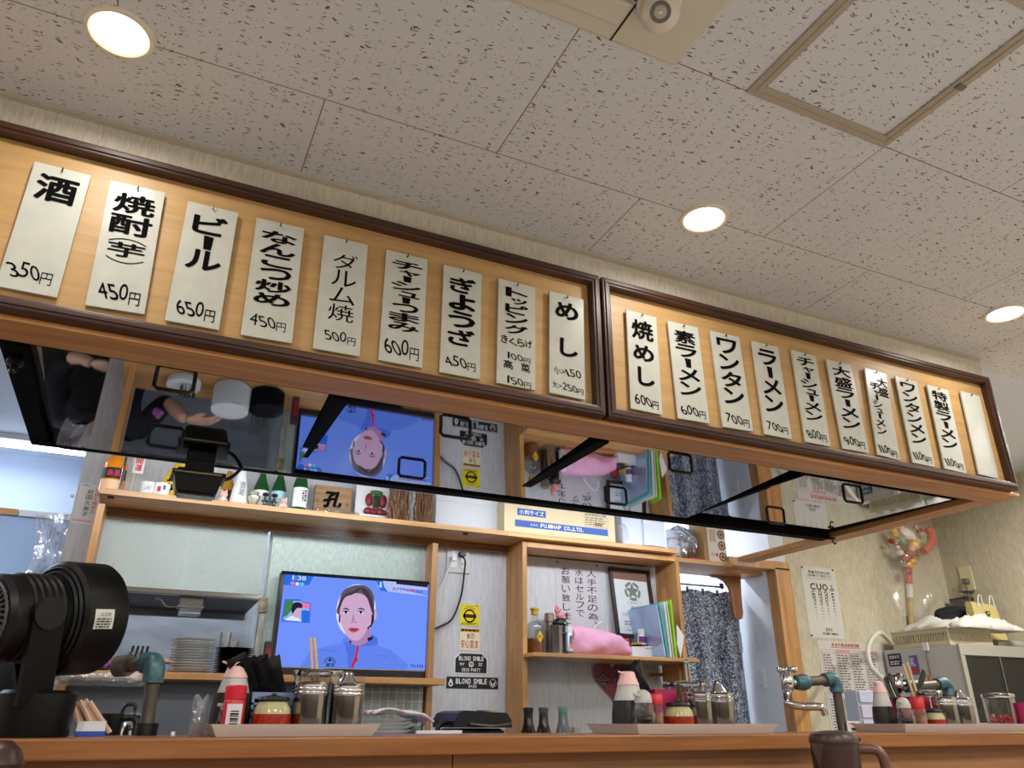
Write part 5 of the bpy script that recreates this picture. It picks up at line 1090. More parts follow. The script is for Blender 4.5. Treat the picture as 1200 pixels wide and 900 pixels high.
def cur(u, v):
    x = xa+(xb+.01*v-xa)*u; fold = .028*math.sin(2*PI*u*3.2+.6)+.012*math.sin(2*PI*u*7+1.0)
    return (x+.012*math.sin(2*PI*u*3.2)*v, YCU+fold*(.45+.55*min(1, v*3)), zt-(zt-.55)*v+.006*math.sin(2*PI*u*5)*(v < .02))
MB().grid(cur, 90, 24).build('cloth', k.m, t)
for i in range(6):
    u = (i+.5)/6; x, y, z = cur(u, 0); m = MB(); m.tube([(x+.012*math.cos(q), YCU, z+.028+.014*math.sin(q)) for q in [2*PI*j/12 for j in range(13)]], .0016, 6)
    m.box(x-.006, x+.006, y-.005, y+.005, z-.018, z+.016, .001); m.build('clip_ring', HANDLE, t)
zr = zt+.030
t = thing('curtain_rod', ((xa+xb)/2, YCU, zr), 'thin black curtain rod across the doorway', 'rod')
MB().cyl((2.452, YCU, zr), (3.06, YCU, zr), .005, seg=10).build('rod', BLACKM, t)
MB().ball((3.065, YCU, zr), .011).build('end_knob', BLACKM, t)
MB().box(3.05, 3.075, YCU-.003, YCU+.003, zr-.002, zr+.022).build('blue_tie', mat('tie_blue', (40, 60, 150), .4), t)
# corner shelf over the doorway
zs2 = EYE+.79
tag(MB().box(2.455, 2.89, 3.34, 3.64, zs2-.022, zs2, .002).box(2.89, 3.215, 3.475, 3.64, zs2-.022, zs2).build('corner_shelf', SHELFW), 'short wooden shelf over the curtain doorway holding the foil bag', 'shelf')
pp = [(830, 668.5), (830.5, 673), (834, 676.5), (841, 677.5), (848, 681), (853, 688), (856, 697), (857, 708), (858, 719), (860, 725), (864, 727), (868, 725), (869, 719), (867, 700), (866, 680), (865.5, 667.5)]
pq = [at(x, y, 3.60) for x, y in pp]; zc_ = zs2-.0225
m = MB().prism([(p.x, min(p.z, zc_)) for p in pq], 3.585, 3.607)
tag(m.build('shelf_bracket', wood('bracket_wood', (160, 104, 54), (124, 76, 36), 2, .45)), 'curved brown wooden bracket under the corner shelf by the curtain', 'bracket')
a, b = at(799, 664, 3.40), at(826, 656, 3.40)
t = thing('foil_bag', ((a.x+b.x)/2, 3.45, zs2), 'crumpled silver foil bag on the corner shelf over the curtain', 'bag')
MB().grid(crumple(a.x, b.x-.005, 3.37, 3.52, zs2+.0005, zs2+.20, 5, amp=.022), 26, 20).build('foil', mat('silver_foil', (206, 208, 214), .22, .9, bump=.6, nscale=(40, 40, 40)), t)
MB().box(a.x+.03, b.x-.02, 3.362, 3.372, zs2+.0005, zs2+.012, .003).build('red_edge', LRED, t)
a, b = at(826, 652, 3.40), at(852, 650, 3.40)
t = thing('photo_box', ((a.x+b.x)/2, 3.45, zs2), 'cardboard box with three round food pictures on the corner shelf', 'box')
MB().box(a.x+.03, b.x, 3.40, 3.50, zs2+.0005, zs2+.21, .002).build('box_body', mat('box_pale', (214, 206, 198), .6), t)
MB().box(a.x, a.x+.012, 3.40, 3.52, zs2+.0005, zs2+.24).box(a.x+.014, a.x+.022, 3.40, 3.52, zs2+.0005, zs2+.23).build('card_flap', mat('box_brown_card', (176, 140, 92), .7), t)
W_ = b.x-a.x-.03; m = Ink()
for j in range(3): m.ring(W_*.75, .045+.062*j, 0, .026, n=18)
m.build('food_picture', mat('picture_brown', (86, 56, 44), .5), t, Vector((a.x+.03, 3.40, zs2+.21)), Vector((1, 0, 0)), Vector((0, 0, -1)))
m = Ink()
for j in range(3): m.ring(W_*.75, .045+.062*j, .010, .018, n=18)
m.build('food_highlight', mat('picture_tan', (190, 150, 110), .5), t, Vector((a.x+.03, 3.3995, zs2+.21)), Vector((1, 0, 0)), Vector((0, 0, -1)))
m = Ink(); m.rect(W_*.1, W_*.45, .02, .09); m.build('tan_patch', mat('box_tan', (186, 168, 140), .6), t, Vector((a.x+.03, 3.40, zs2+.21)), Vector((1, 0, 0)), Vector((0, 0, -1)))
m = Ink(); m.row('カレー', W_*.08, W_*.5, .150, .168, .02); m.build('red_print', LRED, t, Vector((a.x+.03, 3.40, zs2+.21)), Vector((1, 0, 0)), Vector((0, 0, -1)))
tag(MB().lathe([(.022, zs2+.0005), (.024, zs2+.004), (.024, zs2+.09), (.018, zs2+.105), (.018, zs2+.12)], 2.50, 3.42, 24).build('clear_jar', GLASS), 'clear jar at the left end of the corner shelf', 'jar')
# switch plates on the passage's side wall
def switch_plate(y0, y1, x, yc, hh, label):
    zc = at_x(y0, yc, x).z; yy = at_x(y0, yc, x).y
    t = thing('switch_plate', (x, yy, zc), label, 'switch', 'white switch plates in the passage')
    MB().box(x-.008, x, yy-.036, yy+.036, zc-hh, zc+hh, .003).build('plate', WHITEP, t)
    for dz in (-.6, 0, .6): MB().box(x-.012, x-.0075, yy-.013, yy+.013, zc+dz*hh-.2*hh, zc+dz*hh+.2*hh, .002).build('rocker', mat('rocker_white', (210, 212, 214), .4), t)
switch_plate(889, 0, 3.219, 751, .055, 'upper white switch plate on the passage wall beside the door frame')
switch_plate(893, 0, 3.219, 795, .058, 'lower white switch plate on the passage wall beside the door frame')
for i, (y_, lb) in enumerate(((753, 'upper grey metal strip at the right edge of the curtain'), (797, 'lower grey metal strip at the right edge of the curtain'))):
    q = at(867+3*i, y_, 3.56); tag(MB().box(q.x-.012, q.x+.012, 3.555, 3.563, q.z-.05, q.z+.05, .001).build('metal_strip', mat('strip_grey', (128, 132, 142), .5, .3)), lb, 'metal strip')

# ================================================================== CHART WALL
t, P0, w_, h_, ex, ey = sticker('eye_chart', (944, 664.8, 984, 747), YW-.001, mat('chart_paper', (206, 202, 194), .7), 'white eye test chart with ring symbols pinned on the beige wall', 'chart', None, .0)
w_, h_ = w_, h_
k_ = Ink(); k_.row('C', w_*.20, w_*.35, h_*.235, h_*.33, .03, fill=1); k_.row('U', w_*.38, w_*.53, h_*.235, h_*.33, .03, fill=1); k_.row('O', w_*.55, w_*.71, h_*.235, h_*.33, .03, fill=1); k_.row('ふ', w_*.75, w_*.90, h_*.24, h_*.335, .03, fill=1)
sz = .06
for j in range(10):
    v = h_*(.37+.042*j); s_ = w_*.05*(1-.085*j)
    for i, u in enumerate((.27, .46, .63, .82)):
        if i < 3 and j < 4: k_.ring(w_*u, v, s_*.6, s_, .5+i*1.2+j, .5+i*1.2+j+5.5, 12)
        else: k_.rect(w_*u-s_*.7, w_*u+s_*.7, v-s_*.35, v+s_*.35)
k_.row('距離５ｍ視力表', w_*.20, w_*.84, h_*.055, h_*.095, .006); k_.row('３ｍ離れて測定する', w_*.16, w_*.86, h_*.105, h_*.14, .0)
k_.row('のぞみ', w_*.46, w_*.66, h_*.855, h_*.905, .02); k_.row('0120-373-486', w_*.36, w_*.80, h_*.92, h_*.95, .01)
k_.rect(w_*.12, w_*.9, h_*.165, h_*.168); k_.build('print', mat('chart_ink', (46, 44, 44), .6), t, P0, ex, ey)
for u, v in ((.04, .02), (.94, .02), (.03, .97)):
    q = P0+ex*w_*u+ey*h_*v; MB().ball((q.x, YW-.005, q.z), .005).build('pin', BLACKP, t)
t, P0, w_, h_, ex, ey = sticker('price_table', (963, 752.5, 1040, 812), YW-.001, mat('table_paper', (204, 198, 190), .7), 'printed table sheet with a red heading on the wall below the eye chart', 'poster', None, .0)
k_ = Ink(); k_.row('安全作業点検表日程', w_*.20, w_*.62, h_*.03, h_*.10, .02); k_.rect(w_*.19, w_*.63, h_*.115, h_*.125); k_.build('red_heading', mat('poster_red', (190, 60, 60), .6), t, P0, ex, ey)
k_ = Ink()
for u in (.03, .245, .455, .665, .875): k_.rect(w_*u, w_*(u+.004), h_*.17, h_*.98)
for v in (.17, .23, .98): k_.rect(w_*.03, w_*.88, h_*v, h_*(v+.005))
for i in range(4): k_.lines(w_*(.05+.21*i), w_*(.22+.21*i), h_*.25, h_*.96, 14, .45, .35, 20+i)
k_.build('grid_print', mat('poster_ink', (96, 84, 84), .7), t, P0, ex, ey)
k_ = Ink()
for u in (.25, .67): k_.rect(w_*u, w_*(u+.205), h_*.175, h_*.225)
k_.build('pink_heads', mat('poster_pink', (214, 150, 150), .7), t, P0, ex, ey, .0006)
t, P0, w_, h_, ex, ey = sticker('price_table', (972, 813.5, 1036, 862), YW-.001, mat('table_paper', (204, 198, 190), .7), 'second printed table sheet at the bottom of the chart wall, behind the riser pipe', 'poster', None, .0)
k_ = Ink()
for u in (.03, .30, .55, .80): k_.rect(w_*u, w_*(u+.006), h_*.06, h_*.98)
for i in range(3): k_.lines(w_*(.06+.25*i), w_*(.27+.25*i), h_*.10, h_*.9, 12, .45, .35, 30+i)
k_.build('grid_print', mat('poster_ink', (96, 84, 84), .7), t, P0, ex, ey)
# lucky rake in a clear bag
base = at(1066, 725, 3.33); 
t = thing('lucky_rake', (base.x, 3.34, 0), 'decorated bamboo lucky rake wrapped in a clear bag near the wall corner', 'decoration')
BAM = mat('bamboo', (206, 176, 108), .45, noise=.2, nscale=(8, 8, 30))
top = at(1064, 658, 3.376); bt = at(1069, 752, 3.376)
def on_pole(y): f_ = (y-658)/94; return top.lerp(bt, f_)
MB().tube([bt, top], .017, 14).build('bamboo_handle', BAM, t)
q = at(1066, 694, 3.33)
MB().tube([on_pole(702), on_pole(686)], .0185, 14).build('paper_wrap', PAPER, t)
MB().tube([on_pole(685.5), on_pole(673)], .021, 14).build('red_wrap', LRED, t)
GOLD = mat('gold_ornament', (222, 170, 50), .35, .4); CORAL = mat('coral_red', (230, 100, 80), .5); WHITEO = mat('ornament_white', (232, 226, 222), .5); GREENO = mat('ornament_green', (150, 196, 150), .5); DRED = mat('ornament_dark_red', (150, 40, 36), .5)
def cluster(pn, mt, pts):
    m = MB()
    for (x, y, r) in pts:
        c_ = at(x, y, 3.31+random.uniform(-.01, .01)); k0 = sc(x, y, 3.31)*r; m.ball(c_, k0, k0*.7, k0*.8, 14, 9)
    m.build(pn, mt, t)
cluster('white_mask', WHITEO, [(1062, 626, 9), (1068, 630, 7), (1055, 648, 5)])
cluster('gold_coin', GOLD, [(1050, 627, 6), (1071, 638, 9), (1077, 634, 5), (1065, 662, 7), (1070, 658, 6), (1048, 622, 5)])
cluster('red_bead', DRED, [(1065, 651, 8), (1060, 655, 7), (1072, 648, 5), (1078, 622, 5), (1045, 634, 4), (1064, 669, 6)])
cluster('pink_flower', mat('ornament_pink', (226, 170, 160), .5), [(1056, 619, 5), (1080, 626, 5), (1074, 618, 4), (1052, 642, 4), (1068, 643, 5)])
m = MB(); m.tube(bez([at(1086, 619, 3.31), at(1092, 626, 3.30), at(1090, 638, 3.30), at(1082, 646, 3.31)], 8), [.02, .03]+[.03]*20+[.03, .02, .015][:3], 10) if False else m.tube(bez([at(1086, 619, 3.31), at(1092, 626, 3.30), at(1090, 638, 3.30), at(1082, 646, 3.31)], 8), .026, 12)
m.build('coral_fan', CORAL, t)
m = MB()
for (cx_, cy_) in ((1058, 632), (1083, 632)):
    for j in range(9):
        a_ = 2*PI*j/9; p = at(cx_, cy_, 3.29); e_ = p+Vector((math.cos(a_), 0, math.sin(a_)))*.04; m.tube([p, e_], .003, 6)
m.build('pine_star', GREENO, t)
bag = MB(); 
def bagf(u, v):
    x_ = 1036+72*u+6*math.sin(9*v+2*u)*(1-.3*v); y_ = 618+104*v
    if v > .55: x_ += (1066-x_)*(v-.55)*.9
    front = 3.24+.02*math.sin(7*u+5*v)+.015*math.sin(13*v-6*u)
    return at(x_, y_, front+.06*(2*u-1)**2)
bag.grid(bagf, 26, 24).build('clear_bag', film('bag_film', (250, 248, 240), .20, .1, 18, .03), t)
# outlet on the right wall
q = at_x(1133.5, 678, 4.669); t = thing('wall_outlet', tuple(q), 'pale wall outlet with a grey plug on the right wall', 'outlet')
MB().box(4.661, 4.6695, q.y-.042, q.y+.042, q.z-.075, q.z+.075, .003).build('plate', mat('outlet_cream', (214, 206, 160), .45), t)
MB().box(4.625, 4.6605, q.y-.020, q.y+.012, q.z-.035, q.z-.002, .004).build('plug', mat('plug_grey', (110, 106, 94), .5), t)
MB().tube([(4.635, q.y-.004, q.z-.034), (4.632, q.y-.008, q.z-.10), (4.63, q.y-.012, q.z-.24)], .006, 8).build('cable', mat('plug_grey', (110, 106, 94), .5), t)
MB().box(4.60, 4.669, q.y-.03, q.y+.03, q.z-.085, q.z-.078, .001).build('cord_tray', mat('plug_grey', (110, 106, 94), .5), t)

# ================================================================== THINGS ON THE RAISED COUNTER
ZL = EYE-.029
YL = 1.70
def up_px(px, y, Y, yref): return zpx(px, y, Y)
def tray(x0p, x1p, label, mt, Y0=1.575, Y1=1.80):
    a, b = at(x0p, 851, YL), at(x1p, 851, YL); x0, x1 = a.x, b.x; z = ZL+.0005; h = .021; fl = .012
    m = MB()
    o = [(x0, Y0), (x1, Y0), (x1, Y1), (x0, Y1)]; i = [(x0+fl, Y0+fl), (x1-fl, Y0+fl), (x1-fl, Y1-fl), (x0+fl, Y1-fl)]
    vs = [(x, y, z) for x, y in i]+[(x, y, z+h) for x, y in o]+[(x+.004*(1 if x == x0 else -1), y+.004*(1 if y == Y0 else -1), z+h) for x, y in o]+[(x+.004*(1 if x == x0+fl else -1), y+.004*(1 if y == Y0+fl else -1), z+.004) for x, y in i]
    fs = [(3, 2, 1, 0)]
    for k_ in range(4):
        n_ = (k_+1) % 4
        fs += [(k_, n_, 4+n_, 4+k_), (4+k_, 4+n_, 8+n_, 8+k_), (8+k_, 8+n_, 12+n_, 12+k_)]
    fs.append((12, 13, 14, 15)); m.add(vs, fs)
    return tag(m.build('condiment_tray', mt), label, 'tray', 'trays on the raised counter')
TRAYM = mat('tray_greige', (200, 186, 178), .45)
tray(240, 426, 'pale greige tray under the left condiment set below the television', TRAYM)
tray(712, 872, 'pale greige tray under the middle condiment set in front of the curtain', TRAYM)
tray(1016, 1158, 'pale greige tray under the right condiment set near the showcase', TRAYM)
tray(1161, 1290, 'darker grey tray at the right edge under the red ginger canister', mat('tray_grey', (120, 120, 126), .45), 1.60, 1.80)
ZTR = ZL+.0050
class Spot:
    """heights and radii read in photo pixels at a column and depth, standing on z0"""
    def __init__(s, px, Y, z0=None):
        s.Y = Y; s.z0 = ZTR if z0 is None else z0; yb = P_y(px, s.z0, Y); s.x = at(px, yb, Y).x; s.k = sc(px, yb-25, Y); s.px = px
    def z(s, y): return zpx(s.px, y, s.Y)
def soy_cruet(px, Y, ytop, yliq, rpx, label):
    s = Spot(px, Y); r = rpx*s.k; z0, zt, zl = s.z0+.0005, s.z(ytop), s.z(yliq); h = zt-z0; zc = z0+h*.76
    t = thing('soy_sauce_cruet', (s.x, Y, s.z0), label, 'cruet', 'tall soy sauce cruets')
    MB().lathe([(r*.94, z0), (r, z0+.004), (r*.98, z0+h*.25), (r*.80, z0+h*.55), (r*.60, zc)], s.x, Y, 28).build('bottle', mat('milky_plastic', (206, 204, 200), .35, trans=.25), t)
    q = (zl-z0)/h; rl = r*(1.005 if q < .25 else 1.005-.38*(q-.25))
    MB().lathe([(r*.955, z0+.001), (r*1.015, z0+.004), (r*1.0, z0+h*.25), (rl, zl)], s.x, Y, 28).build('sauce', mat('soy_through_plastic', (42, 34, 32), .3), t)
    MB().lathe([(r*.63, zc+.0005), (r*.62, zc+h*.02), (r*.45, zc+h*.15), (r*.40, zc+h*.22), (r*.30, zt)], s.x, Y, 28).build('cap', PINK, t)
    MB().cyl((s.x-r*.3, Y-r*.1, zc+h*.19), (s.x-r*.75, Y-r*.25, zc+h*.23), .003, .002, 8).build('spout', PINK, t)
    return t
def shaker(px, Y, ytop, ycap, rpx, label, clear=False, name='pepper_shaker'):
    s = Spot(px, Y); r = rpx*s.k; z0, zt, zc = s.z0+.0005, s.z(ytop), s.z(ycap)
    t = thing(name, (s.x, Y, s.z0), label, 'shaker')
    MB().lathe([(r*.98, z0), (r, z0+.003), (r, zc-.004), (r*.9, zc)], s.x, Y, 24).build('jar', GLASS if clear else REDP, t)
    if clear: MB().lathe([(r*.9, z0+.003), (r*.9, z0+(zc-z0)*.7)], s.x, Y, 20).build('spice', mat('spice_brown', (150, 90, 70), .8), t)
    MB().lathe([(r*.95, zc+.0005), (r*.97, zt-.003), (r*.85, zt)], s.x, Y, 24, flute=.02, nfl=18).build('cap', mat('cap_bright_red', (190, 26, 40), .35), t)
    if not clear:
        m = MB(); label_band(m, s.x, Y, r*1.012, z0+(zc-z0)*.12, z0+(zc-z0)*.86, .75); m.build('label', mat('label_pale_silver', (206, 200, 204), .4), t)
        k_ = Ink(); hh = (zc-z0)*.5
        for i in range(7): k_.rect(0, r*.75, hh*i/7, hh*i/7+hh/7*(.35+.3*(i % 2)))
        k_.build('barcode', INK, t, Vector((s.x-r*.37, Y-r*1.03, z0+(zc-z0)*.66)), Vector((1, 0, 0)), Vector((0, 0, -1)))
    return t
def small_cruet(px, Y, ytop, ycap, yliq, rpx, label, caplight=True):
    s = Spot(px, Y); r = rpx*s.k; z0, zt, zc, zl = s.z0+.0005, s.z(ytop), s.z(ycap), s.z(yliq)
    t = thing('small_cruet', (s.x, Y, s.z0), label, 'cruet', 'small domed cruets')
    MB().lathe([(r*.92, z0), (r, z0+.004), (r, z0+(zc-z0)*.55), (r*.72, zc)], s.x, Y, 28).build('glass', GLASS, t)
    MB().lathe([(r*.9, z0+.002), (r*.965, z0+.005), (r*.965, min(zl, z0+(zc-z0)*.55)), ], s.x, Y, 28).build('sauce', SOY, t)
    hh = zt-zc; m = MB().lathe([(r*.74, zc+.0005), (r*.74, zc+hh*.25), (r*.62, zc+hh*.7), (r*.3, zc+hh*.95), (0, zt)], s.x, Y, 28)
    m.build('cap', mat('cap_grey', (176, 174, 168), .4) if caplight else BLACKP, t)
    MB().cyl((s.x-r*.5, Y-r*.2, zc+hh*.5), (s.x-r*1.15, Y-r*.4, zc+hh*.62), .004, .003, 8).build('spout', mat('cap_grey', (176, 174, 168), .4), t)
def paste_jar(px, Y, ytop, ylid, rpx, label):
    s = Spot(px, Y); r = rpx*s.k; z0, zt, zl = s.z0+.0005, s.z(ytop), s.z(ylid); h = zl-z0
    t = thing('chili_jar', (s.x, Y, s.z0), label, 'jar', 'red paste jars')
    MB().lathe([(r*.90, z0), (r*.97, z0+.004), (r, z0+h*.45), (r*.93, z0+h*.78), (r*.72, zl)], s.x, Y, 30).build('glass', mat('yellowish_glass', (190, 182, 138), .12, trans=.15), t)
    MB().lathe([(r*.89, z0+.001), (r*.975, z0+.0045), (r*1.004, z0+h*.45), (r*.978, z0+h*.60)], s.x, Y, 30).build('paste', mat('chili_paste', (170, 44, 24), .2, noise=.3, nscale=(160, 160, 160)), t)
    MB().lathe([(r*.82, zl+.0005), (r*.86, zl+.003), (r*.80, zl+.008), (r*.2, zl+.011), (r*.12, zl+.012), (r*.14, zt-.004), (r*.10, zt)], s.x, Y, 28).build('lid', BLACKP, t)
def tin(px, Y, ytop, rpx, label, dome=None):
    s = Spot(px, Y); r = rpx*s.k; z0, zt = s.z0+.0005, s.z(ytop); h = zt-z0
    t = thing('steel_tin', (s.x, Y, s.z0), label, 'tin', 'stainless steel condiment tins')
    MB().lathe([(r*.98, z0), (r, z0+.003), (r, z0+h*.74)], s.x, Y, 36).build('body', STEEL, t)
    pr = [(r*1.01, z0+h*.745), (r*1.03, z0+h*.76), (r*1.03, z0+h*.80), (r*1.0, z0+h*.815), (r*1.03, z0+h*.83), (r*1.03, z0+h*.88), (r*1.0, z0+h*.895), (r*1.02, z0+h*.91), (r*1.02, z0+h*.985), (r*.96, zt)]
    MB().lathe(pr, s.x, Y, 36).build('lid', CHROME, t)
    if dome:
        zd = s.z(dome); hd = zd-zt
        MB().lathe([(r*.62, zt+.0005), (r*.60, zt+hd*.1), (r*.36, zt+hd*.55), (r*.30, zt+hd*.8), (r*.16, zt+hd*.97), (0, zd)], s.x, Y, 28).build('knob', CHROME, t)
def canister(px, Y, ytop, rpx, label, fill=None):
    s = Spot(px, Y); r = rpx*s.k; z0, zt = s.z0+.0005, s.z(ytop); h = zt-z0
    t = thing('glass_canister', (s.x, Y, s.z0), label, 'canister', 'glass canisters with chrome rims')
    MB().lathe([(r*.92, z0), (r*.95, z0+.004), (r*.98, zt-.008), (r*.94, zt-.008), (r*.91, z0+.008), (0, z0+.006)], s.x, Y, 32).build('glass', GLASS, t)
    MB().lathe([(r, zt-.0075), (r*1.03, zt-.004), (r*1.03, zt+.002), (r*.98, zt+.004), (r*.9, zt+.001)], s.x, Y, 32, caps=False).build('rim', CHROME, t)
    MB().lathe([(r*.9, zt+.0005), (r*.5, zt+.006), (r*.12, zt+.008)], s.x, Y, 32).build('lid', mat('clear_lid', (226, 226, 226), .15, trans=.8), t)
    if fill:
        m = MB(); R_ = random.Random(4)
        for i in range(60):
            a_, q = R_.uniform(0, 2*PI), r*.82*math.sqrt(R_.random()); z = z0+.010+R_.random()*h*fill; p = Vector((s.x+q*math.cos(a_), Y+q*math.sin(a_), z)); m.tube([p, p+Vector((R_.uniform(-.014, .014), R_.uniform(-.01, .01), R_.uniform(-.006, .006)))], .004, 6)
        o_ = m.build('red_ginger', mat('ginger_red', (206, 34, 44), .4), t); o_['kind'] = 'stuff'
    return s, r, zt
def spoon_bin(px, Y, ytop, rpx, mt, label, weave=False):
    s = Spot(px, Y); w_ = rpx*s.k; z0, zt = s.z0+.0005, s.z(ytop); t = thing('spoon_bin', (s.x, Y, s.z0), label, 'bin')
    m = MB(); d_ = .045
    def wall(x0, x1, y0, y1):
        if not weave: m.box(x0, x1, y0, y1, z0+.003, zt); return
        n_ = 5; L = max(x1-x0, y1-y0)
        m.box(x0, x1, y0, y1, z0+.003, z0+.02); m.box(x0, x1, y0, y1, zt-.012, zt)
        for i in range(7):
            if x1-x0 > y1-y0: m.box(x0+(x1-x0)*i/6.6, x0+(x1-x0)*i/6.6+.005, y0, y1, z0+.02, zt-.012)
            else: m.box(x0, x1, y0+(y1-y0)*i/6.6, y0+(y1-y0)*i/6.6+.005, z0+.02, zt-.012)
        for j in range(3): m.box(x0, x1, y0, y1, z0+.02+(zt-z0-.035)*(j+.5)/3.2, z0+.024+(zt-z0-.035)*(j+.5)/3.2)
    m.box(s.x-w_, s.x+w_, Y-d_, Y+d_, z0, z0+.003)
    wall(s.x-w_, s.x+w_, Y-d_, Y-d_+.003); wall(s.x-w_, s.x+w_, Y+d_-.003, Y+d_); wall(s.x-w_, s.x-w_+.003, Y-d_+.003, Y+d_-.003); wall(s.x+w_-.003, s.x+w_, Y-d_+.003, Y+d_-.003)
    m.build('basket', mt, t); return s
SPOON = mat('spoon_black', (18, 18, 20), .22)
def soup_spoon(p0, p1, label, grp, wd=.017):
    """chinese soup spoon standing in a bin, flat handle upwards"""
    p0, p1 = Vector(p0), Vector(p1); d = (p1-p0).normalized(); side = Vector((1, .35, 0)); side = (side-d*side.dot(d)).normalized(); nrm = d.cross(side)
    m = MB(); n = 10; vs = []
    for i in range(n+1):
        q = i/n; c = p0.lerp(p1, q); w_ = wd*(.75+.25*q)*(.55+.45*min(1, q*4)); b_ = .006*math.sin(PI*q)
        for u, dn in ((-1, 0), (-.5, -.004), (.5, -.004), (1, 0), (.5, .002), (-.5, .002)): vs.append(c+side*u*w_+nrm*(dn+b_))
    fs = []
    for i in range(n):
        for j in range(6): a, b = i*6+j, i*6+(j+1) % 6; fs.append((a, b, b+6, a+6))
    fs += [tuple(reversed(range(6))), tuple(n*6+j for j in range(6))]
    m.add(vs, fs, True); m.ball(p0+nrm*.004, .022, .016, .02, 12, 8)
    return tag(m.build('soup_spoon', SPOON), label, 'spoon', grp)
def chopstick(p0, p1, label, mt=None, r=.0035): return tag(MB().tube([p0, p1], [r, r*.9], 6).build('chopstick', mt or mat('chopstick_wood', (216, 180, 130), .6)), label, 'chopstick', 'wooden chopsticks')
# --- left set
soy_cruet(267, 1.73, 775, 812, 23, 'tall soy cruet with a pale pink cap at the left of the left tray')
shaker(270, 1.64, 803, 819.5, 12.5, 'red capped pepper shaker with a barcode label in front of the left soy cruet')
small_cruet(261, 1.66, 822, 832, 834, 9, 'small dark cruet half hidden behind the red pepper shaker, left tray', True)
sb = spoon_bin(314, 1.755, 812, 26, mat('basket_blue', (120, 140, 176), .45), 'pale blue basket of black spoons on the left tray', True)
for i, (xb, xt, yt, lb) in enumerate(((298, 277, 769, 'black soup spoon leaning furthest left in the blue basket'), (302, 288, 773, 'black soup spoon second from the left in the blue basket'), (310, 296, 772, 'black soup spoon third from the left in the blue basket'), (314, 303, 771, 'black soup spoon fourth from the left in the blue basket'), (318, 310, 774, 'black soup spoon fifth from the left in the blue basket'), (322, 317, 772, 'upright black soup spoon at the right of the blue basket'))):
    soup_spoon((sb.x+(i-2.5)*.0125, 1.755+.01*(i % 2)-.005, ZTR+.03), at(xt, yt, 1.715), lb, 'black spoons in the blue basket', .021)
paste_jar(316, 1.655, 812, 822, 22, 'red chili paste jar with a black lid on the left tray')
tin(359.5, 1.665, 799, 20.5, 'plain topped steel tin on the left tray, left of the domed one')
tin(403, 1.665, 801, 19.5, 'steel tin with a cone shaped lid at the right of the left tray', 786)
sC, rC, zC = canister(367, 1.745, 788, 29, 'wide glass canister with a chrome rim behind the steel tins, left tray')
for i, (xb, xt, yt, lb) in enumerate(((371, 364, 748, 'left one of two wooden chopsticks standing behind the left tins'), (374, 368.5, 747, 'right one of two wooden chopsticks standing behind the left tins'))):
    chopstick((sC.x+.004+.012*i, 1.745, ZTR+.012), at(xt, yt, 1.76), lb, None, .0032)
# --- middle set
soy_cruet(739, 1.71, 787, 821, 21, 'tall soy cruet with a pale pink cap at the left of the middle tray')
small_cruet(756, 1.635, 808, 824, 835, 14, 'small glass cruet with a grey dome cap on the middle tray')
shaker(771, 1.66, 813, 826, 8.5, 'red capped glass spice shaker on the middle tray', True, 'spice_shaker')
sb = spoon_bin(771, 1.765, 808.5, 15, mat('bin_magenta', (160, 24, 80), .4), 'magenta square bin of black spoons on the middle tray')
for i, (xt, yt) in enumerate(((735, 783), (738.5, 780), (742, 777), (746, 777))):
    soup_spoon((sb.x+(i-2.2)*.012, 1.765+.008*(i % 2), ZTR+.04), at(xt, yt, 1.73), 'black soup spoon leaning left in the magenta bin, number '+('one', 'two', 'three', 'four')[i]+' from the left', 'black spoons in the magenta bin')
paste_jar(797, 1.655, 819, 828, 17.5, 'red chili paste jar with a black lid on the middle tray')
tin(821, 1.67, 811, 16.5, 'plain topped steel tin on the middle tray')
tin(846, 1.67, 812, 17, 'steel tin with a cone shaped lid at the right of the middle tray', 798)
sC, rC, zC = canister(806, 1.755, 802, 26, 'wide glass canister with a chrome rim behind the middle tray tins')
m = MB(); m.tube([(sC.x+.01, 1.755, ZTR+.012), at(803, 778, 1.77)], .0035, 8); m.tube([(sC.x+.03, 1.755, ZTR+.012), at(806, 777, 1.77)], .0035, 8); q = at(804, 776, 1.77); m.ball(q, .010, .006, .007)
tag(m.build('steel_tongs', STEEL), 'steel tongs standing in the glass canister on the middle tray', 'tongs')
# --- right set
soy_cruet(1039, 1.72, 799, 828, 12.5, 'tall soy cruet with a pale pink cap at the left of the right tray')
small_cruet(1064, 1.65, 817, 830, 842, 10.5, 'small glass cruet with a grey dome cap on the right tray')
shaker(1081, 1.655, 818, 831, 7.5, 'red capped glass spice shaker on the right tray', True, 'spice_shaker')
sb = spoon_bin(1070, 1.765, 817, 15, mat('bin_dark_red', (150, 30, 50), .4), 'dark red square bin of black spoons on the right tray')
for i, (xt, yt) in enumerate(((1037, 793), (1043, 792), (1083, 788))):
    soup_spoon((sb.x+(i-1)*.025, 1.765, ZTR+.04), at(xt, yt, 1.775), ('black soup spoon furthest left in the dark red bin', 'black soup spoon second from left in the dark red bin', 'black soup spoon leaning right in the dark red bin')[i], 'black spoons in the dark red bin', .019)
paste_jar(1099, 1.655, 829, 835, 10.5, 'red chili paste jar with a black lid on the right tray')
tin(1113, 1.67, 817, 13, 'plain topped steel tin on the right tray')
tin(1132, 1.67, 818, 12.5, 'steel tin with a cone shaped lid at the right of the right tray', 809)
sC, rC, zC = canister(1093, 1.76, 812, 17, 'wide glass canister with a chrome rim behind the right tray tins')
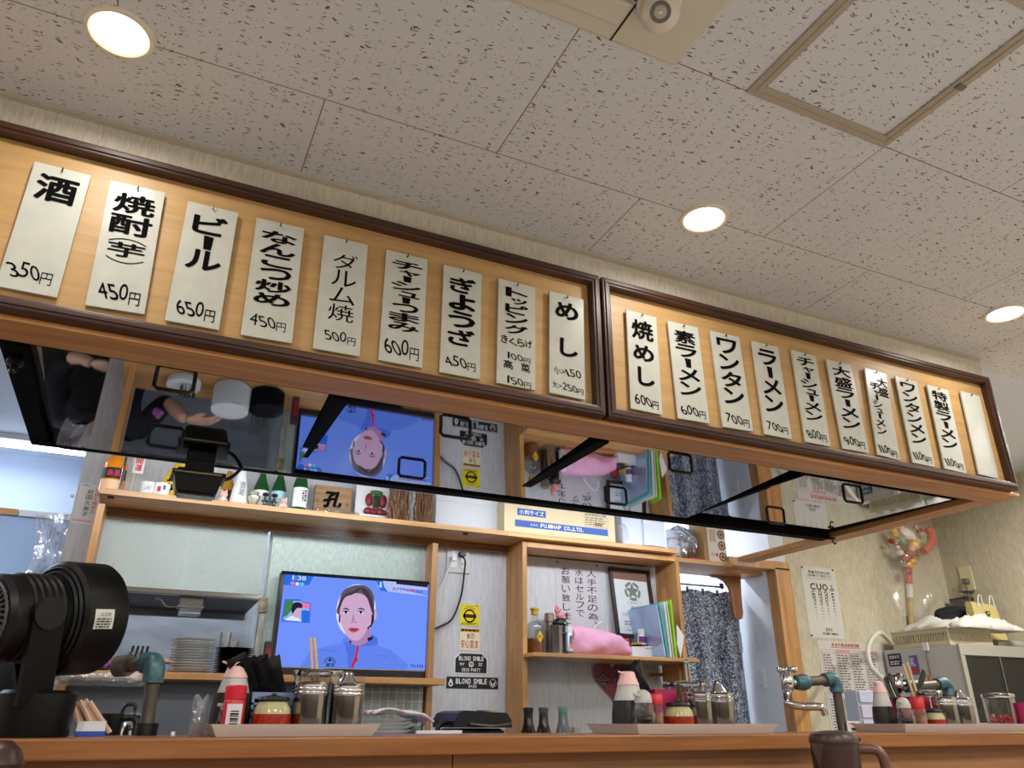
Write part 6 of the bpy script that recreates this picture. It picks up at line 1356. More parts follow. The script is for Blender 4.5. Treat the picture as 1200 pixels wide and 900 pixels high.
for i, (xt, yt, lb) in enumerate(((1058, 778, 'left one of two wooden chopsticks leaning left on the right tray'), (1063, 776, 'right one of two wooden chopsticks leaning left on the right tray'))): chopstick((sC.x-.035+.014*i, 1.76, ZTR+.012), at(xt, yt, 1.77), lb, None, .0042)
canister(1178, 1.70, 815, 17, 'glass canister of shredded red ginger at the right edge', .30)
s_ = Spot(1200, 1.66); tag(MB().lathe([(.026, ZTR+.0005), (.030, ZTR+.075), (.027, ZTR+.075), (.024, ZTR+.006), (0, ZTR+.005)], s_.x+.02, 1.66, 24).build('magenta_cup', mat('bin_magenta', (160, 24, 80), .4)), 'magenta cup cut off by the right edge of the photo', 'cup')
# small card with a bowl picture
q0, q1 = at(994, 859, 1.75), at(1009, 860, 1.75)
t = thing('menu_card', ((q0.x+q1.x)/2, 1.75, ZL), 'small standing card with a ramen bowl picture left of the right tray', 'card')
hC = at(1000, 845, 1.75).z-ZL; MB().box(q0.x, q1.x, 1.748, 1.751, ZL+.0005, ZL+hC).build('card', PAPER, t)
MB().box(q0.x, q1.x, 1.7515, 1.78, ZL+.0005, ZL+.002).build('foot', PAPER, t)
W_ = q1.x-q0.x; k_ = Ink(); k_.poly([(W_*.18, hC*.62), (W_*.82, hC*.62), (W_*.68, hC*.86), (W_*.32, hC*.86)]); k_.build('bowl_picture', mat('card_bowl', (90, 40, 30), .6), t, Vector((q0.x, 1.748, ZL+hC)), Vector((1, 0, 0)), Vector((0, 0, -1)))
k_ = Ink(); k_.row('らーめん', W_*.1, W_*.9, hC*.16, hC*.36, .01); k_.build('red_print', LRED, t, Vector((q0.x, 1.748, ZL+hC)), Vector((1, 0, 0)), Vector((0, 0, -1)))
# --- pipes and taps
COPPER = mat('old_copper_pipe', (120, 112, 100), .42, .6, noise=.35, nscale=(30, 30, 12)); TEAL = mat('teal_fitting', (82, 120, 128), .4, .3, noise=.3, nscale=(60, 60, 60))
def tap(name, pipe_pts, elbow, label, collar=None, faucet=None, yb=None):
    t = thing(name, tuple(pipe_pts[0]), label, 'tap', 'water pipes on the raised counter')
    MB().tube(pipe_pts, .0125, 16).build('riser_pipe', COPPER, t)
    return t
# left: riser, elbow, short arm to the left rear
Y = 1.79; b0 = at(171, 858, Y); b0.z = ZL+.0005; e0 = at(181, 783, Y)
t = thing('water_pipe', tuple(b0), 'old copper riser pipe with a teal elbow beside the fan', 'pipe', 'water pipes on the raised counter')
MB().tube([b0, b0.lerp(e0, .80)], .0135, 18).build('riser_pipe', COPPER, t)
MB().tube([b0+Vector((0, 0, .0)), b0+Vector((0, 0, .022))], .021, 18).build('base_collar', BLACKP, t)
MB().tube(bez([b0.lerp(e0, .78), b0.lerp(e0, .95), e0+Vector((-.004, .006, .010)), e0+Vector((-.022, .02, .010))], 6), [.020]*7+[.0205]*6+[.020]*6, 18).build('elbow', TEAL, t)
tip = e0+Vector((-.052, .05, .006)); MB().tube([e0+Vector((-.020, .018, .010)), tip], .0135, 16).build('arm', COPPER, t)
MB().tube([tip+Vector((.006, -.006, .001)), tip+Vector((-.016, .014, -.001))], .021, 16).build('end_fitting', COPPER, t)
# right: riser, elbow, arm to the left ending in a chrome tap with a handle and a swan spout
Y = 1.77; b0 = at(988, 858, Y); b0.z = ZL+.0005; e0 = at(979, 800, Y)
t = thing('water_tap', tuple(b0), 'chrome tap with a long curved spout beside the door frame', 'tap', 'water pipes on the raised counter')
MB().tube([b0, b0.lerp(e0, .85)], .013, 18).build('riser_pipe', COPPER, t)
a1 = at(966, 797, Y); a2 = at(944, 799, Y); a3 = at(936, 800, Y)
MB().tube(bez([b0.lerp(e0, .80), b0.lerp(e0, .96), e0.lerp(a1, .3)+Vector((0, 0, .008)), a1], 6), .0185, 18).build('elbow', TEAL, t)
MB().tube([a1, a2], .013, 16).build('arm', COPPER, t)
MB().tube([a2+Vector((.004, 0, 0)), a2.lerp(a3, .5), a3+Vector((-.012, 0, 0))], [.020, .023, .019], 16).build('union_fitting', TEAL, t)
bd = at(923, 800, Y)
MB().lathe([(.008, bd.z-.026), (.016, bd.z-.016), (.019, bd.z), (.016, bd.z+.016), (.010, bd.z+.026), (.008, bd.z+.034)], bd.x, bd.y, 20).tube([bd, a3+Vector((-.008, 0, 0))], .012, 14).build('valve_body', CHROME, t)
hd = at(922, 785, Y); m = MB(); m.tube([hd+Vector((-.028, 0, 0)), hd+Vector((.028, 0, 0))], .006, 10); m.tube([hd+Vector((0, -.026, 0)), hd+Vector((0, .026, 0))], .006, 10); m.ball(hd, .012, .012, .008); m.tube([hd, Vector((bd.x, bd.y, bd.z+.03))], .005, 8)
for v_ in ((-.028, 0), (.028, 0), (0, -.026), (0, .026)): m.ball(hd+Vector((v_[0], v_[1], 0)), .008)
m.build('cross_handle', CHROME, t)
sp0 = Vector((bd.x-.004, bd.y-.004, bd.z-.022)); sp = [sp0, at(921, 815, Y-.01), at(924, 824, Y-.03), at(940, 828, Y-.05), at(955, 828, Y-.07), at(964, 830, Y-.08), at(967, 838, Y-.08)]
MB().tube(bez(sp, 8), [.0105]*40+[.009]*9, 14).build('spout', CHROME, t)
# third: behind the right set
Y = 1.815; b0 = at(1113, 858, Y); b0.z = ZL+.0005; e0 = at(1111, 803, Y)
t = thing('water_tap', tuple(b0), 'chrome tap and teal elbow pipe half hidden behind the right condiment set', 'tap', 'water pipes on the raised counter')
MB().tube([b0, b0.lerp(e0, .8)], .013, 16).build('riser_pipe', COPPER, t)
a1 = at(1098, 802, Y); a2 = at(1076, 804, Y)
MB().tube(bez([b0.lerp(e0, .75), b0.lerp(e0, .95), e0.lerp(a1, .4)+Vector((0, 0, .006)), a1], 6), .0185, 16).build('elbow', TEAL, t)
MB().tube([a1, a2], .013, 14).build('arm', COPPER, t); MB().tube([a2, at(1062, 804, Y)], .020, 14).build('union_fitting', TEAL, t)
bd = at(1052, 803, Y); MB().lathe([(.008, bd.z-.024), (.016, bd.z-.014), (.019, bd.z), (.014, bd.z+.016), (.008, bd.z+.026)], bd.x, bd.y, 18).tube([bd, at(1064, 804, Y)], .012, 12).build('valve_body', CHROME, t)
hd = at(1050, 791, Y); m = MB(); m.tube([hd+Vector((-.028, 0, 0)), hd+Vector((.028, 0, 0))], .006, 8); m.tube([hd+Vector((0, -.02, 0)), hd+Vector((0, .02, 0))], .006, 8); m.tube([hd, Vector((bd.x, bd.y, bd.z+.02))], .005, 8); m.build('cross_handle', CHROME, t)
# brown jug on the lower counter
Y = 1.43; cx = at(977, 870, Y).x; zt = at(978, 869, Y).z; r = .053; z0 = .7405
t = thing('water_jug', (cx, Y, .74), 'dark brown plastic water jug standing on the lower counter below the tap', 'jug')
BRN = mat('brown_plastic', (58, 38, 34), .35)
MB().lathe([(r*.88, z0), (r*.9, z0+.005), (r*.97, zt-.02), (r*.97, zt-.004)], cx, Y, 36).build('body', BRN, t)
MB().lathe([(r*1.0, zt-.0035), (r*1.01, zt+.006), (r*.9, zt+.016), (r*.5, zt+.022), (r*.2, zt+.023)], cx, Y, 36).build('lid', BRN, t)
m = MB(); m.add([(cx-r*.9, Y-.018, zt-.004), (cx-r*1.32, Y, zt-.002), (cx-r*.9, Y+.018, zt-.004), (cx-r*.93, Y, zt-.06)], [(0, 1, 2), (0, 3, 1), (1, 3, 2), (0, 2, 3)]); m.build('spout', BRN, t)
MB().tube(bez([(cx+r*.85, Y-.02, zt-.015), (cx+r*1.5, Y-.05, zt-.02), (cx+r*1.65, Y-.055, zt-.07), (cx+r*1.5, Y-.05, zt-.15), (cx+r*.85, Y-.02, zt-.17)], 8), .011, 10).build('handle', mat('brown_plastic_handle', (96, 66, 56), .35), t)
MB().box(cx+r*.45, cx+r*.95, Y-r*.62, Y-r*.5, zt+.001, zt+.008, .001).build('lid_tab', BLACKP, t)
# second brown jug, only its top shows at the left edge
cx = at(1, 880, 1.42).x; zt = at(2, 868, 1.42).z
t = thing('sauce_pot', (cx, 1.42, .74), 'dark brown round pot cut off by the lower left corner of the photo', 'pot')
MB().lathe([(.04, .7405), (.052, .76), (.052, zt-.05), (.030, zt-.036)], cx, 1.42, 28).build('body', BRN, t)
MB().lathe([(.032, zt-.0355), (.034, zt-.03), (.026, zt-.012), (.012, zt), (0, zt+.001)], cx, 1.42, 28).build('lid', BRN, t)

# --- black circulator fan
FAN = mat('fan_black', (9, 9, 10), .42, spec=.3); FANG = mat('fan_grille_black', (16, 16, 17), .45, spec=.3)
Y = 1.70; cb = at(36, 855, Y); fx, fy = cb.x, Y
t = thing('circulator_fan', (fx, fy, ZL), 'black circulator fan on a round base at the left end of the counter', 'fan')
kF = sc(60, 740, Y)
MB().lathe([(38*kF, ZL+.0005), (39*kF, ZL+.004), (40*kF, ZL+.070), (36*kF, ZL+.076), (10*kF, ZL+.077)], fx, fy, 40).build('base', FAN, t)
d0 = (Vector((.80, .60, .10))).normalized()             # axis from the rear grille to the blowing end
cF = at(88, 724, Y+.02)                                     # centre of the wide drum
q = d0.to_track_quat('Z', 'Y').to_matrix().to_4x4()
def onax(s_): return Matrix.Translation(cF) @ q @ Matrix.Translation((0, 0, s_))
RD_ = 65*kF
m = MB(); m.lathe([(RD_*.93, -.046), (RD_, -.040), (RD_, .034), (RD_*.95, .042), (RD_*.86, .042), (RD_*.84, .03), (0, .03)], 0, 0, 56, axis=onax(0)); m.build('drum', FAN, t)
m = MB()
for i, rr_ in enumerate((.90, .82, .74, .66, .58, .50)):
    m.lathe([(RD_*rr_, -.048-.004*i), (RD_*(rr_-.03), -.052-.004*i), (RD_*(rr_-.05), -.048-.004*i)], 0, 0, 48, axis=onax(0), caps=False)
m.build('ring_louvre', FANG, t)
m = MB(); RM = 47*kF; m.lathe([(RM*.90, -.160), (RM, -.151), (RM*1.02, -.055), (RM*1.0, -.047)], 0, 0, 48, axis=onax(0)); m.build('motor_housing', FAN, t)
m = MB()
for i in range(5): m.lathe([(RM*1.02, -.064-.013*i), (RM*1.05, -.068-.013*i), (RM*1.02, -.072-.013*i)], 0, 0, 48, axis=onax(0), caps=False)
m.build('housing_rib', FANG, t)
m = MB(); A = onax(-.162)
for i in range(36):
    a_ = 2*PI*i/36; p0 = A @ Vector((RM*.34*math.cos(a_), RM*.34*math.sin(a_), -.004)); p1 = A @ Vector((RM*.86*math.cos(a_+.18), RM*.86*math.sin(a_+.18), -.001)); m.tube([p0, p1], .0022, 6)
for rr_ in (.34, .6, .86): m.tube([A @ Vector((RM*rr_*math.cos(a_), RM*rr_*math.sin(a_), -.003)) for a_ in [2*PI*j/32 for j in range(33)]], .0024, 6)
m.lathe([(RM*.3, -.162), (RM*.3, -.167), (RM*.2, -.170)][::-1], 0, 0, 28, axis=onax(0)); m.build('rear_grille', mat('fan_grille_grey', (60, 60, 64), .4), t)
# fork arm on the near side
pv = cF+d0*(-.075)+Vector((.30, -1, 0)).normalized()*(RM*1.08); ft = Vector((fx-.006, fy-.044, ZL+.05))
sd_ = d0.copy(); sd_.z = 0; sd_.normalize(); nn = Vector((sd_.y, -sd_.x, 0))
def arm(pv, ft, sgn):
    m = MB(); n = 10; vs = []
    for i in range(n+1):
        q_ = i/n; c = ft.lerp(pv, q_); w_ = .029-.001*q_
        for u, dn in ((-1, 0), (1, 0), (1, .012), (-1, .012)): vs.append(c+sd_*u*w_+nn*dn*sgn)
    fs = [(i*4+j, i*4+(j+1) % 4, i*4+4+(j+1) % 4, i*4+4+j) for i in range(n) for j in range(4)]+[(0, 3, 2, 1), (n*4, n*4+1, n*4+2, n*4+3)]
    m.add(vs, fs)
    k0 = len(m.v); N = 20
    rim = [pv+sd_*.028*math.cos(2*PI*j/N)+Vector((0, 0, 1))*.028*math.sin(2*PI*j/N) for j in range(N)]
    m.add(rim+[p+nn*.012*sgn for p in rim], [tuple(range(N)), tuple(reversed(range(N, 2*N)))]+[(j, j+N, (j+1) % N+N, (j+1) % N) for j in range(N)])
    return m.build('fork_arm', FAN, t)
arm(pv, ft, 1)
pv2 = cF+d0*(-.075)-Vector((.30, -1, 0)).normalized()*(RM*1.08); arm(pv2, Vector((fx-.006, fy+.044, ZL+.05)), -1)
# warning label on the drum: wrapped on the cylinder
m = MB(); e1 = (Vector((0, 0, 1))-d0*d0.z).normalized(); e2 = d0.cross(e1)
toward = (Vector((0, 0, EYE))-cF); toward -= d0*toward.dot(d0); toward.normalize()
a_c = math.atan2(toward.dot(e2), toward.dot(e1)); vs = []
for i in range(7):
    a_ = a_c-.10+.34*i/6-.05
    for s_ in (-.030, .008): vs.append(cF+d0*s_+(e1*math.cos(a_)+e2*math.sin(a_))*(RD_*1.004))
m.add(vs, [(2*i, 2*i+1, 2*i+3, 2*i+2) for i in range(6)]); o_ = m.build('warning_label', mat('label_silver', (206, 206, 200), .4), t)
ex_ = d0.copy(); mid = cF+(e1*math.cos(a_c+.07)+e2*math.sin(a_c+.07))*(RD_*1.004); ey_ = -(e1*-math.sin(a_c+.07)+e2*math.cos(a_c+.07))
if ey_.z > 0: ey_ = -ey_
k_ = Ink(); k_.row('△注意', .008, .030, .004, .010, .0); k_.lines(.003, .035, .013, .036, 5, .45, .2, 12)
k_.build('label_print', INK, t, mid-ex_*.0+d0*-.030-ey_*.021, ex_, ey_, .0022)
# white and red card standing behind the fan
q0 = at(22, 820, 1.80); t = thing('paper_card', (q0.x, 1.80, ZL), 'narrow white card with red and blue print standing behind the fan', 'card')
zc1 = at(28, 766, 1.82).z; MB().box(q0.x-.012, q0.x+.016, 1.80, 1.803, ZL+.0005, zc1).build('card', PAPER, t)
MB().box(q0.x-.012, q0.x+.016, 1.8035, 1.83, ZL+.0005, ZL+.003).build('foot', PAPER, t)
k_ = Ink(); k_.rect(.006, .022, .006, .02); k_.build('red_print', LRED, t, Vector((q0.x-.012, 1.80, zc1)), Vector((1, 0, 0)), Vector((0, 0, -1)))
k_ = Ink(); k_.lines(.006, .024, .03, .06, 3, .5); k_.build('blue_print', mat('label_blue', (60, 80, 170), .5), t, Vector((q0.x-.012, 1.80, zc1)), Vector((1, 0, 0)), Vector((0, 0, -1)))
# holder with splints, chopsticks and red spoons
Y = 1.76; s_ = Spot(102, Y, ZL)
t = thing('utensil_holder', (s_.x, Y, ZL), 'white and blue holder of wooden sticks between the fan and the pipe', 'holder')
w_ = 22*s_.k; h_ = s_.z(852)-ZL
m = MB(); m.box(s_.x-w_*.55, s_.x+w_*.8, Y-.03, Y+.03, ZL+.0005, ZL+.004); 
for a, b, c, d in ((-.55, .8, -.03, -.027), (-.55, .8, .027, .03)): m.box(s_.x+w_*a, s_.x+w_*b, Y+c, Y+d, ZL+.004, ZL+h_+.01)
m.box(s_.x-w_*.55, s_.x-w_*.55+.003, Y-.027, Y+.027, ZL+.004, ZL+h_+.01); m.box(s_.x+w_*.8-.003, s_.x+w_*.8, Y-.027, Y+.027, ZL+.004, ZL+h_+.01); m.build('box', WHITEP, t)
m = MB(); m.box(s_.x-w_*.6, s_.x+w_*.85, Y-.033, Y-.0305, ZL+.0005, ZL+.009); m.build('blue_edge', mat('holder_blue', (50, 80, 170), .4), t)
for i in range(7):
    xt = 84+3.2*i+(2 if i == 6 else 0); yt = 822+((i*7) % 5)-2
    chopstick((s_.x-w_*.3+.008*i, Y-.012+.005*(i % 3), ZL+.006), at(xt, yt, Y+.012*(i % 3)-.01), ('wooden stick in the holder beside the fan, '+('first', 'second', 'third', 'fourth', 'fifth', 'sixth', 'seventh')[i]+' from the left'), mat('chopstick_pale', (214, 176, 150), .6), .0048)
for i, (x0_, x1_, yt) in enumerate(((106, 105, 846), (110, 122, 843))):
    p0 = Vector((s_.x+w_*(.15+.1*i), Y+.014, ZL+.008)); tag(MB().tube([p0, p0.lerp(at(x1_, yt, Y+.01), 1)], [.004, .0075], 10).build('red_spoon', mat('spoon_red', (150, 40, 46), .35)), ('short dark red spoon upright in the utensil holder', 'dark red spoon leaning right in the utensil holder')[i], 'spoon')
# tissue wrap and white tape scraps
tag(MB().grid(crumple(at(222, 855, 1.68).x, at(240, 855, 1.68).x, 1.66, 1.70, ZL+.0005, at(228, 816, 1.68).z, 31, amp=.010), 12, 14).build('plastic_wrap', film('wrap_film', (236, 238, 242), .45, .1, 40)), 'twisted clear plastic wrap standing at the left end of the left tray', 'plastic wrap')
q = at(203, 858, 1.72); tag(MB().lathe([(.004, ZL+.0005), (.004, ZL+.006), (.0025, ZL+.008)], q.x, 1.72, 12).build('white_peg', WHITEP), 'tiny white peg on the counter between the pipe and the left tray', 'peg')
# --- on the prep counter just behind
ZP = PREP+.0005
Y = 2.05; s_ = Spot(118, Y, PREP); t = thing('black_mug', (s_.x, Y, PREP), 'black mug with a thick handle behind the utensil holder', 'cup')
r = 14*s_.k; zt = s_.z(836); MB().lathe([(r*.9, ZP), (r, ZP+.004), (r, zt), (r*.9, zt), (r*.88, ZP+.008), (0, ZP+.007)], s_.x, Y, 28).build('body', BLACKP, t)
MB().tube(bez([(s_.x+r*.9, Y-.01, zt-.01), (s_.x+r*1.9, Y-.02, zt-.012), (s_.x+r*2.1, Y-.02, zt-.045), (s_.x+r*1.7, Y-.02, zt-.085), (s_.x+r*.9, Y-.01, zt-.09)], 6), .007, 10).build('handle', BLACKP, t)
Y = 2.12; s_ = Spot(146, Y, PREP); t = thing('steel_kettle', (s_.x, Y, PREP), 'shiny round steel kettle behind the black mug', 'kettle')
r = 17*s_.k; zt = s_.z(838); MB().lathe([(r*.95, ZP), (r, ZP+.01), (r, zt-.035), (r*.86, zt-.012), (r*.5, zt)], s_.x, Y, 32).build('body', CHROME, t)
MB().lathe([(r*.5, zt+.0005), (r*.3, zt+.004), (r*.08, zt+.005), (r*.1, zt+.012), (0, zt+.014)], s_.x, Y, 28).build('lid', CHROME, t)
MB().tube(bez([(s_.x-r*.9, Y, zt-.02), (s_.x-r*.7, Y, zt+.018), (s_.x-r*.1, Y, zt+.022), (s_.x, Y, zt+.01)], 6), .004, 8).build('handle', BLACKP, t)
# plates and towel right of the left tray
Y = 2.15; s_ = Spot(452, Y, PREP)
pl = [(.030, 0), (.034, .002), (.062, .010), (.066, .012), (.062, .0125), (.032, .005), (0, .0045)]
pr0 = None
nP = 11
names_ = ('lowest', 'second from the bottom', 'third from the bottom', 'fourth from the bottom', 'fifth from the bottom', 'sixth from the bottom', 'seventh from the bottom', 'eighth from the bottom', 'ninth from the bottom', 'second from the top', 'topmost')
for i in range(nP):
    lb = 'white plate under the cloth behind the left tray, '+names_[i]+' of its stack'
    if i == 0:
        t = thing('plate', (s_.x, Y, PREP), lb, 'plate', 'plates under the cloth'); MB().lathe([(r_, ZP+z_) for r_, z_ in pl], s_.x, Y, 36).build('dish', WHITEC, t); pr0 = t
    else: dup(pr0, (0, 0, .0090*i), lb)
ztop = ZP+.009*10+.0135
def cl_(u, v):
    x = at(428, 845, Y).x+(at(497, 848, Y).x-at(428, 845, Y).x)*u; dx = abs((x-s_.x))/.07
    z = ztop+.016*math.exp(-(dx)**2)+.004*math.sin(9*u+3*v)-max(0, dx-1)**1.2*.030
    return (x, Y-.075+.15*v, z+.0035*math.sin(14*v+4*u))
k = NT('striped_towel'); tc = k.n('TexCoord'); sp = k.n('SeparateXYZ'); k.t.links.new(tc.outputs['Object'], sp.inputs[0])
f = k.math('GREATER_THAN', k.math('FRACT', k.math('MULTIPLY', k.math('ADD', sp.outputs[0], 5.0), 13.0)), .82)
k.t.links.new(k.mixc(f, rgb((226, 222, 228)), rgb((224, 176, 196))), k.b.inputs['Base Color']); k.b.inputs['Roughness'].default_value = .9
t = MB().grid(cl_, 28, 14).build('dish_cloth', k.m); tag(t, 'white dish cloth with pink stripes spread over the plates behind the left tray', 'cloth')
sd2 = t.modifiers.new('thick', 'SOLIDIFY'); sd2.thickness = .004; sd2.offset = 1
for i, px in enumerate((471, 479, 487)):
    s2 = Spot(px, 2.17, PREP); tag(MB().lathe([(.018, ZP), (.020, ZP+.004), (.024, ZP+.085), (.022, ZP+.085), (.018, ZP+.006), (0, ZP+.005)], s2.x, 2.17, 24).build('drinking_glass', GLASS), 'small drinking glass under the dish cloth, '+('left', 'middle', 'right')[i]+' one of three', 'glass', 'glasses behind the left tray')
a, b = at(482, 857, 2.0), at(535, 856, 2.0); tag(MB().box(a.x, b.x, 1.96, 2.10, PREP+.0005, PREP+.004, .001).box(a.x, b.x, 1.96, 1.966, PREP+.004, at(500, 856, 1.96).z, .001).build('steel_tray', WHITEP), 'shallow white tray right of the covered plates on the prep counter', 'tray')
# plastic drawers by the right tray
Y = 2.25; a, b = at(1008, 840, Y), at(1030, 840, Y); t = thing('storage_tower', ((a.x+b.x)/2, Y, PREP), 'small white translucent drawer unit left of the right soy cruet', 'drawers')
zt = at(1015, 809, Y).z; MB().box(a.x, b.x+.03, Y, Y+.06, PREP+.0005, zt, .004).build('case', mat('drawer_white', (206, 212, 230), .4), t)
hh = (zt-PREP)/4
for i in range(4):
    z_ = PREP+.004+hh*i; MB().box(a.x+.006, b.x+.024, Y-.008, Y-.0005, z_+.004, z_+hh-.006, .002).build('drawer', mat('drawer_front', (222, 214, 226), .3) if i == 2 else mat('drawer_front_b', (214, 220, 236), .3), t)

# ================================================================== SHOWCASE AND WHAT LIES ON IT
XS = 3.972; YS0 = 2.905; ZSC = EYE+.375
t = thing('refrigerated_showcase', (4.3, 3.1, .0), 'white refrigerated showcase with dark sliding glass doors at the right', 'refrigerator')
SCW = mat('showcase_grey_white', (196, 194, 190), .45)
m = MB(); m.box(XS, 4.655, YS0+.005, 3.38, .55, EYE-.04, .004); m.box(XS, XS+.03, YS0+.005, 3.38, EYE-.04, ZSC, .004); m.box(XS+.03, 4.655, 3.35, 3.38, EYE-.04, ZSC); m.box(XS+.03, 4.655, YS0+.005, 3.35, ZSC-.03, ZSC, .002); m.box(4.63, 4.655, YS0+.005, 3.35, EYE-.04, ZSC-.03); m.build('body', SCW, t)
m = MB(); m.box(XS-.004, 4.655, YS0-.012, YS0+.004, ZSC-.055, ZSC+.003, .003); m.box(XS-.004, XS+.028, YS0-.012, YS0+.004, EYE-.04, ZSC-.055, .002); m.box(4.60, 4.655, YS0-.012, YS0+.004, EYE-.04, ZSC-.055, .002); m.box(XS+.028, 4.60, YS0-.012, YS0+.004, EYE-.04, EYE-.01, .002); m.build('door_frame', mat('showcase_aluminium', (176, 172, 164), .4, .5), t)
SG = mat('showcase_dark_glass', (40, 38, 36), .08, alpha=.75)
for i, (x0, x1) in enumerate(((XS+.030, XS+.32), (XS+.30, 4.598))):
    g = MB().box(x0, x1, YS0-.002+.006*i, YS0+.003+.006*i, EYE-.009, ZSC-.056).build('sliding_glass', SG, t)
    MB().box(x1-.012, x1, YS0-.006+.006*i, YS0-.0025+.006*i, EYE-.009, ZSC-.056).build('glass_edge', DSTEEL, g)
MB().box(XS+.035, 4.625, YS0+.03, 3.34, EYE+.06, EYE+.066).build('inner_shelf', DSTEEL, t)
MB().box(XS-.0035, XS-.0005, 3.10, 3.106, EYE-.04, ZSC-.05).build('seam', DSTEEL, t)
leg = MB()
for lx, ly in ((XS+.03, YS0+.04), (4.62, YS0+.04), (XS+.03, 3.34), (4.62, 3.34)): MB().box(lx-.02, lx+.02, ly-.02, ly+.02, 0, .549, .003).build('leg', SCW, t)
for i, (x, z, c_, lb) in enumerate(((4.10, EYE+.0665, (200, 120, 60), 'orange round food container inside the showcase'), (4.32, EYE+.0665, (170, 60, 50), 'red food container inside the showcase'), (4.14, EYE-.0395, (190, 150, 80), 'yellow bowl at the bottom of the showcase'))):
    tag(MB().lathe([(.05, z+.0005), (.07, z+.05), (.07, z+.09), (.06, z+.10)], x, 3.12, 24).build('food_container', mat('food_%d' % i, c_, .5)), lb, 'container')
# stickers on the showcase's side
def side_sticker(x0, y0, x1, y1, mt, label, prt):
    A_ = at_x(x0, y0, XS-.001); B_ = at_x(x1, y1, XS-.001); yy0, yy1 = A_.y, B_.y; z1, z0 = at_x((x0+x1)/2, y0, XS-.001).z, at_x((x0+x1)/2, y1, XS-.001).z
    t2 = thing('showcase_sticker', (XS, (yy0+yy1)/2, z0), label, 'sticker')
    MB().box(XS-.0025, XS-.001, min(yy0, yy1), max(yy0, yy1), z0, z1).build('sheet', mt, t2)
    return t2, Vector((XS-.0025, max(yy0, yy1), z1)), abs(yy1-yy0), z1-z0
EXs, EYs = Vector((0, -1, 0)), Vector((0, 0, -1))
t2, o_, w_, h_ = side_sticker(1040, 766, 1058, 781, mat('sticker_navy', (40, 46, 70), .4), 'dark navy sticker with white print on the side of the showcase', 0)
k_ = Ink(); k_.row('営業許可', w_*.1, w_*.9, h_*.14, h_*.40, .02); k_.lines(w_*.12, w_*.88, h_*.55, h_*.9, 2, .55); k_.build('print', LETWHITE, t2, o_, EXs, EYs)
t2, o_, w_, h_ = side_sticker(1065, 768, 1079, 791, mat('sticker_blue', (70, 110, 190), .4), 'blue and red sticker on the side of the showcase', 0)
k_ = Ink(); k_.rect(w_*.1, w_*.9, h_*.62, h_*.92); k_.ring(w_*.7, h_*.25, 0, w_*.2); k_.build('red_print', LRED, t2, o_, EXs, EYs)
k_ = Ink(); k_.lines(w_*.1, w_*.6, h_*.12, h_*.55, 4, .6); k_.build('white_print', LETWHITE, t2, o_, EXs, EYs)
q = at_x(1084, 758, XS-.012); t2 = thing('wall_hook', tuple(q), 'small pale hook with a hanging brush on the side of the showcase', 'hook')
MB().box(XS-.012, XS-.0005, q.y-.018, q.y+.018, q.z-.022, q.z+.022, .004).build('pad', WHITEP, t2)
MB().tube([(XS-.010, q.y, q.z-.02), (XS-.014, q.y, q.z-.04), (XS-.016, q.y, q.z-.06)], .003, 6).build('claw', STEEL, t2)
tag(MB().tube([(XS-.020, q.y, q.z-.055), (XS-.022, q.y, q.z-.15)], [.003, .003], 6).tube([(XS-.022, q.y, q.z-.15), (XS-.024, q.y, q.z-.29)], .013, 8).build('brush', mat('brush_wood', (150, 110, 70), .6)), 'brown handled brush hanging on the side of the showcase', 'brush')
# basket on top
t = thing('plastic_basket', (4.10, 3.1, ZSC), 'long cream plastic basket on top of the showcase', 'basket')
BK = mat('basket_cream', (206, 196, 164), .5); x0, x1, y0, y1 = XS+.015, 4.34, 2.955, 3.32; z0 = ZSC+.0035; z1 = ZSC+.095
m = MB(); m.box(x0, x1, y0, y1, z0, z0+.004)
fl = .02
for (a, b, c, d) in ((x0, x1, y0, y0+.004), (x0, x1, y1-.004, y1), (x0, x0+.004, y0+.004, y1-.004), (x1-.004, x1, y0+.004, y1-.004)):
    m.box(a, b, c, d, z0+.004, z0+.022); m.box(a, b, c, d, z1-.025, z1)
    L = max(b-a, d-c); n_ = int(L/.016)
    for i in range(n_+1):
        if b-a > d-c: m.box(a+(b-a-.008)*i/n_, a+(b-a-.008)*i/n_+.008, c, d, z0+.022, z1-.025)
        else: m.box(a, b, c+(d-c-.008)*i/n_, c+(d-c-.008)*i/n_+.008, z0+.022, z1-.025)
m.box(x0-.008, x1+.008, y0-.008, y0, z1-.006, z1+.002, .002); m.box(x0-.008, x0, y0, y1, z1-.006, z1+.002, .002)
m.build('basket', BK, t)
# white cloth heap in the basket and hanging over
CLW = mat('cloth_white', (206, 202, 194), .95, noise=.06, nscale=(20, 20, 20), bump=.4)
def heap(x0, x1, y0, y1, zb, h, seed, nu=34, nv=18):
    R_ = random.Random(seed); ph = [(R_.uniform(0, 6), R_.uniform(2, 10), R_.uniform(2, 8)) for _ in range(8)]
    def fn(u, v):
        e = (math.sin(PI*u)**.45)*(math.sin(PI*v)**.45); d = sum(math.sin(p+a*u*4+b*v*4) for p, a, b in ph)/8
        return (x0+(x1-x0)*u+.012*d, y0+(y1-y0)*v+.012*math.cos(7*u+seed), zb+h*e*(.8+.7*d))
    return fn
def solid(o, th):
    sm = o.modifiers.new('thick', 'SOLIDIFY'); sm.thickness = th; sm.offset = 1; return o
tag(solid(MB().grid(heap(XS+.03, 4.30, 2.97, 3.31, z1-.006, .075, 3), 40, 22).build('white_cloth', CLW), .004), 'rumpled white cloth heaped in the cream basket on the showcase', 'cloth')
a, b = at(1122, 740, 2.93), at(1186, 745, 2.93)
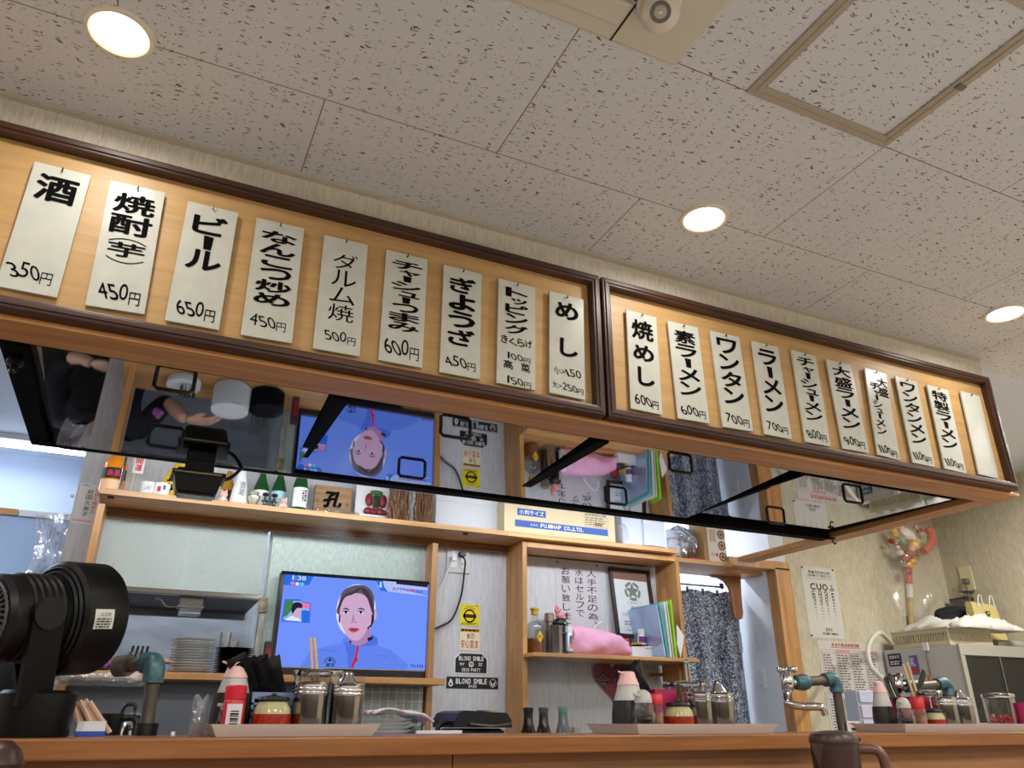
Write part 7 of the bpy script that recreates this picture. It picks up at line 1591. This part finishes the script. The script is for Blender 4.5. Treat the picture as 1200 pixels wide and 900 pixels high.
tag(solid(MB().grid(heap(a.x-.04, 4.50, 2.865, 3.00, z1-.012, .085, 8), 36, 14).build('white_cloth', CLW), .004), 'second white cloth draped over the front edge of the cream basket', 'cloth')
# black bag, clear box, yellow paper bag, towel roll
bz0 = ZSC+.10
qa, qb = at(1102, 725, 3.20), at(1160, 725, 3.20)
tag(MB().ball(((qa.x+qb.x)/2, 3.22, ZSC+.20), (qb.x-qa.x)/2, .08, .062, 26, 14, jitter=.05).ball((qa.x+.06, 3.2, ZSC+.16), .08, .07, .045, 18, 10, jitter=.05).build('black_bag', mat('black_cloth', (20, 22, 30), .85)), 'soft black cloth bag lying on the white cloth on the showcase', 'bag')
qa, qb = at(1157, 720, 3.28), at(1170, 720, 3.28)
t = thing('clear_box', ((qa.x+qb.x)/2, 3.3, ZSC), 'clear plastic box with dark edges behind the black bag on the showcase', 'box')
zt = at(1158, 704, 3.28).z; MB().box(qa.x, min(qb.x, 4.60), 3.24, 3.35, ZSC+.0035, zt, .004).build('case', mat('clear_box_plastic', (120, 116, 112), .1, alpha=.55), t)
MB().box(qa.x-.003, min(qb.x, 4.60)+.003, 3.237, 3.353, zt-.012, zt+.003, .002).build('lid', mat('dark_lid', (50, 48, 46), .3), t)
qa, qb = at(1167, 735, 3.0), at(1192, 740, 3.0)
t = thing('paper_bag', (4.45, 3.05, ZSC), 'yellow paper bag with white string handles at the right on the showcase', 'bag')
x0, x1 = 4.375, 4.60; zt = at(1178, 708, 3.05).z
m = MB(); vs = [(x0, 3.03, ZSC+.0035), (x1, 3.03, ZSC+.0035), (x1, 3.12, ZSC+.0035), (x0, 3.12, ZSC+.0035), (x0+.006, 3.06, zt), (x1-.01, 3.055, zt-.012), (x1-.01, 3.09, zt-.012), (x0+.006, 3.095, zt)]
m.add(vs, [(3, 2, 1, 0), (0, 1, 5, 4), (1, 2, 6, 5), (2, 3, 7, 6), (3, 0, 4, 7), (4, 5, 6, 7)]); m.build('bag_body', mat('paper_yellow', (196, 180, 116), .65), t)
for dx in (.05, .15):
    pts = [(x0+dx, 3.052, zt-.03), (x0+dx+.012, 3.045, zt+.03), (x0+dx+.035, 3.045, zt+.035), (x0+dx+.05, 3.052, zt-.03)]; MB().tube(bez(pts, 6), .003, 6).build('string_handle', PAPER, t)
k_ = Ink(); k_.ch('祝', .07, .12, .05, .10, .02); k_.lines(.06, .15, .11, .16, 3, .5); k_.build('print', INK, t, Vector((x0, 3.040, zt)), Vector((1, 0, 0)), Vector((0, .0, -1)), .006)
tag(MB().tube([(4.40, 2.985, ZSC+.026), (4.63, 2.985, ZSC+.026)], .022, 16).build('towel_roll', mat('roll_grey', (150, 146, 136), .9)), 'grey rolled towel at the right edge on top of the showcase', 'towel')
# white hose
t = MB().tube(bez([(XS-.02, 3.30, ZSC+.03), at(1032, 742, 3.20), at(1021, 750, 3.12), at(1017, 765, 3.05), at(1022, 783, 2.9), at(1036, 798, 2.6), at(1048, 815, 2.3), Vector(at(1056, 842, 2.2))], 8), .0125, 12).build('white_hose', mat('hose_white', (200, 196, 182), .4))
tag(t, 'thick white hose curving down from the basket beside the showcase', 'hose')
tag(MB().tube(bez([at(1068, 812, 2.1), at(1078, 808, 2.1), at(1086, 811, 2.1), at(1090, 820, 2.1), Vector((at(1094, 850, 2.1).x, 2.1, PREP+.007))], 6), .007, 8).build('thin_white_hose', WHITEP), 'thin white hose looping behind the right chopsticks', 'hose')

# ================================================================== PLATES AND CLUTTER ON THE LOW SHELF
ZTS = ZT+.0005
def plate_stack(px, Y, n, dz, rpx, mt, grp, colour):
    s = Spot(px, Y, ZT); r = rpx*s.k; p = None
    num = ('lowest', 'second', 'third', 'fourth', 'fifth', 'sixth', 'seventh', 'eighth', 'ninth', 'tenth', 'eleventh', 'twelfth', 'thirteenth', 'fourteenth')
    for i in range(n):
        lb = colour+' plate on the low shelf, '+('topmost of its stack' if i == n-1 else (num[i]+' from the bottom of its stack' if i else 'lowest of its stack'))
        if i == 0:
            p = thing('plate', (s.x, Y, ZT), lb, 'plate', grp)
            MB().lathe([(r*.45, ZTS), (r*.50, ZTS+.002), (r*.95, ZTS+dz*.9), (r, ZTS+dz*1.05), (r*.96, ZTS+dz*1.1), (r*.48, ZTS+.004), (0, ZTS+.004)], s.x, Y, 40).build('dish', mt, p)
        else: dup(p, (.0015*math.sin(i*2.1), .0015*math.cos(i*1.7), dz*i), lb)
plate_stack(221, 3.235, 13, .0093, 24, WHITEC, 'white plates on the low shelf', 'white')
plate_stack(271, 3.235, 12, .0078, 22, BLACKC, 'black plates on the low shelf', 'black')
Y = 3.25
plate_stack(152, 3.24, 4, .0085, 22, WHITEC, 'white plates left of the main stack', 'small left-hand white')
s = Spot(165, 3.25, ZT); 
t = thing('wire_basket', (s.x, 3.25, ZT), 'small clear basket of cups on the left plates of the low shelf', 'basket')
zb = ZT+.0085*4+.006
m = MB(); m.lathe([(.03, zb), (.036, zb+.03), (.034, zb+.03), (.028, zb+.003), (0, zb+.002)], s.x-.02, 3.24, 24); m.build('clear_cup', GLASS, t)
m = MB()
for i in range(4): m.tube([(s.x-.045+.016*i, 3.215, zb+.004), (s.x-.04+.016*i, 3.225, zb+.05)], .0045, 8)
m.build('dark_handle', BLACKP, t)
for i, (px, h) in enumerate(((258, .16), (268, .13))):
    s = Spot(px, 3.345, ZT); tag(MB().lathe([(.018, ZTS), (.021, ZTS+h), (.019, ZTS+h), (.016, ZTS+.006), (0, ZTS+.005)], s.x, 3.345, 22).build('drinking_glass', GLASS), ('taller' if i == 0 else 'shorter')+' clear glass behind the black plates on the low shelf', 'glass', 'glasses behind the black plates')
t = thing('red_bottle', (at(308, 790, 3.25).x, 3.25, ZT), 'dark box with a red label between the black plates and the television', 'box'); s = Spot(310, 3.25, ZT)
MB().box(s.x-.014, s.x+.014, 3.23, 3.27, ZTS, ZTS+.125, .003).build('box_body', mat('brown_dark', (60, 40, 44), .4), t)
MB().box(s.x-.008, s.x+.010, 3.228, 3.2295, ZTS+.02, ZTS+.10).build('label', mat('label_dark_red', (130, 24, 36), .4), t)
# plastic film on the low shelf's left edge and hanging bag
tag(MB().grid(crumple(-.225, .06, 3.10, 3.118, ZT-.05, ZT-.004, 14, amp=.008), 24, 6).build('plastic_sheet', film('sheet_film', (230, 232, 236), .35, .1, 30)), 'crumpled clear plastic sheet stuck along the left front edge of the low shelf', 'plastic sheet')

# ================================================================== LEFT SIDE: PIER NOTICE, BACK ROOM, HANGING BAG
t, P0, w_, h_, ex, ey = sticker('paper_label', (88, 567, 115, 613.5), YW-.001, PAPER, 'white vertical paper label with black and red writing on the white pier', 'notice', None, .04)
k_ = Ink(); k_.col('前田久美子', w_*.40, w_*.66, h_*.12, h_*.84, .008, fill=.8); k_.build('lettering', mat('faded_ink', (70, 70, 84), .6), t, P0, ex, ey)
k_ = Ink(); k_.col('勉強て麺まる', w_*.74, w_*.94, h_*.08, h_*.74, .006, fill=.8); k_.rect(w_*.05, w_*.95, h_*.945, h_*.962); k_.rect(w_*.05, w_*.9, h_*.915, h_*.925); k_.build('red_lettering', mat('pink_red_ink', (220, 80, 110), .6), t, P0, ex, ey)
k_ = Ink(); k_.lines(w_*.1, w_*.5, h_*.03, h_*.06, 1, .7); k_.build('small_print', INKGREY, t, P0, ex, ey)
q = at(85, 581, YW-.003); tag(MB().ball((q.x, YW-.004, q.z), .008).build('white_pin', WHITEP), 'small white pin on the left edge of the pier', 'pin')
# shallow cabinet with glass door in the room beyond
YR = 4.6
a, b = at(-40, 598, YR), at(82, 601, YR)
struct('wall_back_room', MB().box(-3.0, -.33, YR+.35, YR+.4, 0, CZ), mat('blue_white_wall', (190, 204, 226), .5))
t = thing('glass_cabinet', ((a.x+b.x)/2, YR, 0), 'tall cabinet with reflective pale blue glass doors in the back room at the left', 'cabinet')
zt = at(40, 598, YR).z
MB().box(-1.9, -.38, YR+.03, YR+.34, 0, zt, .004).build('body', mat('cabinet_blue_white', (176, 190, 214), .4), t)
MB().box(-1.9, -.66, YR, YR+.029, zt-.035, zt, .003).build('wood_rail', mat('cabinet_wood', (196, 146, 100), .5), t)
MB().box(-.655, -.38, YR, YR+.029, zt-.035, zt, .003).build('pale_rail', WHITEP, t)
MB().box(-1.9, -.38, YR+.012, YR+.0295, 0.2, zt-.036).build('glass_door', mat('cabinet_glass', (176, 198, 232), .08, .15), t)
MB().box(-.86, -.82, YR-.002, YR+.011, .2, zt-.036, .002).build('door_stile', mat('cabinet_wood', (196, 146, 100), .5), t)
def bagl(u, v):
    x = 22+60*u+10*math.sin(5*v)*(1-u); y = 603+(140-0)*v
    if v < .5: x += (1-u)*38*(.5-v)
    return at(x, y, 3.51+.025*math.sin(9*u+6*v)+.02*math.sin(17*v-5*u))
tag(MB().grid(bagl, 22, 24).build('hanging_plastic_bag', film('milky_film', (238, 236, 244), .5, .14, 16, .03)), 'crumpled clear plastic hanging left of the white pier', 'plastic bag')

t = thing('dark_cupboard', (-.8, 4.2, 0), 'low dark brown cupboard behind the fan in the back kitchen', 'cupboard')
MB().box(-1.3, -.34, 4.05, 4.45, .0, EYE+.50, .004).build('body', mat('cupboard_dark', (40, 34, 34), .5), t)
for x0 in (-1.29, -.81): MB().box(x0, x0+.46, 4.03, 4.049, .05, EYE+.48, .003).build('door', mat('cupboard_dark', (40, 34, 34), .5), t)
# ================================================================== KITCHEN WORKER, MOSTLY HIDDEN BY THE FAN
wx, wy = -.305, 3.71
P = thing('person', (wx-.0, wy, 0), 'person in black work clothes at the stove, mostly hidden behind the fan', 'person')
def skin(name, mt, joints, edges, parent, sub=2):
    me = bpy.data.meshes.new(name); o3 = ORG[parent]
    me.from_pydata([Vector(p)-o3 for p, r in joints], edges, []); o = bpy.data.objects.new(name, me); C.objects.link(o); o.parent = parent; ORG[o] = o3
    me.materials.append(mt); sk = o.modifiers.new('skin', 'SKIN'); sk.use_smooth_shade = True
    for i, (p, r) in enumerate(joints):
        v = me.skin_vertices[0].data[i]; v.radius = (r, r) if not isinstance(r, tuple) else r; v.use_root = i == 0
    s_ = o.modifiers.new('sub', 'SUBSURF'); s_.levels = sub; s_.render_levels = sub
    return o
CLB = mat('black_workwear', (24, 25, 30), .85, noise=.2, nscale=(18, 18, 18)); SKN = mat('skin', (214, 168, 140), .5)
J = lambda x, y, z: (wx+x, wy+y, z)
body = [(J(0, .04, .92), (.15, .11)), (J(0, .0, 1.06), (.14, .105)), (J(0, -.04, 1.18), (.15, .10)), (J(0, -.075, 1.26), (.09, .075)), (J(.16, -.05, 1.24), .060), (J(-.16, -.05, 1.24), .060), (J(.24, -.06, 1.10), .048), (J(-.22, -.06, 1.05), .048), (J(.09, .04, .84), .088), (J(-.09, .04, .84), .088), (J(.09, .02, .48), .062), (J(-.09, .02, .48), .062), (J(.09, .04, .09), .045), (J(-.09, .04, .09), .045), (J(.09, -.10, .035), .035), (J(-.09, -.10, .035), .035), (J(.26, -.12, 1.12), .043), (J(-.18, -.12, .98), .042)]
skin('work_clothes', CLB, body, [(0, 1), (1, 2), (2, 3), (2, 4), (2, 5), (4, 6), (5, 7), (0, 8), (0, 9), (8, 10), (9, 11), (10, 12), (11, 13), (12, 14), (13, 15), (6, 16), (7, 17)], P)
HZ, HY = -.175, -.085                                   # the head hangs forward over the stove
fl_ = [(J(0, -.07, 1.27), .055), (J(0, HY-.02, 1.48+HZ), .052), (J(0, HY-.035, 1.56+HZ), (.070, .085)), (J(0, HY-.04, 1.63+HZ), (.073, .09)), (J(0, HY-.03, 1.68+HZ), (.055, .07))]
skin('head', SKN, fl_, [(0, 1), (1, 2), (2, 3), (3, 4)], P)
m = MB(); m.ball(J(0, HY-.124, 1.585+HZ), .012, .018, .020)
for s_ in (-1, 1): m.ball(J(.078*s_, HY-.03, 1.595+HZ), .014, .022, .030)
m.build('nose_and_ears', SKN, P)
m = MB()
for s_ in (-1, 1): m.ball(J(.030*s_, HY-.118, 1.615+HZ), .011, .006, .007)
m.build('eyes', mat('eye_dark', (40, 30, 28), .3), P)
m = MB(); m.ball(J(0, HY-.120, 1.542+HZ), .022, .006, .006); m.build('mouth', mat('lips', (176, 100, 92), .5), P)
m = MB(); m.ball(J(0, HY-.020, 1.655+HZ), .084, .098, .070, 22, 14); m.build('hair', mat('dark_hair', (26, 22, 22), .6), P)
# forearm and hand reaching right over the low shelf
arm_j = [(J(.255, -.11, 1.115), .036), (J(.29, -.15, 1.17), .034), (J(.325, -.19, 1.225), .028), (J(.345, -.205, 1.240), .026)]
skin('forearm', SKN, arm_j, [(0, 1), (1, 2), (2, 3)], P)
def hand(hb, dr, flip=1):
    dr = Vector(dr).normalized(); sdv = Vector((0, 0, 1)).cross(dr).normalized(); dn = Vector((0, 0, -1)); q_ = Matrix((dr, sdv, dr.cross(sdv))).transposed().to_4x4()
    m = MB(); o0 = len(m.v); m.ball((0, 0, 0), .050, .042, .017, 18, 12); M_ = Matrix.Translation(hb+dr*.040) @ q_; m.v = [tuple(M_ @ Vector(p)) for p in m.v]; m.build('palm', SKN, P)
    pal = hb+dr*.068
    for o_, L in ((-.028, .064), (-.010, .075), (.009, .071), (.026, .055)):
        b_ = pal+sdv*o_*flip; f1 = b_+dr*L*.48+dn*.003; f2 = f1+dr*L*.32+dn*.012; f3 = f2+dr*L*.20+dn*.018
        skin('finger', SKN, [(b_, .0095), (f1, .009), (f2, .0085), (f3, .007)], [(0, 1), (1, 2), (2, 3)], P, 1)
    b_ = hb+dr*.025-sdv*.030*flip; skin('thumb', SKN, [(b_, .012), (b_+dr*.026-sdv*.020*flip+dn*.006, .0105), (b_+dr*.050-sdv*.022*flip+dn*.014, .008)], [(0, 1), (1, 2)], P, 1)
hand(Vector(J(.350, -.207, 1.243)), (.9, -.12, -.02))
l2 = [(J(-.18, -.12, .975), .034), (J(-.13, -.18, 1.0), .028), (J(-.08, -.20, 1.03), .027)]
skin('forearm', SKN, l2, [(0, 1), (1, 2)], P)
hand(Vector(J(-.075, -.203, 1.033)), (.85, -.1, .05), -1)
fig_p = at(126, 777, 3.5)
m = MB(); 
for i in range(5): m.ball((fig_p.x+.012*math.cos(i*1.3), 3.5+.01*math.sin(i*2), fig_p.z+.012*math.sin(i*1.3)), .014, .012, .013, 10, 7)
m.build('patterned_cuff', mat('pink_pattern_cloth', (200, 110, 150), .8, noise=.6, nscale=(90, 90, 90), col2=(80, 60, 130)), P)

# ================================================================== STEAM
def steam(name, c, size, dens, label, seed):
    m = bpy.data.materials.new(name+'_vapour'); m.use_nodes = True; nt = m.node_tree; nt.nodes.remove(nt.nodes['Principled BSDF'])
    vsn = nt.nodes.new('ShaderNodeVolumeScatter'); vsn.inputs['Color'].default_value = (.9, .92, .95, 1)
    tc = nt.nodes.new('ShaderNodeTexCoord'); mp = nt.nodes.new('ShaderNodeMapping'); mp.inputs['Scale'].default_value = (5, 5, 3); mp.inputs['Location'].default_value = (seed, 0, 0); nz = nt.nodes.new('ShaderNodeTexNoise'); nz.inputs['Scale'].default_value = 2; nz.inputs['Detail'].default_value = 3
    nt.links.new(tc.outputs['Object'], mp.inputs[0]); nt.links.new(mp.outputs[0], nz.inputs[0])
    ln = nt.nodes.new('ShaderNodeVectorMath'); ln.operation = 'DIVIDE'; ln.inputs[1].default_value = size; nt.links.new(tc.outputs['Object'], ln.inputs[0])
    le = nt.nodes.new('ShaderNodeVectorMath'); le.operation = 'LENGTH'; nt.links.new(ln.outputs[0], le.inputs[0])
    fall = nt.nodes.new('ShaderNodeMapRange'); fall.inputs[1].default_value = 1; fall.inputs[2].default_value = .2; fall.inputs[3].default_value = 0; fall.inputs[4].default_value = dens; nt.links.new(le.outputs['Value'], fall.inputs[0])
    mr = nt.nodes.new('ShaderNodeMapRange'); mr.inputs[1].default_value = .42; mr.inputs[2].default_value = .68; nt.links.new(nz.outputs[0], mr.inputs[0])
    mu = nt.nodes.new('ShaderNodeMath'); mu.operation = 'MULTIPLY'; nt.links.new(fall.outputs[0], mu.inputs[0]); nt.links.new(mr.outputs[0], mu.inputs[1]); nt.links.new(mu.outputs[0], vsn.inputs['Density'])
    nt.links.new(vsn.outputs[0], nt.nodes['Material Output'].inputs['Volume'])
    o = MB().ball(tuple(c), *size, seg=20, ring=12).build(name, m, origin=tuple(c)); tag(o, label, 'steam', kind='stuff'); return o
steam('steam', at(672, 820, 2.70), (.20, .12, .30), 3.2, 'thin drifting steam in front of the heart sign and the bottles', 2.0)
steam('steam', at(415, 640, 2.95), (.26, .10, .12), 3.0, 'faint steam rising in front of the long shelf above the television', 7.0)
